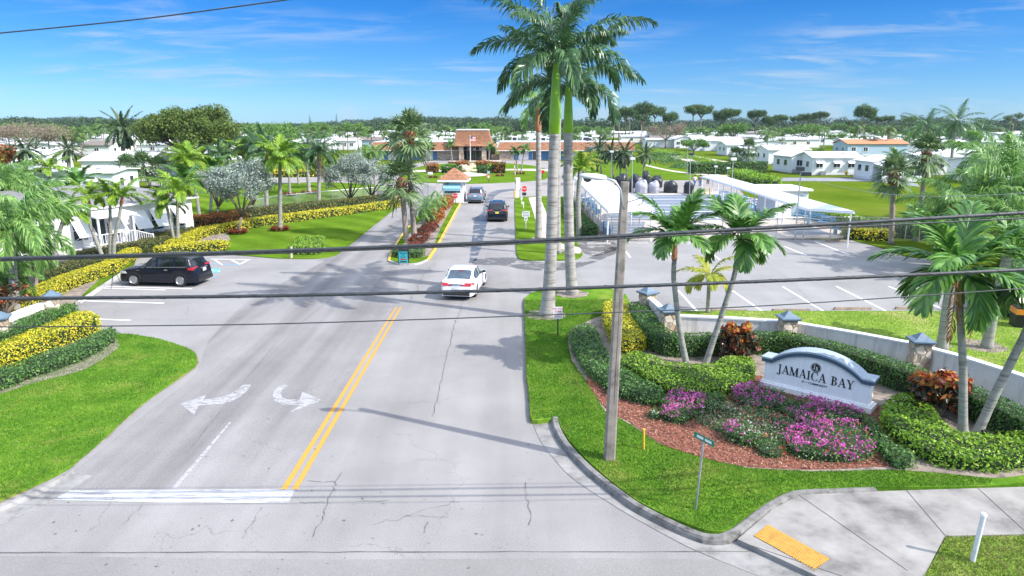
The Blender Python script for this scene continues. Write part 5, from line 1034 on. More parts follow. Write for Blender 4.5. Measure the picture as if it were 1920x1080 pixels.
# silver trees: multi-stemmed, grey foliage
def silver(label, base, center, Rpx, seed, hpx=None):
    b = G(*base, .05); c = P(center[0], center[1], b.y); Rm = Rpx*mpp(b.y, c.z); h = c.z+Rm*.8-b.z; th = max(.5, h-1.75*Rm)*.75
    tree('silver_tree', label, b, tree_meshes(seed, h, Rm, th, .13, 'lf_silver', leaf=.16, dens=46, blob=.3, n=8, sub=3, shell=.5, squash=.8, extra=12, flat=.3, lean=(c.x-b.x, 0)))
silver('silver leaved tree with bromeliad ring nearest the lawn', (447, 437), (447, 340), 58, 1)
silver('silver leaved tree left of the one with the bromeliad ring', (408, 418), (404, 338), 40, 2)
silver('forked silver leaved tree at the middle of the dark hedge', (659, 385), (654, 322), 48, 3)
silver('silver leaved tree right of the forked one', (697, 383), (694, 322), 40, 4)
silver('silver leaved tree partly behind the nearest silver tree', (432, 415), (470, 330), 42, 5)
# big round tree behind the office
b = G(368, 330); tree('banyan_tree', 'very broad olive green tree towering over the white roofs on the left', b, tree_meshes(8, 12.4, 8.6, 2.6, .55, 'lf_banyan', leaf=.38, dens=8.5, blob=.2, n=14, sub=5, shell=.45, squash=.75, extra=170, flat=.25))
# ================================================================ LOOSE GRASS ON THE NEAR LAWNS
def blades(name, label_m, poly, n, hgt, z, near, seed):
    rng = np.random.default_rng(seed); A = np.array([(p[0], p[1]) for p in poly]); lo, hi = A.min(0), A.max(0); Q = rng.uniform(lo, hi, (n*3, 2)); B = np.roll(A, -1, 0); ins = np.zeros(len(Q), bool)
    for (x1, y1), (x2, y2) in zip(A, B):
        if y1 != y2: ins ^= ((y1 > Q[:, 1]) != (y2 > Q[:, 1])) & (Q[:, 0] < (x2-x1)*(Q[:, 1]-y1)/(y2-y1)+x1)
    k = ins & (Q[:, 1] < near) & (Q[:, 1] > 8) & (np.abs(Q[:, 0]) < Q[:, 1]*.95+2)
    Q = Q[k][:n]; m = len(Q); az = rng.uniform(0, 6.28, m); h = hgt*rng.uniform(.5, 1.3, m); w = .006+.008*rng.uniform(0, 1, m)
    c, s = np.cos(az), np.sin(az); ln = rng.uniform(0, .9, m)*h; a2 = rng.uniform(0, 6.28, m)
    V = np.empty((m, 3, 3)); V[:, 0] = np.stack([Q[:, 0]-c*w, Q[:, 1]-s*w, np.full(m, z)], 1); V[:, 1] = np.stack([Q[:, 0]+c*w, Q[:, 1]+s*w, np.full(m, z)], 1); V[:, 2] = np.stack([Q[:, 0]+np.cos(a2)*ln, Q[:, 1]+np.sin(a2)*ln, z+h], 1)
    o = link(name, mesh_np(name, V.reshape(-1, 3), np.arange(3*m).reshape(-1, 3), [M_[label_m]])); tag(o, kind='stuff'); return o
def bedless(poly): return poly
tag(blades('grass', 'blade', LWN['left'], 90000, .05, .06, 30, 1), 'short bright grass blades of the front left lawn', 'grass')
tag(blades('grass', 'bladedry', LWN['street'], 30000, .05, .12, 22, 3), 'dry short grass of the patch by the white marker post', 'grass')
FG = GP([(985, 620), (984, 590), (984, 565), (1000, 552), (1050, 543), (1110, 543), (1145, 546), (1160, 580), (1120, 600), (1072, 622), (1064, 645), (1072, 682), (1100, 722), (1135, 780), (1180, 803), (1235, 840), (1320, 868), (1400, 886), (1520, 893), (1660, 890), (1760, 896), (1860, 908), (1850, 919), (1700, 922), (1560, 925), (1487, 929), (1440, 950), (1380, 993), (1355, 1006), (1320, 1003), (1270, 985), (1190, 945), (1115, 884), (1068, 834), (1046, 800), (1043, 790), (998, 795), (993, 760), (987, 700)])
tag(blades('grass', 'blade', FG, 130000, .05, .14, 34, 2), 'short bright grass blades round the sign bed', 'grass')
tag(blades('grass', 'bladedry', LWN['behind_wall'], 60000, .05, .15, 34, 5), 'thin yellowish grass blades behind the white wall', 'grass')
def chips(poly, n, m, z, size, seed, label):
    rng = np.random.default_rng(seed); A = np.array([(p[0], p[1]) for p in poly]); Q = rng.uniform(A.min(0), A.max(0), (n*2, 2)); B = np.roll(A, -1, 0); ins = np.zeros(len(Q), bool)
    for (x1, y1), (x2, y2) in zip(A, B):
        if y1 != y2: ins ^= ((y1 > Q[:, 1]) != (y2 > Q[:, 1])) & (Q[:, 0] < (x2-x1)*(Q[:, 1]-y1)/(y2-y1)+x1)
    Q = Q[ins][:n]; V, F = leaf_quads(np.column_stack([Q, z+rng.uniform(.005, .03, len(Q))]), np.tile([0, 0, 1.], (len(Q), 1)), size, rng, 2.6, .35)
    o = link('mulch', mesh_np('mulch', V, F, [M_[m]])); tag(o, label, 'mulch', kind='stuff')
chips(MUL, 22000, 'mulchchip', .151, .05, 4, 'red wood chip mulch below the sign')

for (b, t, rp, k, l) in (((95, 372), (92, 318), 40, 'bright', 'green palm in front of the white roofs at the far left'), ((150, 400), (148, 345), 42, 'adon', 'green palm between office roof and white awning house'), ((30, 380), (26, 330), 46, 'fox', 'feathery palm before the far left house'), ((395, 395), (398, 318), 40, 'adon', 'slim palm just left of the silver trees'), ((350, 350), (346, 296), 38, 'bright', 'light green palm under the big round tree'), ((405, 350), (410, 292), 40, 'royal', 'dark green palm under the right side of the big round tree'), ((75, 455), (72, 372), 60, 'fox', 'feathery palm leaning over the office roof at the left'), ((8, 470), (4, 350), 80, 'fox', 'tall feathery palm cut by the left edge above the office'), ((1900, 420), (1880, 300), 95, 'fox', 'pale feathery palm behind the green mass at the right edge'), ((1850, 470), (1850, 398), 90, 'bright', 'bright drooping palm inside the green mass at the right'), ((1950, 480), (1945, 380), 110, 'fox', 'feathery palm whose fronds enter from the right edge'), ((560, 345), (556, 300), 30, 'adon', 'small palm far on the fenced lawn behind the thick one')):
    palm(k, l, b, t, r=(.16, .12), Rpx=rp, var=int(b[0]) % 4)
# ================================================================ WALL, SIGN AND STREET FURNITURE
def pillar(label, base, w=.56, h=1.32, rz=0.0):
    q = G(*base, .1); o = thing('stone_pillar', label, 'pillar', tuple(q), rz)
    mb = MB(); n = 5
    rg = random.Random(int(q.x*77)); vs = []; fs = []; K = 12; lv = 9
    for j in range(lv+1):
        for k in range(4*K//4):
            a = k/K*4; s_ = int(a); t = a-s_; c = [(-1, -1), (1, -1), (1, 1), (-1, 1)]; p, r_ = c[s_ % 4], c[(s_+1) % 4]; x, y = p[0]+(r_[0]-p[0])*t, p[1]+(r_[1]-p[1])*t; e = 1+rg.uniform(-.035, .035); vs.append((x*w/2*e, y*w/2*e, h*j/lv))
    for j in range(lv):
        for k in range(K): fs.append((j*K+k, j*K+(k+1) % K, (j+1)*K+(k+1) % K, (j+1)*K+k))
    fs.append(tuple(lv*K+k for k in range(K))); mb.add(vs, fs).build('shaft', M_['stone'], o)
    c = MB(); e = w/2+.1; t = w/2+.02
    def lev(s, z): return [(-s, -s, z), (s, -s, z), (s, s, z), (-s, s, z)]
    v = lev(e-.03, h)+lev(e, h+.04)+lev(e, h+.09)+lev(t*.82, h+.14)+lev(.03, h+.34)
    f = [(3, 2, 1, 0)]+[(i*4+k, i*4+(k+1) % 4, i*4+4+(k+1) % 4, i*4+4+k) for i in range(4) for k in range(4)]+[(16, 17, 18, 19)]
    c.add(v, f).build('cap', M_['bluecap'], o); return o
pillar('stone pillar with slate blue cap at the far end of the wall, nearest the parking entrance', (1212, 602), rz=.5)
pillar('stone pillar with slate blue cap where the white wall bends, behind the slender palms', (1250, 641), rz=.2)
pillar('stone pillar with slate blue cap behind the left end of the sign', (1472, 657))
pillar('stone pillar with slate blue cap behind the right croton bush', (1717, 706), rz=-.15)
pillar('stone pillar with slate blue cap at the end of the left wall', (105, 611), rz=.5)
pillar('stone pillar with slate blue cap cut by the left picture edge', (8, 657), rz=.4)
def wall(label, pts, h, th=.2):
    L = crv(GP(pts), 6); a, b = [], []; o = thing('boundary_wall', label, 'wall')
    def foot(t):
        a, b = [], []
        for i in range(len(L)):
            d = (L[min(i+1, len(L)-1)]-L[max(i-1, 0)]).normalized(); r = Vector((d.y, -d.x, 0)); a.append(tuple((L[i]+r*t)[:2])); b.append(tuple((L[i]-r*t)[:2]))
        return a+b[::-1]
    MB().prism(foot(th/2), .05, h).build('wall_panel', M_['stucco'], o); MB().prism(foot(th/2+.035), h, h+.07).build('coping', M_['white'], o); return o
wall('short white wall panel between the first two stone pillars', [(1217, 608), (1245, 636)], 1.2)
wall('white wall panel between the bend and the pillar behind the sign', [(1262, 643), (1360, 648), (1462, 655)], 1.16)
wall('curving white wall panel behind the long dark hedge', [(1484, 658), (1600, 680), (1702, 702)], 1.16)
wall('white wall panel running off the right edge', [(1732, 711), (1800, 732), (1920, 776), (2080, 845), (2300, 930)], 1.16)
wall('white wall panel between the two left pillars', [(97, 615), (55, 632), (18, 650)], 1.2)
wall('white wall panel running off the left edge', [(-3, 664), (-150, 730), (-300, 800)], 1.2)
# ---- entrance sign
sl, sr = G(1424, 722, .15), G(1634, 775, .15); sd = (sr-sl); SW = sd.length; sdn = sd.normalized(); sn = Vector((sdn.y, -sdn.x, 0))
ent = thing('entrance_sign', 'white monument sign with arched blue coping and black lettering', 'sign', tuple((sl+sr)/2), math.atan2(sdn.y, sdn.x))
hw = SW/2-.12; sh = .98; ah = .5
def prof(x):   # top line of the sign
    t = abs(x)/(hw*.8)
    if t >= 1: return sh
    return sh+ah*(math.sqrt(max(0, 1.35**2-(t*1.0)**2))-math.sqrt(1.35**2-1))/(1.35-math.sqrt(1.35**2-1))
xs = [-hw+2*hw*i/60 for i in range(61)]; xs = sorted(set(xs+[-hw*.8, hw*.8]))
def vprism(mb, top, bot, y0, y1, m=0):
    """closed body between two lines, seen from the front, from depth y0 to y1"""
    n = len(top); v = [(x, y0, z) for x, z in top]+[(x, y0, z) for x, z in bot]+[(x, y1, z) for x, z in top]+[(x, y1, z) for x, z in bot]; f = []
    for i in range(n-1):
        f += [(i, n+i, n+i+1, i+1), (2*n+i, 2*n+i+1, 3*n+i+1, 3*n+i), (i, i+1, 2*n+i+1, 2*n+i), (n+i, 3*n+i, 3*n+i+1, n+i+1)]
    f += [(0, 2*n, 3*n, n), (n-1, 2*n-1, 4*n-1, 3*n-1)]; return mb.add(v, f, m)
D0 = .42
vprism(MB(), [(x, prof(x)-.02) for x in xs], [(x, .2) for x in xs], 0, D0).build('body', M_['signwhite'], ent)
MB().box((0, D0/2, .08), (SW+.02, D0+.22, .2)).box((0, D0/2, .205), (SW-.1, D0+.1, .05)).build('plinth', M_['signwhite'], ent)
xo = [x*(hw+.09)/hw for x in xs]
vprism(MB(), [(x, prof(x/(hw+.09)*hw)+.055) for x in xo], [(x, prof(x/(hw+.09)*hw)-.06) for x in xo], -.09, D0+.09).build('coping_edge', M_['bluetrim'], ent)
vprism(MB(), [(x*1.01, prof(x/(hw+.09)*hw)+.115) for x in xo], [(x*1.01, prof(x/(hw+.09)*hw)+.058) for x in xo], -.1, D0+.1).build('coping_top', M_['bluetop'], ent)
class Ser:
    """hand-built roman capitals: thick and thin strokes with serifs"""
    def __init__(s): s.mb = MB(); s.k = 0
    def poly(s, pts, x, y, sc):
        s.k += 1; d = .010+.0004*(s.k % 24)
        P2 = [(x+a*sc, y+b*sc) for a, b in pts]; n = len(P2); ar = sum(P2[i][0]*P2[(i+1) % n][1]-P2[(i+1) % n][0]*P2[i][1] for i in range(n))
        if ar < 0: P2.reverse()
        v = [(a, -.0, b) for a, b in P2]+[(a, -d, b) for a, b in P2]; f = [tuple(range(n, 2*n))]+[(i, (i+1) % n, n+(i+1) % n, n+i) for i in range(n)]
        s.mb.add(v, f)
    def st(s, x0, x1, x, y, sc, w, y0=0, y1=1): s.poly([(x0-w/2, y0), (x0+w/2, y0), (x1+w/2, y1), (x1-w/2, y1)], x, y, sc)
    def sf(s, cx, cy, w, x, y, sc): s.poly([(cx-w/2, cy-.022), (cx+w/2, cy-.022), (cx+w/2, cy+.022), (cx-w/2, cy+.022)], x, y, sc)
    def arc(s, cx, cy, rx, ry, a0, a1, wthick, wthin, x, y, sc, n=14):
        for i in range(n):
            p = []
            for a, o in ((a0+(a1-a0)*i/n, 1), (a0+(a1-a0)*(i+1.02)/n, 1), (a0+(a1-a0)*(i+1.02)/n, 0), (a0+(a1-a0)*i/n, 0)):
                r = math.radians(a); w = wthin+(wthick-wthin)*abs(math.cos(r))**1.5; k = -w*(1-o); p.append((cx+(rx+k)*math.cos(r), cy+(ry+k*.6)*math.sin(r)))
            s.poly(p, x, y, sc)
    def glyph(s, ch, x, y, sc):
        T, t = .15, .05
        if ch == 'I': s.st(.19, .19, x, y, sc, T); s.sf(.19, .022, .34, x, y, sc); s.sf(.19, .978, .34, x, y, sc); return .40
        if ch == 'J': s.st(.24, .24, x, y, sc, T, -.02, 1); s.sf(.24, .978, .36, x, y, sc); s.arc(.105, -.02, .21, .24, -150, 0, .15, .06, x, y, sc, 8); s.poly([(-.1, -.1), (-.01, -.17), (.04, -.08), (-.04, -.03)], x, y, sc); return .46
        if ch == 'A': s.st(.1, .40, x, y, sc, t); s.st(.68, .39, x, y, sc, T); s.poly([(.2, .3), (.56, .3), (.545, .35), (.215, .35)], x, y, sc); s.sf(.1, .022, .25, x, y, sc); s.sf(.68, .022, .32, x, y, sc); return .82
        if ch == 'M': s.st(.13, .15, x, y, sc, t); s.st(.50, .17, x, y, sc, T); s.st(.48, .80, x, y, sc, t); s.st(.83, .82, x, y, sc, T); s.sf(.13, .022, .25, x, y, sc); s.sf(.83, .022, .33, x, y, sc); s.sf(.12, .978, .22, x, y, sc); s.sf(.88, .978, .22, x, y, sc); return 1.02
        if ch == 'C': s.arc(.44, .5, .40, .52, 52, 308, .16, .05, x, y, sc, 20); s.poly([(.66, .64), (.70, .64), (.71, .98), (.67, .98)], x, y, sc); s.poly([(.66, .1), (.70, .14), (.71, .3), (.69, .3)], x, y, sc); return .80
        if ch == 'B': s.st(.19, .19, x, y, sc, T); s.sf(.2, .022, .34, x, y, sc); s.sf(.2, .978, .34, x, y, sc); s.arc(.3, .76, .28, .24, -90, 90, .14, .05, x, y, sc, 9); s.arc(.3, .27, .33, .27, -90, 90, .15, .05, x, y, sc, 9); s.poly([(.2, .5), (.33, .5), (.33, .545), (.2, .545)], x, y, sc); return .72
        if ch == 'Y': s.st(.39, .12, x, y, sc, T, .45, 1); s.st(.41, .64, x, y, sc, t, .47, 1); s.st(.39, .39, x, y, sc, T, 0, .5); s.sf(.39, .022, .34, x, y, sc); s.sf(.13, .978, .32, x, y, sc); s.sf(.65, .978, .24, x, y, sc); return .80
        return .42
S_ = Ser(); word = 'JAMAICA BAY'; adv = {'I': .40, 'J': .46, 'A': .82, 'M': 1.02, 'C': .80, 'B': .72, 'Y': .80, ' ': .42}; tot = sum(adv[c] for c in word)+.03*len(word)
LW = SW*.68; sc_ = LW/tot; xx = -LW/2
for ch in word: S_.glyph(ch, xx, .62, sc_); xx += (adv[ch]+.03)*sc_
lt = S_.mb.build('lettering', M_['black'], ent); lt.location = (0, -.002, 0)
Msub = Matrix.Translation((0, -.004, .5))@Matrix.Rotation(R(90), 4, 'X')
text_mb('55 + COMMUNITY', .1, Msub, M_['black'], 'small_lettering', ent, bold=.001)
em = MB(); CZ = 1.07
def disc(mb, r, y, cz=CZ, n=36, m=0): mb.add([(r*math.cos(6.2832*k/n), y, cz+r*math.sin(6.2832*k/n)) for k in range(n)], [tuple(range(n))], m)
def ringf(mb, r0, r1, y, cz=CZ, n=36, m=0):
    v = [(r*math.cos(6.2832*k/n), y, cz+r*math.sin(6.2832*k/n)) for r in (r0, r1) for k in range(n)]; mb.add(v, [(k, (k+1) % n, n+(k+1) % n, n+k) for k in range(n)], m)
disc(em, .135, -.006); ringf(em, .15, .165, -.006); emb = em.build('emblem', M_['black'], ent)
s2 = Ser(); s2.glyph('J', -.075, CZ-.035, .125); s2.glyph('B', -.005, CZ-.085, .125); q = s2.mb.build('monogram', M_['white'], emb); q.location = (0, -.0075, 0)
# ---- utility pole with street lamp
pb = G(1142, 861, .12); pt = P(1172, 341, pb.y+.2)
up = thing('utility_pole', 'tapered square concrete utility pole with a street lamp arm', 'utility pole', tuple(pb))
v = []; d = pt-pb
for k, (s_, z) in enumerate(((.15, -.2), (.095, 1))):
    c = d*z if z > 0 else Vector((0, 0, z))
    for a in range(8):
        an = math.radians(45*a+22.5+math.degrees(.0)); rr = s_*(1.0 if True else 1); ch = .93 if a % 2 == 0 else .93
        x, y = [(1, .72), (.72, 1), (-.72, 1), (-1, .72), (-1, -.72), (-.72, -1), (.72, -1), (1, -.72)][a]; v.append((c.x+x*s_, c.y+y*s_, c.z))
MB().add(v, [(a, (a+1) % 8, 8+(a+1) % 8, 8+a) for a in range(8)]+[tuple(range(8, 16))]).build('pole', M_['polecon'], up)
for z_ in (.35, 2.6, 5.2): c_ = d*z_/d.z; MB().box((c_.x, c_.y, c_.z), (.3-.016*z_, .24-.013*z_, .03)).build('steel_band', M_['steel'], up)
MB().tube([(.02, -.13, -.1), (d.x*.33+.02, d.y*.33-.12, d.z*.33), (d.x*.93+.02, d.y*.93-.085, d.z*.93)], .012, 6).build('ground_wire', M_['darkmetal'], up)
def lp(px, py): return P(px, py, pb.y+.1)-pb
MB().tube([lp(1170, 392), lp(1166, 372), lp(1163, 355), lp(1153, 340), lp(1138, 334)], .028, 8).tube([lp(1163, 372), lp(1163, 358)], .02, 6).build('lamp_arm', M_['alu'], up, smooth=True)
h0, h1 = lp(1136, 335), lp(1087, 330); hp = crv([h0, h0.lerp(h1, .3), h0.lerp(h1, .7), h1], 4)
mb = MB(); vs = []; K = 12; m_ = len(hp)
for i, c in enumerate(hp):
    t = i/(m_-1); w = .06+.12*math.sin(math.pi*min(1, .15+t*.8)); hh = .04+.06*math.sin(math.pi*min(1, .2+t*.7))
    for k in range(K): a = 6.2832*k/K; vs.append((c.x, c.y+w*math.cos(a), c.z+hh*math.sin(a)*(1 if math.sin(a) > 0 else .6)))
mb.add(vs, [(i*K+k, i*K+(k+1) % K, (i+1)*K+(k+1) % K, (i+1)*K+k) for i in range(m_-1) for k in range(K)]+[tuple(range(K-1, -1, -1)), tuple((m_-1)*K+k for k in range(K))]); mb.build('lamp_head', M_['white_dirty'], up, smooth=True)
c = hp[len(hp)*2//3]; MB().lathe([(.03, -.13), (.09, -.1), (.115, -.03)], 12, 0, tuple(c)).build('lamp_glass', M_['glass'], up, smooth=True)
MB().tube([lp(1174, 380), lp(1200, 372), lp(1206, 372), lp(1205, 380), lp(1195, 386)], .012, 5).build('loose_cable', M_['blackrub'], up)
# ---- overhead lines (they run on past both sides of the picture)
def wire(label, pts, r, Y=12.35, m='cable', lash=False, group=None):
    w = crv([P(a, b, Y) for a, b in pts], 10)
    a, b = w[0], w[-1]; w = [a+(a-w[3])*6+Vector((0, 0, .8))]+w+[b+(b-w[-4])*6+Vector((0, 0, .8))]
    mb = MB().tube(w, r, 10)
    if lash:   # thin steel strand wound round the bundle
        hx = []; L = w[1:-1]; n = 260
        for i in range(n+1):
            t = i/n*(len(L)-1); j = min(int(t), len(L)-2); q = L[j].lerp(L[j+1], t-j); an = i*.9; hx.append(q+Vector((0, math.cos(an), math.sin(an)))*(r+.003))
        mb.tube(hx, .0035, 4)
    o = mb.build('overhead_cable', M_[m], smooth=True); return tag(o, label, 'cable')
wire('upper thick black overhead cable crossing the picture', [(-60, 487), (0, 485), (480, 472), (960, 453), (1440, 427), (1920, 399), (2000, 394)], .034, lash=True)
wire('lower thick black overhead cable crossing the white car', [(-60, 561), (0, 560), (480, 555), (960, 544), (1440, 527), (1920, 506), (2000, 502)], .033, 12.5, lash=True)
wire('lowest thin black overhead wire', [(-60, 613), (0, 613), (480, 608), (960, 593), (1440, 573), (1920, 541), (2000, 536)], .011, 12.45)
wire('thin grey wire just below the upper thick cable on the right', [(-60, 491), (0, 489), (480, 476), (960, 457.5), (1370, 436.5), (1440, 433), (1680, 421), (1920, 409), (2000, 405)], .014, 12.6)
wire('thin high wire across the top left corner of the sky', [(-60, 68), (0, 62), (270, 35), (535, 0), (640, -14)], .011, 11.8)
_a = P(1501, 331, G(1491, 449).y); _b = P(2300, 322, 20); tag(MB().tube([_a.lerp(_b, i/14)-Vector((0, 0, 1.1*math.sin(math.pi*i/14))) for i in range(15)], .011, 5).build('overhead_cable', M_['steel'], smooth=True), 'faint thin wire over the field, ending at the flood light post', 'cable')
# ---- posts and signs
def post_sign(label, base, top, w, h, m, txt=None, tm='redpaint', name='sign', cat='sign', pm='darkmetal', pr=.03, face=(0, -1), z0=.1, sizes=None, Y=None, extra=None, octo=False, tri=False):
    b = G(*base, z0); t = P(top[0], top[1], b.y); o = thing(name, label, cat, tuple(b)); H = t.z-b.z
    off = Vector((t.x-b.x, 0, 0)); MB().tube([(0, 0, -.1), (off.x, 0, H+h*.3)], pr, 8).build('post', M_[pm], o)
    n = Vector((face[0], face[1], 0)).normalized(); Mx = wall_matrix(off+Vector((0, 0, H))+n*(pr+.006), n.x, n.y)
    if octo:
        for rad, mm, dz in ((w/2, 'white', 0), (w/2*.93, m, .004)):
            P8 = [(rad/math.cos(math.pi/8)*math.cos(math.pi/8+k*math.pi/4), rad/math.cos(math.pi/8)*math.sin(math.pi/8+k*math.pi/4)) for k in range(8)]; MB().prism(P8, dz, dz+.006, M=Mx).build('plate', M_[mm], o)
    elif tri:
        for sc, mm, dz in ((1, m, 0), (.62, 'white', .006)): MB().prism([(-w/2*sc, h/2*sc), (w/2*sc, h/2*sc), (0, -h/2*sc)], dz, dz+.005, M=Mx).build('plate', M_[mm], o)
    else: MB().box((0, 0, 0), (w, h, .012), M=Mx).build('plate', M_[m], o)
    if txt:
        L = txt.split('|'); k = len(L); lh = h/(k+.4)
        for i, s_ in enumerate(L):
            if s_ == '#':   # a line too small to read in the photograph: uneven strokes of paint
                g_ = random.Random(i+int(w*100)); m_ = MB(); x_ = -w*.38
                while x_ < w*.36: l_ = w*g_.uniform(.05, .13); m_.box((x_+l_/2, (k/2-i-.5)*lh, .0085), (l_, lh*.34, .002), M=Mx); x_ += l_+w*.035
                m_.build('lettering', M_[tm], o); continue
            sz = (sizes[i] if sizes else .8)*lh*1.05; text_mb(s_, sz, Mx@Matrix.Translation((0, (k/2-i-.5)*lh, .0115)), M_[tm], 'lettering', o, .001, bold=.004*sz/.1*.1)
    if extra: extra(o, Mx, off, H)
    return o
post_sign('white tow away sign with red lettering in front of the tallest royal palm', (1046, 628), (1046, 586), .4, .52, 'white', 'TOW AWAY|ZONE|#|#', 'redpaint', sizes=(.8, .9, 1, 1), z0=.14)
post_sign('white sign with small red lettering at the front corner of the left canopy', (1132, 453), (1132, 407), .45, .56, 'white', '#|#|#', 'redpaint', pm='black', z0=.05)
def sub(o, Mx, off, H): MB().box((0, -.42, 0), (.3, .3, .012), M=Mx).build('lower_plate', M_['white'], o); MB().box((0, -.38, .009), (.2, .04, .004), M=Mx).box((0, -.46, .009), (.14, .04, .004), M=Mx).build('lettering', M_['black'], o)
post_sign('white rule board on a white post on the grass strip near the gate', (985.5, 429), (986, 401), .66, .48, 'white', '#|#|#', 'black', pm='white', pr=.045, extra=sub)
post_sign('small white sign on post, left of the two behind the rule board', (977.5, 382), (978, 372), .2, .3, 'white', pm='white', pr=.04)
post_sign('small white sign on post, right of the two behind the rule board', (981.5, 390), (981, 381), .2, .3, 'white', pm='white', pr=.04)
def darkp(o, Mx, off, H): MB().box((0, -.62, 0), (.5, .36, .012), M=Mx).build('lower_plate', M_['darkmetal'], o)
post_sign('red octagonal stop sign right of the entrance lane', (983, 370), (983, 354), .76, .76, 'redpaint', 'STOP', 'white', octo=True, sizes=(.5,), name='stop_sign', cat='stop sign', extra=darkp)
post_sign('red octagonal stop sign in front of the guardhouse', (854, 383), (853.5, 367), .62, .62, 'redpaint', 'STOP', 'white', octo=True, sizes=(.5,), name='stop_sign', cat='stop sign')
def topp(o, Mx, off, H): MB().box((0, .7, 0), (.42, .46, .012), M=Mx).build('upper_plate', M_['bluetop'], o)
post_sign('red and white yield sign on the oval green', (916, 341), (916, 332), .75, .7, 'redpaint', tri=True, name='yield_sign', cat='yield sign', extra=topp, pr=.04)
post_sign('small red sign at the right edge of the oval green', (1017, 333), (1017.5, 322), .6, .5, 'redpaint', pr=.04)
post_sign('grey small sign by the fence gate on the lawn', (710, 369), (709, 362), .9, .6, 'steel', pm='steel'); post_sign('black and white notice board at the end of the lawn fence', (732, 372), (732.5, 361), 1.0, .8, 'darkmetal', '#|#', 'white', pm='steel')
# street name sign, seen almost edge on
b = G(1304, 955, .14); o = thing('street_name_sign', 'green street name blade on a leaning grey post at the kerb', 'street sign', tuple(b)); t = P(1319, 828, b.y)-b
MB().tube([(0, 0, -.1), tuple(t)], .028, 8).build('post', M_['steel'], o)
Mx = wall_matrix(t+Vector((.01, 0, .06)), -.93, -.55); MB().box((0, 0, 0), (.62, .15, .006), M=Mx).build('blade', M_['greensign'], o); MB().box((-.12, 0, .0045), (.2, .06, .002), M=Mx).box((.13, 0, .0045), (.2, .06, .002), M=Mx).build('lettering', M_['white'], o)
def marker(label, base, topy, r, m, cap=None, name='marker_post', cat='marker post', dx=0, z0=.14):
    b = G(*base, z0); t = P(base[0]+dx, topy, b.y)-b; o = thing(name, label, cat, tuple(b)); MB().tube([(0, 0, -.1), tuple(t)], r, 12).build('post', M_[m], o, sharp=40)
    if cap: MB().lathe([(r*1.2, 0), (r*1.2, .05), (r*.9, .07)], 12, 0, tuple(t)).build('cap', M_[cap], o, sharp=40)
    return o
marker('short yellow marker post where the grass meets the red mulch', (1207, 842), 808, .035, 'yellowpaint', 'yellowpaint')
marker('weathered white marker post standing in the grass by the sidewalk', (1823, 1052), 968, .05, 'white_dirty', 'white', dx=21, z0=.12)
marker('cream post beside the little square hedge enclosure', (546, 481), 463, .09, 'beigeslab')
marker('orange marker post on the lawn before the golden hedge', (604, 406), 400, .1, 'orange')
for x in (1321, 1331): marker('left yellow bollard at the court entrance' if x == 1321 else 'right yellow bollard at the court entrance', (x, 367), 352, .09, 'yellowpaint', z0=.05, name='bollard', cat='bollard')
for x, y, t_ in ((850, 378, 360),): marker('yellow bollard at the right corner of the guardhouse', (863, 380), 361, .1, 'yellowpaint', z0=.05, name='bollard', cat='bollard')
marker('yellow bollard by the exit gate post', (763, 378), 366, .1, 'yellowpaint', z0=.05, name='bollard', cat='bollard')
# A-frame board
b = G(757, 494, .1); o = thing('sidewalk_board', 'turquoise board with red arrow at the tip of the median', 'board', tuple(b), .03)
for s_ in (-1, 1):
    Mx = Matrix.Translation((0, s_*.13, .44))@Matrix.Rotation(s_*-R(14), 4, 'X')
    f_ = MB().box((0, 0, 0), (.68, .04, .92), M=Mx).build('frame', M_['black'], o)
    if s_ < 0:
        Mf = wall_matrix((0, -.155, .45), 0, -1); Mf = Matrix.Translation((0, -.158, .44))@Matrix.Rotation(R(14), 4, 'X')@Matrix.Rotation(R(90), 4, 'X')
        MB().box((0, 0, 0), (.58, .8, .01), M=Mf).build('poster', M_['cyan'], o)
        MB().box((-.12, .3, .008), (.2, .06, .003), M=Mf).box((.13, .3, .008), (.22, .06, .003), M=Mf).box((0, -.31, .008), (.4, .08, .003), M=Mf).build('lettering', M_['black'], o)
        for i, s in ((1, 'ON'), (2, 'DUTY')): text_mb(s, (.075, .12, .14)[i], Mf@Matrix.Translation((0, .3-.15*i, .008)), M_['black'], 'lettering', o, .001)
        MB().prism([(-.2, -.14), (-.08, -.05), (-.08, -.1), (.2, -.1), (.2, -.18), (-.08, -.18), (-.08, -.23)], .006, .01, M=Mf).build('arrow', M_['redpaint'], o)
# gates
def gate(label, base, arm_base, arm_top):
    b = G(*base, .05); o = thing('barrier_gate', label, 'barrier gate', tuple(b)); MB().box((0, 0, .5), (.36, .42, 1.05)).box((0, 0, 1.05), (.42, .48, .08)).build('housing', M_['white'], o)
    MB().tube([(-.35, -.2, 0), (-.35, -.2, 1.0)], .09, 10).build('bollard', M_['yellowpaint'], o)
    a = P(*arm_base, b.y)-b; t = P(*arm_top, b.y)-b; mb = MB(); n = 10
    for i in range(n): mb.tube([a.lerp(t, i/n), a.lerp(t, (i+1)/n)], .04, 6, i % 2)
    mb.build('arm', [M_['white'], M_['redpaint']], o); MB().box((.1, 0, 1.75), (.5, .3, 1.4)).build('card_reader_post', M_['white'], o); return o
gate('raised striped barrier arm beside the right stop sign', (970, 371), (968, 362), (964.5, 304))
gate('white barrier gate at the exit lane end of the hedge', (749, 384), (748, 372), (738, 368))
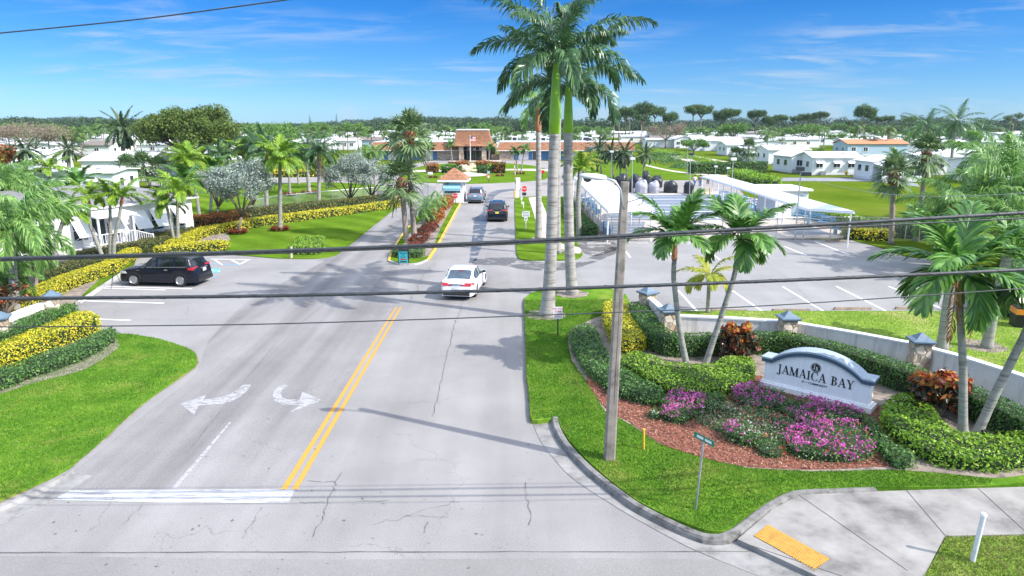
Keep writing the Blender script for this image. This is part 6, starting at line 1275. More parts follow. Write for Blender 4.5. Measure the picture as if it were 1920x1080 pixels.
# guardhouse
gb = G(850, 381, .05); o = thing('guardhouse', 'small white guardhouse with reddish hipped roof and pale blue awning', 'guardhouse', tuple(gb), -.05)
w2, d2, gh = 1.15, 1.3, 2.35
MB().box((0, d2, .06), (2*w2+1.0, 2*d2+.8, .14)).build('base_slab', M_['concrete'], o)
mb = MB()
for x0, x1, z0, z1 in ((-w2, w2, 0, 1.05), (-w2, -w2+.2, 1.05, gh), (w2-.35, w2, 1.05, gh), (-w2+.2, w2-.35, 1.95, gh)): mb.box(((x0+x1)/2, .06, .13+(z0+z1)/2), (x1-x0, .12, z1-z0))
mb.box((-w2+.06, d2+.06, .13+gh/2), (.12, 2*d2-.12, gh)).box((0, 2*d2, .13+gh/2), (2*w2-.24, .12, gh)).box((w2-.06, d2-.6, .13+gh/2), (.12, .9, gh)).box((w2-.06, 2*d2-.3, .13+gh/2), (.12, .5, gh)).box((w2-.06, d2+.35, 2.3), (.12, .95, .3)); mb.build('wall', M_['white'], o)
MB().box((-.08, .16, 1.65), (1.8, .02, .9)).build('window', M_['glass'], o); MB().box((w2-.1, d2+.35, 1.1), (.04, .95, 2.0)).build('door', M_['glass'], o)
MB().add([(-w2+.1, -.02, 2.25), (w2-.25, -.02, 2.25), (w2-.25, -.75, 1.75), (-w2+.1, -.75, 1.75), (-w2+.1, -.02, 2.22), (w2-.25, -.02, 2.22), (w2-.25, -.75, 1.45), (-w2+.1, -.75, 1.45)], [(0, 1, 2, 3), (3, 2, 6, 7), (0, 3, 7, 4), (1, 5, 6, 2), (4, 7, 6, 5)]).build('awning', M_['awn'], o)
e = .55; MB().box((0, d2, gh+.2), (2*w2+2*e, 2*d2+2*e, .22)).build('fascia', M_['white'], o)
z = gh+.31; MB().add([(-w2-e, -e, z), (w2+e, -e, z), (w2+e, 2*d2+e, z), (-w2-e, 2*d2+e, z), (-.12, d2, z+1.25), (.12, d2, z+1.25)], [(0, 1, 5, 4), (1, 2, 5), (2, 3, 4, 5), (3, 0, 4), (3, 2, 1, 0)]).build('roof', M_['redshake'], o)
# flag pole and lamp poles
b = G(882, 302); o = thing('flagpole', 'white flagpole with flag before the clubhouse portico', 'flagpole', tuple(b)); t = P(882, 253, b.y).z
MB().tube([(0, 0, 0), (0, 0, t)], [.09, .05], 8).build('pole', M_['white'], o)
mb = MB()
for i in range(7): mb.add([(.05, 0, t-.3-.16*i), (1.3, .2, t-.45-.16*i), (1.3, .2, t-.6-.16*i), (.05, 0, t-.46-.16*i)], [(0, 1, 2, 3)], i % 2)
mb.add([(.05, -.02, t-.3), (.6, .05, t-.36), (.6, .05, t-.9), (.05, -.02, t-.9)], [(0, 1, 2, 3)], 2); mb.build('flag', [M_['redpaint'], M_['white'], M_['bluetrim']], o)
def lamp_post(label, base, top, heads=((0, 0),), dark=False, r=.05):
    b = G(*base, .05); t = P(*top, b.y)-b; o = thing('lamp_post', label, 'lamp post', tuple(b)); MB().tube([(0, 0, -.05), tuple(t)], [r*1.2, r*.8], 8).build('pole', M_['alu'], o)
    for dx, dz in heads: MB().box((t.x+dx, -.1, t.z+dz), (.55, .35, .28)).box((t.x+dx*.5, 0, t.z+dz-.1), (abs(dx)+.08, .08, .06)).build('lamp_head', M_['darkmetal' if dark else 'white_dirty'], o)
    return o
lamp_post('lamp post on the grass behind the left court canopy', (1147, 343), (1147, 284)); lamp_post('lamp post with pale square head beside the grey covered carts', (1185, 366), (1186, 297))
lamp_post('lamp post with dark head near the strolling people', (1293, 365), (1295, 289), dark=True); lamp_post('tall thin grey pole left of the dark headed lamp post', (1288, 332), (1289, 281), heads=())
lamp_post('lamp post with pale head over the far end of the right canopy', (1369, 392), (1375, 298)); lamp_post('flood light post with two heads at the near side of the courts', (1491, 449), (1501, 325), heads=((-.1, .35), (.45, -.05)), dark=True, r=.06)
lamp_post('small lamp on a short post left before the long dark hedge', (1341, 332), (1342, 312)); lamp_post('small lamp on a short post right before the long dark hedge', (1364, 334), (1365, 315)); lamp_post('lamp post beside the drive left of the guardhouse', (803, 373), (802, 325), heads=((.3, 0),))
for i, (x, yb, yt) in enumerate(((1207, 293, 250), (1215, 310, 276))): lamp_post(('thin pole on the canal bank farther off', 'thin pole on the canal bank nearer')[i], (x, yb), (x, yt), heads=(), r=.04)
# wheel stops
for i, (x0, x1, y) in enumerate(((1447, 1518, 584), (1563, 1633, 581), (1678, 1750, 580), (1800, 1856, 579), (1332, 1401, 585), (1100, 1146, 458), (1178, 1215, 457), (1248, 1300, 457), (1548, 1592, 453))):
    a, b = G(x0, y), G(x1, y); c = (a+b)/2; L = (b-a).length; l = ('leftmost wheel stop in front of the grass strip', 'second wheel stop in front of the grass strip', 'third wheel stop, left of the grey palm trunks', 'wheel stop between the two grey palm trunks', 'wheel stop behind the small yellowish palm', 'pale wheel stop at the damp corner by the canopy', 'wheel stop at the court fence behind the utility pole', 'wheel stop at the court fence behind the upright palm', 'wheel stop at the end of the court fence by the golden hedge')[i]
    o = MB(); o.add([(-L/2, -.08, 0), (L/2, -.08, 0), (L/2, .08, 0), (-L/2, .08, 0), (-L/2+.03, -.05, .13), (L/2-.03, -.05, .13), (L/2-.03, .05, .13), (-L/2+.03, .05, .13)], [(0, 1, 5, 4), (1, 2, 6, 5), (2, 3, 7, 6), (3, 0, 4, 7), (4, 5, 6, 7), (3, 2, 1, 0)]); o = o.build('wheel_stop', M_['timber' if i < 5 or i == 8 else 'concrete'], loc=(c.x, c.y, .008)); tag(o, l, 'wheel stop', 'wheel stops of the parking lot')
# bin at the right edge, ground spot light
b = G(1921, 612, .15); o = thing('storage_bin', 'black box with orange band at the right edge of the lawn', 'bin', tuple(b), -.3); MB().box((0, 0, .3), (1.0, .7, .6)).build('box', M_['black'], o); MB().box((0, 0, .72), (1.06, .76, .24)).build('band', M_['orange'], o); MB().box((0, 0, .87), (.98, .7, .06)).build('lid', M_['black'], o)
b = G(1843, 826, .15); o = thing('garden_spotlight', 'small black garden spotlight at the foot of the leaning palms', 'spotlight', tuple(b)); MB().tube([(0, 0, 0), (0, 0, .15)], .02, 6).build('spike', M_['black'], o); MB().tube([(0, 0, .12), (-.03, 0, .34)], [.06, .075], 12).build('housing', M_['black'], o, sharp=40)
# tripod
b = G(217, 538, .02); o = thing('camera_tripod', 'black tripod with camera standing beside the front of the black car', 'tripod', tuple(b))
for k in range(3): a = k*2.094+.4; MB().tube([(.36*math.cos(a), .36*math.sin(a), 0), (.03*math.cos(a), .03*math.sin(a), 1.0)], .014, 6).build('leg', M_['black'], o)
MB().tube([(0, 0, .9), (0, 0, 1.18)], .02, 8).build('centre_column', M_['black'], o); MB().box((0, 0, 1.26), (.16, .1, .12)).tube([(0, -.05, 1.26), (0, -.15, 1.26)], .04, 10).build('camera_body', M_['black'], o)
# hydrants
def hydrant(label, base, s=1): b = G(*base, .05); o = thing('fire_hydrant', label, 'hydrant', tuple(b)); o.scale = (s,)*3; MB().lathe([(.2, 0), (.2, .06), (.14, .08), (.13, .62), (.19, .64), (.19, .7), (.14, .78), (.05, .86), (.05, .92)], 12).tube([(-.26, 0, .5), (.26, 0, .5)], .07, 8).tube([(0, -.24, .45), (0, 0, .45)], .08, 8).build('body', M_['yellowpaint'], o, sharp=40)
hydrant('yellow fire hydrant in front of the nearest white home', (1586, 332), 1.3)
# rocks and basin of the oval green
for i, (x, y, s) in enumerate(((866, 316, .9), (872, 318, 1.1), (880, 317, .8), (872, 322, 1.3), (838, 316, .8), (884, 314, 1.0))):
    rg = np.random.default_rng(i); q = G(x, y, .05); vs = []; K = 9
    for j, (r, z) in enumerate(((.9, 0), (1, .35), (.75, .75), (.3, .95))):
        for k in range(K): a = 6.283*k/K; e = rg.uniform(.75, 1.15); vs.append((s*r*e*math.cos(a), s*r*e*math.sin(a)*.8, s*z*.9*rg.uniform(.85, 1.1)))
    o = MB().add(vs, [(j*K+k, j*K+(k+1) % K, (j+1)*K+(k+1) % K, (j+1)*K+k) for j in range(3) for k in range(K)]+[tuple(3*K+k for k in range(K))]).build('boulder', M_['rock'], loc=tuple(q))
    tag(o, ('pale boulder left of the fountain rocks', 'largest heap stone of the fountain', 'pale boulder right of the fountain rocks', 'broad front boulder of the fountain', 'solitary boulder left on the oval green', 'boulder behind the fountain rocks')[i], 'boulder', 'fountain rocks on the oval green')
# ================================================================ VEHICLES
def car(name, label, cat, loc, heading, paint, L, W, H, wb, wr, zt, belt, pillars, glass='tint', plate='plate', rails=False, tail='suv', mirror=True, wide=1.0, group=None):
    """body lofted through cross-sections; x forward from the tail (-L/2) to the nose (L/2)"""
    o = thing(name, label, cat, tuple(loc), heading, group)
    xs = list(np.linspace(-L/2, L/2, 93)); xw = (-wb/2+.04, wb/2+.04); xs = sorted(set([round(x, 4) for x in xs]+[p for q in pillars for p in q[:2]]))
    top = lambda x: float(np.interp(x, [p[0] for p in zt], [p[1] for p in zt])); blt = lambda x: float(np.interp(x, [p[0] for p in belt], [p[1] for p in belt]))
    def hw(x):   # half width in plan
        t = abs(x)/(L/2); return W/2*(1-.13*max(0, (t-.62)/.38)**2.4-.05*max(0, (t-.93)/.07)**2)
    rows = []; cab = []
    for x in xs:
        Z = top(x); B = min(blt(x), Z-.02); c = min(1, max(0, (Z-B-.03)/.42)); w = hw(x); zb = .24
        for a in xw:
            dz = (wr+.055)**2-(x-a)**2
            if dz > 0: zb = max(zb, wr+math.sqrt(dz))
        zb = min(zb, B-.12); rw = W/2*.74
        def lerp(a, b, t): return a+(b-a)*t
        pts = [(0, .24), (w*.86, .24 if zb < .25 else .3), (w*.985, zb), (w*1.0, lerp(zb, B, .45)), (w*.995, lerp(zb, B, .8)), (w*.955, B)]
        pts += [(lerp(w*.9, lerp(w*.95, rw*1.02, .5), c), lerp(B+.012, lerp(B, Z, .52), c)), (lerp(w*.84, rw*1.02, c), lerp(B+.02, Z-.045, c)), (lerp(w*.7, rw*.88, c), lerp((B+Z)/2+.01, Z-.008, c)), (lerp(w*.4, rw*.5, c), Z), (0, Z+.006)]
        rows.append(pts); cab.append(c)
    k = len(rows[0]); V = []
    for s_ in (1, -1):
        for x, r in zip(xs, rows): V += [(x, s_*p[0], p[1]) for p in r]
    n = len(xs); off = n*k; bins = {}
    def inp(x, side):
        for a, b in pillars:
            if a-1e-6 <= x <= b+1e-6: return False
        return True
    for i in range(n-1):
        xm = (xs[i]+xs[i+1])/2; sl = (top(xs[i+1])-top(xs[i]))/(xs[i+1]-xs[i]); cm = min(cab[i], cab[i+1])
        for j in range(k-1):
            f = (i*k+j, (i+1)*k+j, (i+1)*k+j+1, i*k+j+1)
            key = 'body'
            if j in (5, 6) and cm > .45 and inp(xm, 0): key = 'side_window_%d' % sum(1 for p in pillars if p[1] < xm)
            elif j >= 7 and cm > .02 and abs(sl) > .3 and xm > 0 and max(cab[i], cab[i+1]) > .08 and j >= 8: key = 'windscreen'
            elif j >= 8 and xm < 0 and sl > .28 and .1 < max(cab[i], cab[i+1]) and cm > .03: key = 'rear_window'
            elif j <= 1 : key = 'underbody'
            for s_, q in ((0, (f[3], f[2], f[1], f[0])), (1, tuple(v+off for v in f))):
                kk = key+('_l' if s_ == 0 else '_r') if key.startswith('side') else key; bins.setdefault(kk, []).append(q)
    # end caps
    for i in (0, n-1):
        a = list(range(i*k, (i+1)*k)); b = [v+off for v in reversed(a)][1:-1]; f = tuple(a+b); bins['body'].append(f if i else tuple(reversed(f)))
    Va = np.array(V); mats = {'body': paint, 'windscreen': glass, 'rear_window': glass, 'underbody': 'blackrub'}
    for key, fs in bins.items():
        used = sorted({v for f in fs for v in f}); mp = {v: i for i, v in enumerate(used)}; nm = 'side_window' if key.startswith('side') else key
        me = mesh_np(nm, Va[used], [tuple(mp[v] for v in f) for f in fs], [M_[mats.get(key, glass)]], smooth=True, sharp=38)
        bm_merge(me, 0.0006); link(nm, me, o)
    # wheels
    for a in xw:
        for s_ in (1, -1):
            y = s_*(hw(a)-.125); wl = link('wheel', None, o); wl.location = (a, y, wr); wl.rotation_euler = (R(90) if s_ < 0 else R(-90), 0, 0)
            MB().lathe([(wr*.62, -.11), (wr*.93, -.115), (wr, -.08), (wr, .08), (wr*.93, .115), (wr*.66, .12), (wr*.64, .09)], 28).build('tyre', M_['blackrub'], wl, sharp=35)
            rm = MB().lathe([(wr*.66, .1), (wr*.62, .12), (wr*.58, .1), (wr*.56, .06)], 28)
            for q in range(10):
                an = q*6.283/10+(.12 if q % 2 else -.12); c, s2 = math.cos(an), math.sin(an); w_ = wr*.05
                rm.add([(c*wr*.1-s2*w_, s2*wr*.1+c*w_, .11), (c*wr*.1+s2*w_, s2*wr*.1-c*w_, .11), (c*wr*.6+s2*w_*.8, s2*wr*.6-c*w_*.8, .095), (c*wr*.6-s2*w_*.8, s2*wr*.6+c*w_*.8, .095), (c*wr*.1-s2*w_, s2*wr*.1+c*w_, .08), (c*wr*.1+s2*w_, s2*wr*.1-c*w_, .08), (c*wr*.6+s2*w_*.8, s2*wr*.6-c*w_*.8, .07), (c*wr*.6-s2*w_*.8, s2*wr*.6+c*w_*.8, .07)], [(3, 2, 1, 0), (0, 1, 5, 4), (2, 3, 7, 6), (1, 2, 6, 5), (3, 0, 4, 7)])
            rm.lathe([(wr*.14, .09), (wr*.12, .125), (.001, .13)], 10); rm.build('rim', M_['rim'], wl); MB().lathe([(wr*.62, .04), (wr*.6, .045)], 20).build('brake_disc', M_['darkmetal'], wl)
    # arch trims, lights, bumpers
    for a in xw:
        for s_ in (1, -1):
            pts = [(a+(wr+.06)*math.cos(t), s_*(hw(a)*1.0+.004), wr+(wr+.06)*math.sin(t)) for t in np.linspace(-.2, math.pi+.2, 16)]; MB().tube(pts, .022, 5).build('arch_trim', M_['blackrub' if cat == 'suv' else paint], o)
    zl = blt(-L/2+.25); tz = zl-.16
    for s_ in (1, -1):
        y0, y1 = s_*W*.25, s_*(W/2*.93); xr = -L/2
        def sx(y): return xr+.02+.17*(abs(y)/(W/2))**4
        def slab(nm, z0, z1, ya, yb, m, wrap=.34, out=.012, x_ofs=None):
            mb = MB(); Y = np.linspace(ya, yb, 10); v = []; out = .035
            for y in Y:
                xq = surf_x(y, (z0+z1)/2)-out
                v += [(xq+.004*0, y, z0), (surf_x(y, z1)-out, y, z1)]
            ys = s_*(hw(-L/2+wrap)*1.0+out); v += [(-L/2+wrap*.4, s_*(hw(-L/2+wrap*.4)+.03), z0+.02), (-L/2+wrap*.4, s_*(hw(-L/2+wrap*.4)+.03), z1), (-L/2+wrap, ys, z0+.05), (-L/2+wrap, ys, z1-.01)] if wrap else []
            m_ = len(v)//2; fs = [(2*i, 2*i+2, 2*i+3, 2*i+1) for i in range(m_-1)]
            if s_ > 0: fs = [tuple(reversed(f)) for f in fs]
            mb.add(v, fs); mb.build(nm, M_[m], o)
        def surf_x(y, z):   # rear face position at a height and offset
            prof_ = [(zz, xx) for xx, zz in zt if xx < -L/2+1.2]; xx = float(np.interp(z, [p[0] for p in prof_], [p[1] for p in prof_])) if z > zt[0][1] else -L/2
            for it in xs:
                if hw(it)*.99 >= abs(y) and it >= xx-.001: return it
            return xx
        if tail == 'suv': slab('tail_lamp', tz, tz+.17, s_*W*.2, s_*W*.455, 'tail', .42)
        else: slab('tail_lamp', tz-.03, tz+.13, s_*W*.14, s_*W*.455, 'tail', .4)
        # head lamp: wraps the front corner
        v = []; zh = blt(L/2-.4)-.1
        for xx in (L/2-.1, L/2-.22, L/2-.36, L/2-.55): v += [(xx, s_*(hw(xx)*1.0+.006), zh-.1), (xx, s_*(hw(xx)*.985+.006), zh+.045)]
        fs = [(2*i, 2*i+2, 2*i+3, 2*i+1) for i in range(3)]; fs = [tuple(reversed(f)) for f in fs] if s_ < 0 else fs
        MB().add(v, fs).build('head_lamp', M_['headl'], o)
        if mirror: xm = L/2-1.72; ym = s_*(W/2+.08); zz = blt(xm)+.06; MB().lathe([(.05, -.07), (.11, -.04), (.12, .04), (.06, .08)], 10, M=Matrix.Translation((xm, ym, zz))@Matrix.Diagonal((.45, .85, .8, 1))).tube([(xm, ym-s_*.06, zz-.03), (xm, ym-s_*.2, zz-.06)], .03, 6).build('mirror', M_[paint if paint != 'carwhite' else 'black'], o, smooth=True)
        xh = (xw[1]-.35, xw[0]+.75)
        for xx in xh: MB().box((xx, s_*(hw(xx)*.995+.012), blt(xx)-.13), (.2, .03, .035)).build('door_handle', M_['chrome' if paint != 'carwhite' else 'carwhite'], o)
        # door seams
        mb = MB()
        for xx in (xw[1]-.62, xw[1]-.62-1.02, xw[0]+.34): mb.box((xx, s_*(hw(xx)*1.0+.001), .62), (.012, .01, .55))
        mb.build('door_seam', M_['black'], o)
        if cat == 'suv': MB().tube([(x_, s_*(hw(x_)*.965+.004), blt(x_)+.015) for x_ in np.linspace(-L/2+.5, L/2-1.5, 12)], .016, 5).build('chrome_trim', M_['chrome'], o)
        if rails: MB().tube([(-L/2+.75, s_*W*.335, H-.0), (-L/2+.85, s_*W*.335, H+.045), (L/2-2.1, s_*W*.335, H+.045), (L/2-2.0, s_*W*.335, H-.0)], .02, 6).build('roof_rail', M_['darkmetal'], o)
    MB().box((-L/2+.0, 0, .36), (.12, W*.78, .14)).build('rear_bumper', M_['blackrub'], o)
    MB().box((-L/2-.012, 0, tz-.07 if tail == 'suv' else tz-.12), (.02, .32, .16)).build('licence_plate', M_[plate], o)
    MB().box((-L/2+.02, 0, tz+.05), (.06, W*.36, .03)).build('tailgate_trim', M_['chrome' if paint != 'carwhite' else 'black'], o)
    MB().box((-L/2+.62 if tail == 'suv' else -L/2+1.25, 0, H-.02 if tail == 'suv' else H-.09), (.05, .28, .03)).build('high_brake_lamp', M_['tail'], o)
    return o
def bm_merge(me, d):
    import bmesh
    bm = bmesh.new(); bm.from_mesh(me); bmesh.ops.remove_doubles(bm, verts=bm.verts, dist=d); bm.to_mesh(me); bm.free(); me.update()
def suv(label, loc, hd, paint, plate='plate', L=4.6, W=1.93, H=1.73, rails=True, sr=False):
    h = L/2; o = car('suv', label, 'suv', loc, hd, paint, L, W, H, L*.6, .37,
        [(-h, .62), (-h+.03, .85), (-h+.12, 1.0), (-h+.18, 1.12), (-h+.42, H-.16), (-h+.58, H-.05), (-h+1.3, H), (h-2.35, H+.0), (h-2.05, H-.06), (h-1.25, 1.16), (h-1.1, 1.12), (h-.5, 1.02), (h-.15, .9), (h-.04, .74), (h, .6)],
        [(-h, .6), (-h+.1, 1.0), (-h+.3, 1.14), (h-1.3, 1.06), (h-.5, .95), (h-.15, .86), (h, .58)],
        [(-h, -h+.5), (-h+1.2, -h+1.32), (-h+2.2, -h+2.32), (h-1.6, h)], rails=rails, plate=plate)
    if sr: MB().box((.15, 0, H+.012), (.9, W*.5, .012)).build('sunroof', M_['tint'], o)
    return o
a, b_ = G(255, 536), G(342, 538); hd = math.atan2(a.y-b_.y, a.x-b_.x); mid = (a+b_)/2; nrm = Vector((math.sin(hd), -math.cos(hd), 0)); mid = mid+nrm*.85*(1 if nrm.y > 0 else -1)
suv('black suv parked side on in the side parking, facing the golden hedge', (mid.x, mid.y, .01), hd, 'carblack')
q = G(892, 382); suv('silver blue suv stopped beside the guardhouse', (q.x, q.y+2.35, .01), R(88), 'carsilver', L=4.65, W=1.85, H=1.68)
q = G(932, 417); suv('black suv with yellow plate driving in behind the silver one', (q.x, q.y+2.4, .01), R(90), 'carblack', 'plateyel', sr=True)
rw, fw = G(890.6, 556.5), G(907, 534); dv = (fw-rw).normalized(); hd = math.atan2(dv.y, dv.x); q = rw+dv*1.35+Vector((-dv.y, dv.x, 0))*.8
Ls = 4.63; h = Ls/2
car('sedan', 'white sedan driving in across the double yellow line end', 'car', (q.x, q.y, .01), hd, 'carwhite', Ls, 1.78, 1.43, 2.7, .33,
    [(-h, .6), (-h+.03, .88), (-h+.1, 1.0), (-h+.55, 1.04), (-h+1.35, 1.36), (-h+1.75, 1.42), (-h+2.3, 1.43), (h-2.05, 1.36), (h-1.2, .97), (h-1.05, .93), (h-.45, .84), (h-.12, .72), (h, .52)],
    [(-h, .58), (-h+.1, .96), (-h+.6, .97), (h-1.3, .9), (h-.45, .8), (h-.12, .68), (h, .5)],
    [(-h, -h+1.0), (-h+2.08, -h+2.16), (h-1.5, h)], glass='tintb', tail='sedan')
# ================================================================ COVERED CARTS, PEOPLE
def draped(label, base, wpx, h, m, seed, depth=2.2, cat='covered cart', hump=True):
    q = G(*base, .02); w = wpx*mpp(q.y); rg = np.random.default_rng(seed); o = thing('covered_cart', label, cat, (q.x, q.y+depth/2, .02), rg.uniform(-.15, .15))
    K = 22; lv = 10; vs = []
    for j in range(lv+1):
        t = j/lv; z = h*.86*math.sin(t*math.pi/2)**.8; s_ = 1-.5*max(0, t-.35)**1.5/.52 if j < lv else .35
        for k in range(K):
            a = 6.2832*k/K; e = 1+rg.normal(0, .03)+.05*math.sin(a*5+seed)*(1-t); c, s2 = math.cos(a), math.sin(a); sup = (abs(c)**3+abs(s2)**3)**(-1/3)
            zz = z*(1+(.12*math.sin(a*1.0+seed)+.08*math.sin(a*3+seed*2))*t); vs.append((c*sup*w/2*s_*e, s2*sup*depth/2*s_*e, zz))
    MB().add(vs, [(j*K+k, j*K+(k+1) % K, (j+1)*K+(k+1) % K, (j+1)*K+k) for j in range(lv) for k in range(K)]+[tuple(lv*K+k for k in range(K))]).build('cover', M_[m], o, smooth=True)
    for sx in (-.32, .32): MB().tube([(sx*w-.08, -depth*.33, .2), (sx*w+.08, -depth*.33, .2)], .21, 12).build('wheel', M_['blackrub'], o)
    return o
draped('left pale grey covered cart at the far side of the courts', (1205, 363), 22, 1.75, 'covergrey', 1); draped('right pale grey covered cart at the far side of the courts', (1228, 362), 20, 1.6, 'covergrey', 2)
draped('broad black covered cart standing alone', (1260, 362), 25, 1.65, 'coverdark', 3); draped('narrow black covered cart with red stripe', (1295, 365), 13, 1.7, 'coverdark', 4)
draped('black cover rising behind the left grey cover', (1196, 353), 22, 2.0, 'coverdark', 5); draped('tall black cover between the two grey covers, farther back', (1214, 352), 14, 2.4, 'coverdark', 6); draped('black cover behind the right grey cover', (1234, 352), 20, 1.7, 'coverdark', 7); draped('black cover behind the street lamp arm', (1166, 352), 22, 2.0, 'coverdark', 8); draped('dark cover at the canopy edge left of the carts', (1182, 360), 12, 1.8, 'coverdark', 9)
def skin_body(name, parent, J, E, rad, m, sub=1):
    me = bpy.data.meshes.new(name); me.from_pydata([Vector(j) for j in J], E, []); me.materials.append(M_[m]); o = link(name, me, parent); sk = o.modifiers.new('skin', 'SKIN'); sk.use_smooth_shade = True
    for i, r in enumerate(rad): me.skin_vertices[0].data[i].radius = (r, r) if not hasattr(r, '__len__') else r
    me.skin_vertices[0].data[0].use_root = True; s = o.modifiers.new('sub', 'SUBSURF'); s.levels = sub; s.render_levels = sub; return o
def person(label, base, rz, top, legs, step=.16, arms=.12, short=False):
    q = G(*base, .01); o = thing('person', label, 'person', tuple(q), rz)
    J = [(0, 0, .95), (0, 0, 1.2), (0, 0, 1.42), (0, .0, 1.52), (0, .02, 1.66), (.1, 0, .9), (.11, step, .5), (.11, step*.6, .08), (.11, step*.6+.14, .04), (-.1, 0, .9), (-.11, -step*.4, .5), (-.11, -step*1.4, .1), (-.11, -step*1.4+.14, .05), (.19, 0, 1.4), (.25, -arms, 1.12), (.27, -arms*.4, .86), (.27, -arms*.2, .78), (-.19, 0, 1.4), (-.25, arms, 1.12), (-.27, arms*1.8, .88), (-.27, arms*2.1, .8)]
    E = [(0, 1), (1, 2), (2, 3), (3, 4), (0, 5), (5, 6), (6, 7), (7, 8), (0, 9), (9, 10), (10, 11), (11, 12), (2, 13), (13, 14), (14, 15), (15, 16), (2, 17), (17, 18), (18, 19), (19, 20)]
    rd = [.13, .12, .13, .055, .1, .09, .06, .045, .035, .09, .06, .045, .035, .06, .045, .032, .03, .06, .045, .032, .03]
    skin_body('body', o, J, E, rd, 'skin')
    skin_body('shirt', o, [(0, 0, .93), (0, 0, 1.2), (0, 0, 1.42), (.2, 0, 1.4), (.25, -arms, 1.14), (-.2, 0, 1.4), (-.25, arms, 1.14)], [(0, 1), (1, 2), (2, 3), (3, 4), (2, 5), (5, 6)], [.16, .15, .155, .085, .07, .085, .07], top)
    lo = .45 if short else .12; skin_body('trousers', o, [(0, 0, .97), (.1, 0, .88), (.11, step, .5)]+[(.11, step*.62, lo)]*(not short)+[(-.1, 0, .88), (-.11, -step*.4, .5)]+[(-.11, -step*1.35, lo)]*(not short), [(0, 1), (1, 2), (0, 3), (3, 4)] if short else [(0, 1), (1, 2), (2, 3), (0, 4), (4, 5), (5, 6)], [.15, .11, .085, .11, .085] if short else [.15, .11, .08, .07, .11, .08, .07], legs)
    MB().lathe([(.02, -.02), (.1, 0), (.125, .09), (.105, .17), (.03, .21)], 12, 0, (0, -.0, 1.6)).build('hair', M_['hair'], o, smooth=True); return o
person('person in white top and blue jeans, leftmost of the walkers by the courts', (1302, 351), R(200), 'shirtw', 'denim'); person('person in purple top and blue jeans walking in the middle', (1312, 351), R(170), 'shirtp', 'denim'); person('person in white shirt and dark trousers, partly behind the canopy edge', (1327, 347), R(160), 'shirtw', 'black')
person('tiny person in blue standing at the hedge end before the white homes', (1434, 322), R(150), 'denim', 'denim')
# ================================================================ COURT CANOPIES
def canopy(label, c4, z, posts_a, posts_b, z0=.07):
    """sloping sheet roof on thin posts: corners near-left, near-right, far-right, far-left as (px, py, height)"""
    w = [G(a, b, h) for a, b, h in c4]; c = sum(w, Vector())/4; c.z = z0; o = thing('court_canopy', label, 'canopy', tuple(c)); L = [q-c for q in w]
    MB().add([tuple(q) for q in L]+[tuple(q-Vector((0, 0, .1))) for q in L], [(0, 1, 2, 3), (7, 6, 5, 4), (0, 4, 5, 1), (1, 5, 6, 2), (2, 6, 7, 3), (3, 7, 4, 0)]).build('roof', bandmat('canopy_sheet_%d' % len(bpy.data.materials), (.76, .8, .82), (.6, .64, .67), 'Y', 1.2, .5, .4, .02, .08), o)
    mb = MB()
    for i in range(4): mb.tube([L[i]-Vector((0, 0, .14)), L[(i+1) % 4]-Vector((0, 0, .14))], .07, 6)
    mb.build('fascia', M_['white'], o)
    for (i, j, n) in ((0, 3, posts_a), (1, 2, posts_b)):
        for k in range(n):
            q = L[i].lerp(L[j], (k+.03)/(n-.94) if n > 1 else 0); q = q*(1-.25/max(q.xy.length, 1)); MB().tube([(q.x, q.y, 0), (q.x, q.y, q.z-.12)], .06, 8).build('post', M_['white'], o)
    return o, L, c
canopy('left court canopy with broad white roof, nearest the palms', [(1141, 396, 2.5), (1226, 390, 2.7), (1136, 337, 2.7), (1075, 331, 2.5)], 0, 8, 4)
canopy('right court canopy with long white roof over the benches', [(1515, 391, 2.4), (1602, 396, 2.8), (1346, 327, 2.8), (1316, 330, 2.4)], 0, 8, 6)
# white store building behind the right canopy
def block(nm, label, cat, x0, x1, yb, depth, hgt, wallm, roofm, rot=0, ov=.3, z0=.05, pitch=0):
    a, b = G(x0, yb, z0), G(x1, yb, z0); w = (b-a).length; o = thing(nm, label, cat, tuple((a+b)/2), rot)
    t = .15; MB().box((0, t/2, hgt/2), (w, t, hgt)).box((0, depth-t/2, hgt/2), (w, t, hgt)).box((-w/2+t/2, depth/2, hgt/2), (t, depth-2*t, hgt)).box((w/2-t/2, depth/2, hgt/2), (t, depth-2*t, hgt)).build('wall', M_[wallm], o)
    if pitch: MB().add([(-w/2-ov, -ov, hgt), (w/2+ov, -ov, hgt), (w/2+ov, depth+ov, hgt), (-w/2-ov, depth+ov, hgt), (-w/2-ov, depth/2, hgt+pitch), (w/2+ov, depth/2, hgt+pitch)], [(0, 1, 5, 4), (2, 3, 4, 5), (1, 2, 5), (3, 0, 4), (3, 2, 1, 0)]).build('roof', M_[roofm], o)
    else: MB().box((0, depth/2, hgt+.09), (w+2*ov, depth+2*ov, .18)).build('roof', M_[roofm], o)
    return o, w
o, w = block('storage_building', 'white storage building with door and small windows behind the right canopy', 'building', 1452, 1512, 406, 5.0, 2.5, 'white', 'metroof')
MB().box((w*.18, -.02, 1.05), (.9, .04, 2.1)).build('door', M_['homewallb'], o)
for x in (-w*.12, -w*.02): MB().box((x, -.02, 1.6), (.35, .04, .7)).build('window', M_['glass'], o)
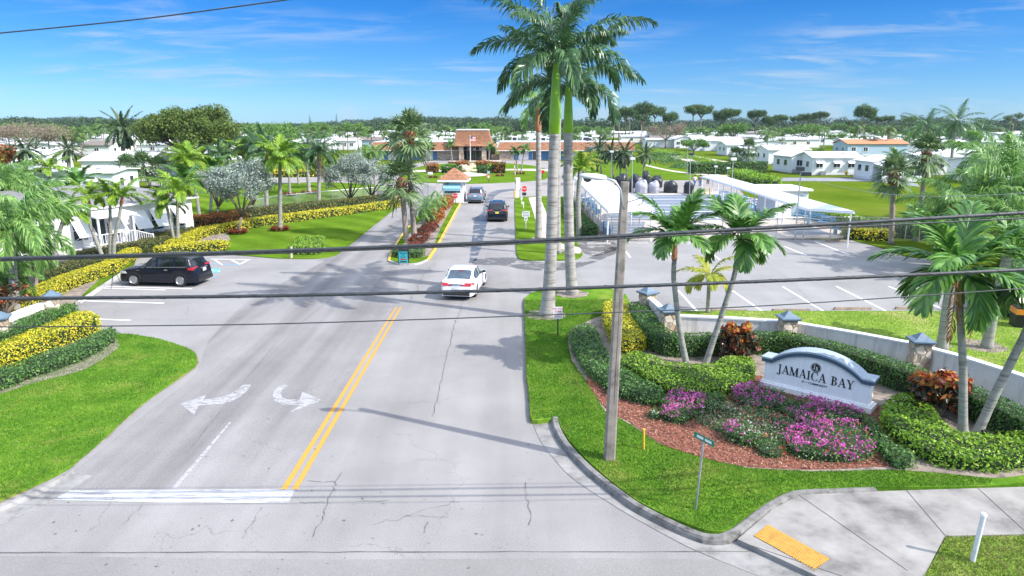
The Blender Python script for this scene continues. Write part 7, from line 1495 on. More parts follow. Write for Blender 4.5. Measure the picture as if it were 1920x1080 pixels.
# benches under the right canopy, shuffleboard chairs under the left
BT = thing('court_bench', 'pale blue slatted bench under the right canopy, nearest the parking lot', 'bench', tuple(G(1578, 441, .07)), -.9)
for x in (-.55, .55): MB().box((x, 0, .22), (.1, .45, .44)).build('leg', M_['bluebench'], BT)
mb = MB()
for y in (-.18, -.02, .14): mb.box((0, y, .46), (1.4, .13, .04))
mb.build('seat', M_['bluebench'], BT); mb = MB()
for z in (.62, .78, .94): mb.box((0, .28, z), (1.4, .03, .1))
mb.tube([(-.5, .24, .4), (-.5, .3, 1.0)], .03, 6).tube([(.5, .24, .4), (.5, .3, 1.0)], .03, 6).build('backrest', M_['bluebench'], BT)
spots = [(1548, 426), (1527, 420), (1500, 412), (1458, 404), (1424, 394), (1402, 389), (1388, 383), (1372, 378), (1353, 374)]
nm = ('second', 'third', 'fourth', 'fifth', 'sixth', 'seventh', 'eighth', 'ninth', 'farthest')
for (x, y), n_ in zip(spots, nm): dup(BT, G(x, y, .07), -.9, label='pale blue slatted bench under the right canopy, %s from the parking lot' % n_, group='benches under the right canopy')
BT['group'] = 'benches under the right canopy'
for i, (x, y) in enumerate(((1098, 379), (1107, 387), (1113, 394), (1120, 402), (1140, 437))): dup(BT, G(x, y, .07), 1.1, label=('blue bench under the left canopy, farthest from the parking lot', 'blue bench under the left canopy, second from the far end', 'blue bench under the left canopy, third from the far end', 'blue bench under the left canopy, fourth from the far end', 'blue bench at the near left corner of the courts behind the sign')[i], group='benches under the left canopy')
# low curved wall and chain-link fence
def chain(nm, label, pts, h, n, z0=.05, mesh=True):
    L = [G(a, b, z0) for a, b in pts]; o = thing('chain_link_fence', label, 'fence', tuple(L[0])); l = [q-L[0] for q in L]
    seg = [(l[i+1]-l[i]).length for i in range(len(l)-1)]; tot = sum(seg)
    def at_(d):
        for i, s in enumerate(seg):
            if d <= s or i == len(seg)-1: return l[i].lerp(l[i+1], min(1, d/s))
            d -= s
    MB().tube([q+Vector((0, 0, h)) for q in l], .03, 6).build('top_rail', M_['alu'], o)
    if mesh: mb = MB(); mb.add([tuple(q+Vector((0, .0, .03))) for q in l]+[tuple(q+Vector((0, 0, h-.02))) for q in l], [(i, i+1, len(l)+i+1, len(l)+i) for i in range(len(l)-1)]); mb.build('wire_mesh', MESHM, o)
    for k in range(n+1): q = at_(tot*k/n); MB().tube([(q.x, q.y, -.05), (q.x, q.y, h+.05)], .038, 6).build('post', M_['alu'], o)
    return o
def meshmat():
    m, nt, N, L, b = _new('chain_link_wire'); tc = N.new('ShaderNodeTexCoord'); sp = N.new('ShaderNodeSeparateXYZ'); L.new(tc.outputs['Object'], sp.inputs[0]); outs = []
    h = N.new('ShaderNodeMath'); h.operation = 'ADD'; L.new(sp.outputs[0], h.inputs[0]); L.new(sp.outputs[1], h.inputs[1])
    for sgn in (1, -1):
        a = N.new('ShaderNodeMath'); a.operation = 'MULTIPLY_ADD'; a.inputs[1].default_value = sgn; L.new(sp.outputs[2], a.inputs[0]); L.new(h.outputs[0], a.inputs[2])
        c = N.new('ShaderNodeMath'); c.operation = 'PINGPONG'; c.inputs[1].default_value = .04; L.new(a.outputs[0], c.inputs[0]); d = N.new('ShaderNodeMath'); d.operation = 'LESS_THAN'; d.inputs[1].default_value = .006; L.new(c.outputs[0], d.inputs[0]); outs.append(d.outputs[0])
    mx = N.new('ShaderNodeMath'); mx.operation = 'MAXIMUM'; L.new(outs[0], mx.inputs[0]); L.new(outs[1], mx.inputs[1])
    b.inputs['Base Color'].default_value = (.45, .47, .48, 1); b.inputs['Metallic'].default_value = .6; b.inputs['Roughness'].default_value = .5
    t = N.new('ShaderNodeBsdfTransparent'); s = N.new('ShaderNodeMixShader'); L.new(mx.outputs[0], s.inputs[0]); L.new(t.outputs[0], s.inputs[1]); L.new(b.outputs[0], s.inputs[2]); L.new(s.outputs[0], N['Material Output'].inputs[0]); return m
MESHM = meshmat()
chain('f', 'chain link fence between parking lot and courts', [(1145, 450), (1260, 451), (1380, 450), (1490, 449), (1606, 448)], 1.75, 9)
chain('f', 'chain link fence running back from the golden hedge to the right', [(1606, 448), (1700, 452), (1790, 462)], 1.75, 4)
chain('f', 'chain link fence along the left side of the courts', [(1072, 372), (1100, 403), (1132, 437)], 1.1, 8)
chain('f', 'low chain link fence behind the maroon hedge on the left lawn', [(470, 398), (520, 388), (600, 379), (700, 370), (742, 365)], 1.2, 9)
# ================================================================ CLUBHOUSE
cb = G(898, 300, .05); CY = cb.y; o = thing('clubhouse', 'long low clubhouse with reddish mansard roofs, stone piers and glass portico', 'building', tuple(cb)); MX = lambda px: (px-898)*mpp(CY)
def clubwing(x0, x1):
    a, b = MX(x0), MX(x1); MB().box(((a+b)/2, 6, 1.25), (b-a, 12, 2.5)).build('wall', M_['stucco'], o)
    MB().add([(a-.5, -1.0, 2.35), (b+.5, -1.0, 2.35), (b+.3, .3, 4.3), (a+.1, .3, 4.3), (a-.5, 13, 2.35), (b+.5, 13, 2.35), (b+.3, 11.7, 4.3), (a+.1, 11.7, 4.3)], [(0, 1, 2, 3), (1, 5, 6, 2), (5, 4, 7, 6), (4, 0, 3, 7), (0, 4, 5, 1)]).build('mansard_roof', M_['redshake'], o)
    MB().box(((a+b)/2, 6, 4.32), (b-a-.1, 11, .1)).build('flat_roof', M_['white'], o); MB().box(((a+b)/2, -1.0, 2.3), (b-a+1, .1, .14)).build('eave_board', M_['white'], o)
clubwing(700, 858); clubwing(936, 1186)
for x0, x1, m in ((820, 858, 'coral'), (936, 962, 'coral')): a, b = MX(x0), MX(x1); MB().box(((a+b)/2, -.12, 1.25), (b-a, .2, 2.5)).build('stone_wall', M_[m], o)
for i, (x0, x1, m) in enumerate(((720, 728, 'bluedoor'), (751, 759, 'bluedoor'), (760, 770, 'glass'), (772, 790, 'bluedoor'), (812, 820, 'bluedoor'), (963, 972, 'bluedoor'), (991, 998, 'bluedoor'), (999, 1008, 'glass'), (1009, 1030, 'bluedoor'), (1052, 1064, 'bluedoor'), (1110, 1130, 'glass'))):
    a, b = MX(x0), MX(x1); MB().box(((a+b)/2, -.04, 1.25), (b-a, .07, 2.3)).build('window' if m == 'glass' else 'panel', M_[m], o)
a, b = MX(858), MX(936); c_ = (a+b)/2
for x in (866.5, 908.5): MB().box((MX(x), -2.4, 1.6), (1.1, 1.1, 3.6)).build('stone_pier', M_['coral'], o)
for x in (872, 922): MB().box((MX(x), 5, 1.6), (1.4, 1.0, 3.4)).build('stone_pier', M_['coral'], o)
gl = MB().box((c_-.8, 3.2, 1.7), (6.4, .05, 3.2)).build('glass_front', M_['glass'], o)
mb = MB()
for k in range(7): mb.box((c_-.8-3.2+k*6.4/6, 3.15, 1.7), (.09, .06, 3.2))
mb.box((c_-.8, 3.15, 2.2), (6.4, .06, .1)); mb.build('mullions', M_['white'], gl)
for k in (-1.6, -.3, 1.2): MB().box((c_-.8+k, 2.9, 2.45), (.7, .1, .6)).build('lantern', M_['white'], o)
for k in (-4.6, 4.2): MB().box((c_+k, 1.0, .7), (2.2, .6, 1.3)).build('stone_wall', M_['coral'], o)
e0, e1, f0, f1, zt = MX(845), MX(932), MX(858), MX(916), 7.2
n_ = 8; vs = []; fs = []
for j in range(n_+1):   # flared roof skirt
    t = j/n_; s_ = t**.4; z = 3.45+(zt-3.45)*t; x0, x1, y0, y1 = e0+(f0-e0)*s_, e1+(f1-e1)*s_, -3.6+1.9*s_, 9-1.9*s_; vs += [(x0, y0, z), (x1, y0, z), (x1, y1, z), (x0, y1, z)]
for j in range(n_): fs += [(j*4+k, j*4+(k+1) % 4, j*4+4+(k+1) % 4, j*4+4+k) for k in range(4)]
fs.append((3, 2, 1, 0)); MB().add(vs, fs).build('portico_roof', M_['redshake'], o); MB().box(((f0+f1)/2, 2.7, zt+.06), (f1-f0+.1, 9.1, .2)).build('roof_cap', M_['white'], o)
for x, h in ((965, 1.2), (1020, 1.1), (1100, 1.2), (1108, 1.0)):
    r_ = MB().box((MX(x), 5, 4.37+h/2), (1.4, 1.4, h)).build('rooftop_unit', M_['white_dirty'], o); MB().box((MX(x), 4.28, 4.37+h*.5), (1.0, .04, h*.6)).build('vent', M_['darkmetal'], r_)
# ================================================================ OFFICE ON THE LEFT
w0, w1 = Vector((-30.9, 38.0, 0)), Vector((-25.9, 55.2, 0)); w0 = Vector((-25.9, 55.2, 0))+(Vector((-30.3, 46.4, 0))-Vector((-25.9, 55.2, 0)))*2.1
dv = (w1-w0); LW = dv.length; th = math.atan2(dv.y, dv.x); o = thing('office_building', 'white sided office with slanted shutters, porch steps and grey hipped roof', 'building', (w0.x, w0.y, 0), th); WH = 3.1; WD = 8.5
MB().box((LW/2, WD/2, WH/2+.15), (LW, WD, WH-.3)).build('wall', M_['sid'], o); MB().box((LW/2, WD/2, .2), (LW-.1, WD-.1, .4)).build('skirting', M_['white_dirty'], o)
z = WH; e = .45; MB().box((LW/2, WD/2, WH+.06), (LW+2*e, WD+2*e, .14)).build('fascia', M_['white'], o)
MB().add([(-e, -e, z+.13), (LW+e, -e, z+.13), (LW+e, WD+e, z+.13), (-e, WD+e, z+.13), (4, WD/2, z+1.35), (LW-4, WD/2, z+1.35)], [(0, 1, 5, 4), (1, 2, 5), (2, 3, 4, 5), (3, 0, 4), (3, 2, 1, 0)]).build('roof', M_['shingle'], o)
def wpos(px, py):   # point of the facade seen at a pixel -> distance along the wall, height
    d = ray(px, py); n = Vector((-dv.y, dv.x, 0)).normalized(); t = (w0.dot(n))/(d.dot(n)); q = d*t; return (Vector((q.x, q.y, 0))-w0).dot(dv.normalized()), CAMH+q.z
for i, (px, py) in enumerate(((70, 470), (150, 437), (257, 412), (293, 402), (332, 394), (210, 420), (-20, 490))):
    s_, z_ = wpos(px, py); s_ = min(max(s_, 1), LW-1); zc = 1.75; ww, wh = .95, 1.45
    f = MB()
    for bx, bz, sx, sz in ((-ww/2-.05, 0, .1, wh+.2), (ww/2+.05, 0, .1, wh+.2), (0, wh/2+.05, ww, .1), (0, -wh/2-.05, ww, .1), (0, 0, ww, .05)): f.box((s_+bx, -.03, zc+bz), (sx, .08, sz))
    f = f.build('window', M_['white'], o); MB().box((s_, -.01, zc), (ww, .03, wh)).build('pane', M_['glass'], f)
    sh_ = MB(); sh_.add([(s_-ww/2-.15, -.06, zc+wh/2+.15), (s_+ww/2+.15, -.06, zc+wh/2+.15), (s_+ww/2+.15, -.95, zc-wh/2+.35), (s_-ww/2-.15, -.95, zc-wh/2+.35), (s_-ww/2-.15, -.09, zc+wh/2+.1), (s_+ww/2+.15, -.09, zc+wh/2+.1), (s_+ww/2+.15, -.98, zc-wh/2+.32), (s_-ww/2-.15, -.98, zc-wh/2+.32)], [(0, 1, 2, 3), (7, 6, 5, 4), (0, 4, 5, 1), (2, 6, 7, 3), (1, 5, 6, 2), (3, 7, 4, 0)]); sh_.build('tilted_shutter', M_['white'], o)
    MB().tube([(s_-ww/2, -.06, zc-wh/2), (s_-ww/2, -.9, zc-wh/2+.38)], .015, 5).tube([(s_+ww/2, -.06, zc-wh/2), (s_+ww/2, -.9, zc-wh/2+.38)], .015, 5).build('shutter_stay', M_['white'], o)
sp_, _ = wpos(185, 440); dr = MB().box((sp_, -.03, 1.55), (1.0, .06, 2.1)).build('door', M_['glass'], o); MB().box((sp_-.58, -.04, 1.55), (.14, .1, 2.3)).box((sp_+.58, -.04, 1.55), (.14, .1, 2.3)).box((sp_, -.04, 2.68), (1.3, .1, .12)).build('door_frame', M_['white'], dr)
MB().box((sp_+.1, -1.0, .28), (2.6, 1.9, .56)).build('landing', M_['white_dirty'], o)
MB().add([(sp_-1.3, -.05, 3.0), (sp_+1.6, -.05, 3.0), (sp_+1.6, -2.1, 2.75), (sp_-1.3, -2.1, 2.75), (sp_-1.3, -.05, 2.88), (sp_+1.6, -.05, 2.88), (sp_+1.6, -2.1, 2.63), (sp_-1.3, -2.1, 2.63)], [(0, 1, 2, 3), (7, 6, 5, 4), (3, 2, 6, 7), (1, 5, 6, 2), (3, 7, 4, 0)]).build('porch_roof', M_['white'], o)
for x in (sp_-1.15, sp_+1.4): MB().box((x, -1.95, 1.65), (.12, .12, 2.1)).build('porch_post', M_['white'], o)
for k in range(4): MB().box((sp_+1.55+.3*k, -1.2, .24-.07*k), (.3, 1.4, .46-.13*k)).build('step', M_['concrete'], o)
mb = MB()
def rail(p, q, n): 
    p, q = Vector(p), Vector(q); mb.tube([p+Vector((0, 0, .95)), q+Vector((0, 0, .95))], .035, 6); mb.tube([p+Vector((0, 0, .12)), q+Vector((0, 0, .12))], .02, 5)
    for k in range(n+1): a = p.lerp(q, k/n); mb.box((a.x, a.y, a.z+.5), (.035, .035, .85) if k not in (0, n) else (.09, .09, 1.05))
rail((sp_-1.2, -1.95, .56), (sp_+1.4, -1.95, .56), 12); rail((sp_+1.4, -1.95, .56), (sp_+2.8, -1.95, .05), 8); rail((sp_+1.4, -.5, .56), (sp_+2.8, -.5, .05), 8); rail((sp_-1.2, -1.95, .56), (sp_-1.2, -.1, .56), 9); mb.build('handrail', M_['white'], o)
# ================================================================ MOBILE HOMES
def home(label, x0, x1, yb, depth=7.5, hgt=2.7, pitch=.7, wallm='homewall', roofm='metroof', rot=0, wins=(), porch=None, group=None, awn=True, gable='x', loc=None, w=None, carport=False):
    if loc is None: a, b = G(x0, yb), G(x1, yb); w = (b-a).length; loc = (a+b)/2
    o = thing('mobile_home', label, 'house', tuple(loc), rot, group); ov = .35; H = hgt+.3
    if gable == 'x':   # ridge runs along the front
        wl = MB().add([(-w/2, 0, 0), (w/2, 0, 0), (w/2, depth, 0), (-w/2, depth, 0), (-w/2, 0, H), (w/2, 0, H), (w/2, depth, H), (-w/2, depth, H), (-w/2, depth/2, H+pitch), (w/2, depth/2, H+pitch)], [(0, 1, 5, 4), (1, 2, 6, 9, 5), (2, 3, 7, 6), (3, 0, 4, 8, 7)]); zz = H-pitch*ov/(depth/2)+.02
        rf = MB().add([(-w/2-ov, -ov, zz), (w/2+ov, -ov, zz), (w/2+ov, depth+ov, zz), (-w/2-ov, depth+ov, zz), (-w/2-ov, depth/2, H+pitch+.02), (w/2+ov, depth/2, H+pitch+.02)]+[(-w/2-ov, -ov, zz+.13), (w/2+ov, -ov, zz+.13), (w/2+ov, depth+ov, zz+.13), (-w/2-ov, depth+ov, zz+.13), (-w/2-ov, depth/2, H+pitch+.15), (w/2+ov, depth/2, H+pitch+.15)], [(6, 7, 11, 10), (8, 9, 10, 11), (0, 1, 7, 6), (2, 3, 9, 8), (1, 5, 11, 7), (5, 2, 8, 11), (4, 0, 6, 10), (3, 4, 10, 9), (4, 5, 1, 0), (3, 2, 5, 4)])
    else:
        wl = MB().add([(-w/2, 0, 0), (w/2, 0, 0), (w/2, depth, 0), (-w/2, depth, 0), (-w/2, 0, H), (w/2, 0, H), (w/2, depth, H), (-w/2, depth, H), (0, 0, H+pitch), (0, depth, H+pitch)], [(0, 1, 5, 8, 4), (1, 2, 6, 5), (2, 3, 7, 9, 6), (3, 0, 4, 7)]); zz = H-pitch*ov/(w/2)+.02
        rf = MB().add([(-w/2-ov, -ov, zz), (0, -ov, H+pitch+.02), (w/2+ov, -ov, zz), (-w/2-ov, depth+ov, zz), (0, depth+ov, H+pitch+.02), (w/2+ov, depth+ov, zz)]+[(-w/2-ov, -ov, zz+.13), (0, -ov, H+pitch+.15), (w/2+ov, -ov, zz+.13), (-w/2-ov, depth+ov, zz+.13), (0, depth+ov, H+pitch+.15), (w/2+ov, depth+ov, zz+.13)], [(6, 7, 10, 9), (7, 8, 11, 10), (0, 1, 7, 6), (1, 2, 8, 7), (4, 3, 9, 10), (5, 4, 10, 11), (3, 0, 6, 9), (2, 5, 11, 8), (1, 0, 3, 4), (2, 1, 4, 5)])
    wl.build('wall', M_[wallm], o); MB().box((0, depth/2, .22), (w+.05, depth+.05, .44)).build('skirting', M_['steel' if roofm == 'greyroof' else 'white_dirty'], o); rf.build('roof', M_[roofm], o); MB().box((w*.22, depth*.3, H+pitch*.62+.16), (.5, .5, .36)).build('roof_vent', M_['steel'], o); MB().box((-w*.3, -.45, .35), (.9, .7, .7)).build('air_conditioner', M_['steel'], o)
    for i, fx in enumerate(wins):
        x = (fx-.5)*w; f = MB()
        for bx, bz, sx, sz in ((-.62, 0, .12, 1.25), (.62, 0, .12, 1.25), (0, .56, 1.12, .1), (0, -.56, 1.12, .1), (0, 0, .06, 1.0)): f.box((x+bx, -.035, 1.8+bz), (sx, .08, sz))
        f = f.build('window', M_['white'], o); MB().box((x, -.012, 1.8), (1.12, .03, 1.02)).build('pane', M_['glass'], f)
        if awn: MB().add([(x-.75, -.05, 2.5), (x+.75, -.05, 2.5), (x+.75, -.75, 2.05), (x-.75, -.75, 2.05), (x-.75, -.05, 2.46), (x+.75, -.05, 2.46), (x+.75, -.75, 2.01), (x-.75, -.75, 2.01)], [(0, 1, 2, 3), (7, 6, 5, 4), (3, 2, 6, 7), (1, 5, 6, 2), (3, 7, 4, 0)]).build('awning', M_['white'], o)
    for sx_ in (-1, 1):
        for fy in ((.3, .7) if group is None else (.5,) if wins else ()):
            MB().box((sx_*(w/2+.02), fy*depth, 1.8), (.06, 1.25, 1.15)).box((sx_*(w/2+.055), fy*depth, 1.8), (.03, 1.05, .95), 1).build('window', [M_['white'], M_['glass']], o)
    if porch:
        a, b, ph = porch; x0_, x1_ = (a-.5)*w, (b-.5)*w; n = max(2, int((x1_-x0_)/1.4))
        MB().add([(x0_-.2, -.02, ph), (x1_+.2, -.02, ph), (x1_+.2, -2.9, ph-.25), (x0_-.2, -2.9, ph-.25), (x0_-.2, -.02, ph-.12), (x1_+.2, -.02, ph-.12), (x1_+.2, -2.9, ph-.37), (x0_-.2, -2.9, ph-.37)], [(0, 1, 2, 3), (7, 6, 5, 4), (3, 2, 6, 7), (1, 5, 6, 2), (3, 7, 4, 0)]).build('porch_roof', M_['white'], o)
        MB().box(((x0_+x1_)/2, -2.6, .45), (x1_-x0_, .08, .9)).build('porch_wall', M_[wallm], o); MB().box(((x0_+x1_)/2, -2.56, 1.6), (x1_-x0_-.1, .03, 1.35)).build('porch_screen', M_['glass'], o)
        for k in range(n+1): MB().box((x0_+(x1_-x0_)*k/n, -2.6, 1.55), (.1, .1, 1.4)).build('porch_post', M_['white'], o)
    return o
home('nearest white mobile home with long side, window awnings and dark green roof edge', 1522, 1612, 328, 7, 2.7, .8, wins=(.14, .5, .8), gable='x', rot=-.0)
home('gabled end wing at the left of the nearest white home', 1481, 1521, 324, 7, 2.7, .9, wins=(.4, .8), awn=False, gable='y', rot=.1)
home('white home with dark screened porch right of the nearest home', 1634, 1716, 338, 6, 2.6, .7, porch=(.02, .98, 2.7), gable='y')
home('white home with wide blank gable behind the nearest home at the left', 1440, 1516, 308, 9, 2.8, .8, wins=(.45,), gable='x')
home('grey sided home under an orange tiled roof', 1588, 1700, 292, 9, 2.9, 1.1, wallm='homewallb', roofm='orangeroof', wins=(.1, .3, .75), awn=False)
home('long low white home left of the orange roofed one', 1464, 1536, 277, 9, 2.7, .5, wins=(.3, .7), awn=False)
home('white home with screened porch and gabled front beside the canal bank', 1300, 1390, 283, 10, 2.9, 1.0, wins=(.1, .3), porch=(.55, .98, 2.8), rot=-.1)
home('white gabled home left of the screened porch one', 1264, 1300, 278, 9, 2.9, 1.1, wins=(.2, .55, .8), awn=False, gable='y')
home('pale blue sided home with white roof by the canal bank', 1233, 1262, 272, 9, 2.6, .9, wallm='homewallb', wins=(.3, .7), awn=False, gable='y')
home('white home with dark roof by the canal bank', 1216, 1232, 270, 8, 2.9, 1.3, roofm='shingle', wins=(.6,), awn=False, gable='y')
home('white home with blank walls, leftmost in the canal row', 1183, 1213, 268, 8, 2.8, .8, gable='y')
home('white home with white roof behind the cabbage palms right of the canal', 1362, 1398, 292, 9, 2.6, .8, wins=(.3,), awn=False)
home('white home at the road end right of the cabbage palms', 1402, 1436, 303, 9, 2.7, .8, wins=(.25, .7), gable='y')
home('cream home far left in the canal row under the pines', 1135, 1180, 258, 9, 2.6, .7, wallm='homewallc', wins=(.3, .7), awn=False)
home('long white roofed home behind the tall dark palms', 1768, 1905, 318, 10, 2.9, .5, wins=(.2, .3, .4), awn=False)
home('white home with low roof at the right edge behind the feathery palms', 1850, 1990, 345, 10, 2.8, .6, wins=(.2, .6))
home('white home with canopy roof right of the dark screened porch', 1722, 1800, 328, 9, 2.8, .6, wins=(.5,))
home('grey roofed home behind the tall dark palms', 1800, 1900, 282, 10, 2.8, 1.2, roofm='greyroof', wins=(.3, .6), awn=False)
home('long white home between the orange roof and the tall dark palms', 1700, 1790, 287, 10, 2.8, .4, wins=(.3, .6), awn=False)
# left side
home('white flat roofed house with slanted awnings behind the office', 75, 212, 372, 8, 2.7, .25, wallm='sidb', wins=(.2, .42, .75), rot=.15)
home('white house with broad grey white roof before the date palm', 160, 275, 340, 12, 2.9, 1.1, roofm='metroof', wins=(.85,), rot=.1, awn=False)
home('white roofed house at the far left under the drooping palms', 20, 90, 322, 9, 2.8, .7, wins=(.3, .7), rot=.1)
home('brown roofed house behind the date palm', 158, 208, 294, 8, 2.7, 1.2, roofm='brownroof', wins=(.5,), awn=False)
home('pale house with green trim left of the clubhouse', 678, 700, 271, 8, 2.7, .9, wins=(.5,), gable='y', awn=False)
home('white home behind the silver trees, right part', 625, 668, 281, 9, 2.7, .7, wins=(.2, .5, .8), awn=False)
home('white home left of the two trunk palms behind the lawn road', 575, 618, 284, 9, 2.7, .7, wins=(.3, .7), awn=False)
for i, (x0, x1, y, r_) in enumerate(((380, 430, 300, 'metroof'), (300, 345, 292, 'greyroof'), (470, 520, 285, 'metroof'), (525, 570, 276, 'greyroof'), (610, 650, 266, 'metroof'), (700, 740, 262, 'metroof'), (215, 262, 275, 'metroof'))):
    home(('white home seen under the big round tree at its right', 'grey roofed home under the big round tree', 'white home behind the dark drooping palms', 'grey roofed home between the green palms and silver tree', 'white home farther back behind the forked silver tree', 'white home behind the left clubhouse wing', 'white home just right of the date palm')[i], x0, x1, y, 9, 2.7, .7, roofm=r_, wins=(.3, .7), awn=False)
# ================================================================ THE FAR COMMUNITY
rgf = random.Random(5)
PR = []
for i, (wm, rm, g, w, p, win) in enumerate((('homewall', 'metroof', 'x', 16, .6, 1), ('homewall', 'metroof', 'y', 9, .8, 1), ('homewall', 'metroof', 'x', 13, .5, 0), ('homewallc', 'greyroof', 'x', 15, .7, 1), ('homewall', 'metroof', 'y', 11, .6, 1), ('homewallb', 'brownroof', 'x', 14, 1.0, 1), ('homewall', 'metroof', 'x', 18, .4, 1))):
    lb = ('distant white home with a white metal roof and small dark windows', 'distant white home showing its low white gable end', 'distant white home with a plain windowless front', 'distant cream home with a grey roof', 'distant white home with a wide white gable end', 'distant blue grey home with a brown roof', 'distant very long white home with an almost flat roof')[i]
    PR.append(home(lb, 0, 0, 0, 8, 2.6, p, wm, rm, wins=(.3, .7) if win else (), awn=False, gable=g, loc=Vector((0, -500, 0)), w=w, group=lb.replace('distant', 'far rows of', 1)[:60]))
used = [False]*len(PR)
def visx(Y): return Y*.76+6
rows = [(196, 20), (222, 21), (250, 22), (280, 24), (314, 25), (352, 27), (398, 30), (452, 34), (520, 40)]
cnt = 0
for Y, sp in rows:
    X = -visx(Y)+rgf.uniform(0, 8)
    while X < visx(Y):
        px = 960+X/Y*1280*.99; yy = Y+rgf.uniform(-5, 5); skip = False
        if Y < 200 and (610 < px < 1140): skip = True
        if Y < 235 and 690 < px < 1200: skip = True
        if Y < 215 and (px > 1180 and px < 1480): skip = True
        if Y < 200 and px > 1480: skip = True
        if 1125 < px < 1180 and Y < 330: skip = True   # the canal corridor
        if rgf.random() < .07: skip = True
        if not skip:
            k = rgf.choices(range(7), (6, 4, 4, 4, 4, 2.5, 4))[0]; rz = rgf.choice((0, 0, .06, -.06, .12))
            if not used[k]: used[k] = True; PR[k].location = (X, yy, 0); PR[k].rotation_euler = (0, 0, rz)
            else: dup(PR[k], (X, yy, 0), rz)
            cnt += 1
        X += sp*rgf.uniform(.8, 1.15)
for k, u in enumerate(used):
    if not u: PR[k].location = (-200+60*k, 420, 0)
print('far homes', cnt)
# ---- far palms and trees
def proto_palm(kind, label, H, crown, group, r=.18):
    o = thing('palm_tree', label, 'palm tree', (0, -400, 0), 0, group); trunk_mb([(0, 0, -.1), (.15, 0, H*.5), (.0, 0, H)], r, r*.75, n=6, seg=3).build('trunk', M_['bark_sabal'], o, smooth=True); c = link('crown', crown, o, (0, 0, H)); return o
FPm = [proto_palm('f', 'distant feathery palms among the white homes', 5.2, crown_of('farfeather', 0), 'distant feathery palms'), proto_palm('f', 'distant round headed cabbage palms among the white homes', 5.5, crown_of('farfan', 0), 'distant cabbage palms'), proto_palm('f', 'distant tall thin palms rising above the homes', 7.2, crown_of('farfeather', 1), 'distant tall palms')]
def proto_tree(nm, label, group, cat, meshes): o = thing(nm, label, cat, (0, -400, 0), 0, group); [link(n, m, o) for n, m in zip(('trunk', 'crown'), meshes)]; return o
FTr = [proto_tree('broadleaf_tree', 'distant round green trees among the homes', 'distant round green trees', 'tree', tree_meshes(31, 7, 4.2, 2.0, .25, 'lf_oak', leaf=.5, dens=3.2, blob=.36, n=6, sub=2, extra=6)),
       proto_tree('broadleaf_tree', 'distant broad green trees among the homes', 'distant broad green trees', 'tree', tree_meshes(32, 8, 6.0, 2.4, .3, 'lf_oak', leaf=.6, dens=2.2, blob=.32, n=7, sub=2, extra=10)),
       proto_tree('pine_tree', 'distant slender pines with small dark crowns', 'distant slender pines', 'tree', tree_meshes(33, 15, 4.6, 9.5, .22, 'lf_pine', leaf=.5, dens=3.4, blob=.34, n=7, sub=2, extra=5, bark='bark_pine', squash=.5)),
       proto_tree('shrub', 'distant small green shrubs beside the homes', 'distant small shrubs', 'shrub', (MB().tube([(0, 0, 0), (0, 0, .8)], .06, 5).build('t', M_['bark_tree']).data, bush_mesh(34, 'lf_oak', 1.8, 2.2, 9, 6, .4)))]
for o_ in [x for x in bpy.data.objects if x.name == 't']: bpy.data.objects.remove(o_)
ALLP = FPm+FTr; firsts = set()
def place(i, X, Y, s, rz=None):
    rz = rgf.uniform(0, 6.28) if rz is None else rz
    if i not in firsts: firsts.add(i); o = ALLP[i]; o.location = (X, Y, 0); o.rotation_euler = (0, 0, rz); o.scale = (s,)*3; return o
    return dup(ALLP[i], (X, Y, 0), rz, s)
counts = [0]*7
def can(i): counts[i] += 1; return counts[i] < 240
for Y, sp in ((185, 8), (205, 7.5), (232, 7.5), (262, 8), (294, 8.5), (330, 9), (372, 10), (424, 12), (485, 14), (545, 16)):
    X = -visx(Y)+rgf.uniform(0, 6)
    while X < visx(Y):
        px = 960+X/Y*1280*.99; yy = Y+rgf.uniform(-9, 9); bad = (Y < 215 and 560 < px < 1210) or (Y < 195 and px > 1130) or (1120 < px < 1185 and Y < 380) or (Y < 250 and 1180 < px < 1420)
        if not bad:
            i = rgf.choices(range(7), (8, 7, 2, 4, 3, .12 if px < 1000 else 1.1, 6))[0]
            if can(i): place(i, X, yy, rgf.uniform(.75, 1.15))
        X += sp*rgf.uniform(.5, 1.5)
# row of cabbage palms behind the left clubhouse wing, in front of the far homes
for k in range(16): X = (580+k*24-960)/1280*215; place(1, X+rgf.uniform(-1.5, 1.5), 214+rgf.uniform(-5, 8), rgf.uniform(.9, 1.25))
for k in range(9): X = (935+k*24-960)/1280*205; place(k % 2, X+rgf.uniform(-1, 1), 200+rgf.uniform(-3, 8), rgf.uniform(.8, 1.15))
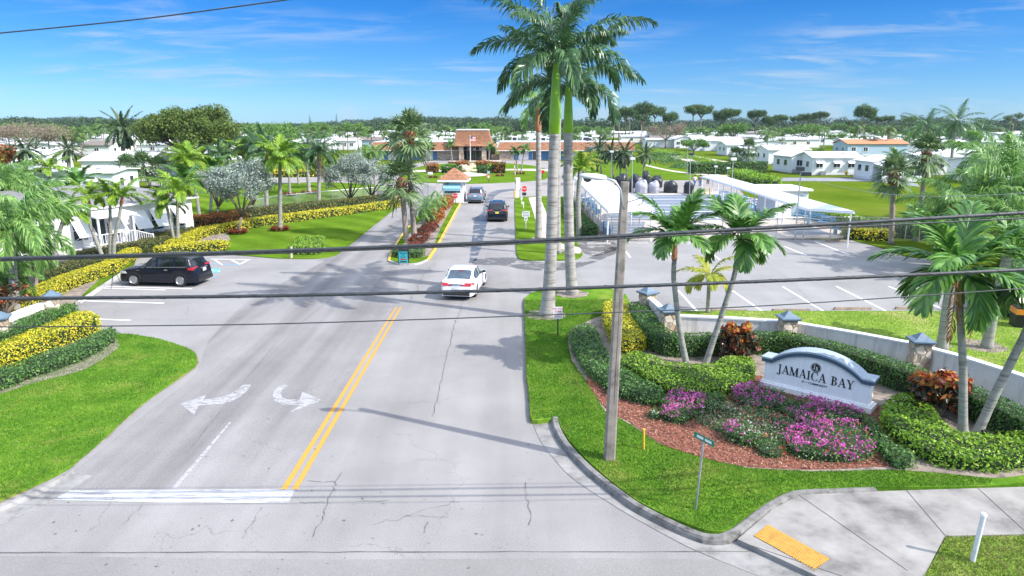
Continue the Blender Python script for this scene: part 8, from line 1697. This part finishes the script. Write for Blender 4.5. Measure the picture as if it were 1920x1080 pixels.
# pines that stand up against the sky on the right
PM = {s: tree_meshes(40+s, 17, (4.6, 5.4, 4.4, 4.0)[s], (11, 10.5, 7.5, 8.5)[s], .26, 'lf_pine', leaf=.42, dens=7, blob=.34, n=9, sub=3, extra=26 if s == 2 else 14, bark='bark_pine', squash=(.7, .85, 1.1, .9)[s], flat=.3) for s in range(4)}
for i, (x, yb, yt, s) in enumerate(((1297, 262, 192, 0), (1312, 262, 196, 1), (1352, 262, 200, 2), (1369, 264, 196, 3), (1415, 262, 205, 1), (1438, 262, 214, 2), (1460, 262, 212, 0), (1490, 260, 212, 3), (1508, 260, 212, 1), (1532, 260, 206, 0), (1616, 268, 191, 2), (1205, 262, 186, 2), (1172, 262, 192, 3), (1186, 262, 200, 0), (1160, 260, 206, 1), (1150, 260, 212, 0), (1226, 262, 198, 1), (1255, 262, 206, 2), (1640, 258, 216, 0), (1660, 258, 216, 1), (1590, 258, 222, 3))):
    q = G(x, yb); h = P(x, yt, q.y).z; lab = ('slender flat topped pine', 'leaning umbrella pine', 'dense round headed pine', 'open crowned pine')[s]
    t = tree('pine_tree', '%s %s' % (lab, ('leftmost of the two umbrella pines above the sky line', 'right of the two umbrella pines above the sky line', 'left half of the joined pine pair', 'right half of the joined pine pair', 'alone right of the joined pine pair', 'behind the white roofs right of the lone pine', 'left of the low group of pines', 'in the middle of the low pine group', 'at the right of the low pine group', 'tallest at the end of the low pine group', 'tallest dark pine between the white roofs', 'behind the hanging royal palm fronds', 'left behind the royal palm fronds', 'thin trunked over the cream home', 'nearest the clubhouse roof end', 'beside the clubhouse roof end', 'over the leftmost canal home', 'above the pale blue home', 'right of the tallest dark pine', 'second right of the tallest dark pine', 'just left of the tallest dark pine')[i]), q, PM[s], (h/17*1.05, h/17*1.05, h/17), i*1.3)
q = G(1248, 278); tree('bare_tree', 'wide thin crowned brownish tree behind the canal row homes', q, tree_meshes(60, 9.5, 7.5, 3, .35, 'lf_bare', leaf=.3, dens=3, blob=.3, n=9, sub=4, extra=10, bark='branch_grey'))
for i, (x, y, h, sp, m, l) in enumerate(((70, 300, 9.5, 12, 'lf_bare', 'brown bare crowned tree at the far left'), (22, 300, 8.5, 10, 'lf_bare', 'brown bare crowned tree cut by the left edge'), (130, 296, 8.5, 7, 'lf_oak', 'green tree between brown trees and date palm'), (8, 345, 6.5, 4, 'lf_fire', 'orange flowering tree at the left edge'), (600, 352, 4.5, 2.6, 'lf_oak', 'small green tree behind the dark palm'), (1300, 292, 5, 5, 'lf_oak', 'green tree above the white gabled home'), (1445, 268, 5, 6, 'lf_oak', 'green tree behind the road end home'), (1090, 262, 8, 7, 'lf_oak', 'light green tree right of the clubhouse roof'), (1130, 268, 7.5, 6, 'lf_oak', 'green tree behind the yellow palm clump'), (455, 262, 9, 7, 'lf_banyan', 'dark green tree right of the big round tree'), (1110, 300, 4.5, 4.5, 'lf_silver', 'pale green shrubby tree at the clubhouse end'), (1120, 322, 3.5, 3.4, 'lf_green', 'bushy green tree behind the yellow palm'), (10, 620, 2.2, 1.5, 'lf_croton', 'dark croton shrub by the left pillar'))):
    tree('leafy_tree' if m != 'lf_croton' else 'shrub', l, G(x, y), tree_meshes(70+i, h, sp*.72, h*.3, .2, m, leaf=(.28 if m == 'lf_bare' else .45) if h > 3 else .16, dens=(2.6 if m == 'lf_bare' else 5) if h > 3 else 30, blob=.32, n=8, sub=3, extra=12))
def norfolk(label, x, yb, yt):
    q = G(x, yb); h = P(x, yt, q.y).z; o = thing('norfolk_pine', label, 'tree', tuple(q)); MB().tube([(0, 0, 0), (0, 0, h)], [.3, .05], 6).build('trunk', M_['bark_pine'], o); bl = []
    for k in range(12): t = k/12; bl.append(((0, 0, h*(.25+.75*t)), (h*.12*(1-t)+.3, h*.12*(1-t)+.3, .35)))
    V, F = clump_leaves(bl, 5, .6, np.random.default_rng(int(x)), .3); link('crown', mesh_np('crown', V, F, [M_['lf_wood']]), o)
norfolk('thin spire of a norfolk pine on the skyline, left one', 582, 241, 214); norfolk('thin spire of a norfolk pine on the skyline, taller right one', 632, 241, 211); norfolk('spire shaped pine on the skyline left of the clubhouse portico', 780, 241, 212); norfolk('spire shaped pine on the skyline at the right', 1582, 241, 216)
# skyline woods: nobody could count these trees
def wood(Y, h, n, seed, amp, mname='lf_wood', x0=-1, x1=1):
    rng = np.random.default_rng(seed); W_ = visx(Y)*1.15; xs_ = rng.uniform(x0*W_, x1*W_, n); hh = h*(.7+.3*np.sin(xs_*.013+seed)+amp*rng.normal(0, .3, n)); bl = [((x, Y+rng.uniform(-25, 25), max(2, k*.55)), (8+6*rng.uniform(), 6, max(2, k*.5))) for x, k in zip(xs_, hh)]
    V, F = clump_leaves(bl, .5, 2.0, rng, .25, 1.4, 1.0); V[:, 2] = np.maximum(V[:, 2], 0); o = link('woodland', mesh_np('woodland', V, F, [M_[mname]])); tag(o, 'dark green far-off woods along the whole skyline', 'woodland', kind='stuff')
wood(620, 11.5, 260, 1, .35); wood(760, 14, 300, 2, .3); wood(980, 16, 300, 3, .25)
# canal bank: loose growth and bare sand
def scrub(label, pts, n, m, leaf=.3, h=.5, seed=0, z=.05, bumpy=True):
    rng = np.random.default_rng(seed); poly = GP(pts); A = np.array([(p[0], p[1]) for p in poly]); B = np.roll(A, -1, 0); Q = rng.uniform(A.min(0), A.max(0), (n*4, 2)); ins = np.zeros(len(Q), bool)
    for (x1, y1), (x2, y2) in zip(A, B):
        if y1 != y2: ins ^= ((y1 > Q[:, 1]) != (y2 > Q[:, 1])) & (Q[:, 0] < (x2-x1)*(Q[:, 1]-y1)/(y2-y1)+x1)
    Q = Q[ins]; bl = []
    k = max(6, n//160)
    for q in Q[:k]: r = rng.uniform(.6, 1.5); bl.append(((q[0], q[1], z+h*.3), (r*1.6, r*1.6, h*rng.uniform(.6, 1.4))))
    V, F = clump_leaves(bl, 9, leaf, rng, .25); V[:, 2] = np.maximum(V[:, 2], z); o = link('bank_scrub', mesh_np('bank_scrub', V, F, [M_[m]])); tag(o, label, 'ground cover', kind='stuff')
scrub('green weeds on the near canal bank', [(1215, 290), (1260, 285), (1330, 312), (1420, 326), (1300, 322), (1230, 305)], 9000, 'lf_green', h=.3, seed=1)
scrub('green weeds on the far canal bank', [(1220, 278), (1300, 292), (1400, 312), (1500, 332), (1390, 314), (1280, 298)], 5000, 'lf_lime', h=.3, seed=2)
M_['sand'] = mat('bare_pale_sand', (.42, .37, .34), .95, var=.3, scale=1.5, bump=.4, bscale=6)
for p_ in (((1245, 287), (1262, 288), (1300, 300), (1320, 306), (1300, 305), (1262, 296)), ((1132, 266), (1165, 268), (1185, 274), (1160, 275), (1140, 271))): struct('sandy_bank', MB().sheet(crv(GP(p_), 4, True, .2), .02), M_['sand'])
# ---- the air: far homes and woods fade a little towards blue
hz = MB().box((0, 520, 14), (1900, 1060, 34)).build('haze', (lambda m: m)(bpy.data.materials.new('thin_air'))); tag(hz, 'thin pale haze over the whole place', kind='stuff')
hm = hz.data.materials[0]; hm.use_nodes = True; hm.node_tree.nodes.clear(); ho = hm.node_tree.nodes.new('ShaderNodeOutputMaterial'); hv = hm.node_tree.nodes.new('ShaderNodeVolumePrincipled'); hv.inputs['Color'].default_value = (.75, .86, 1, 1); hv.inputs['Density'].default_value = .00007; hm.node_tree.links.new(hv.outputs[0], ho.inputs['Volume'])
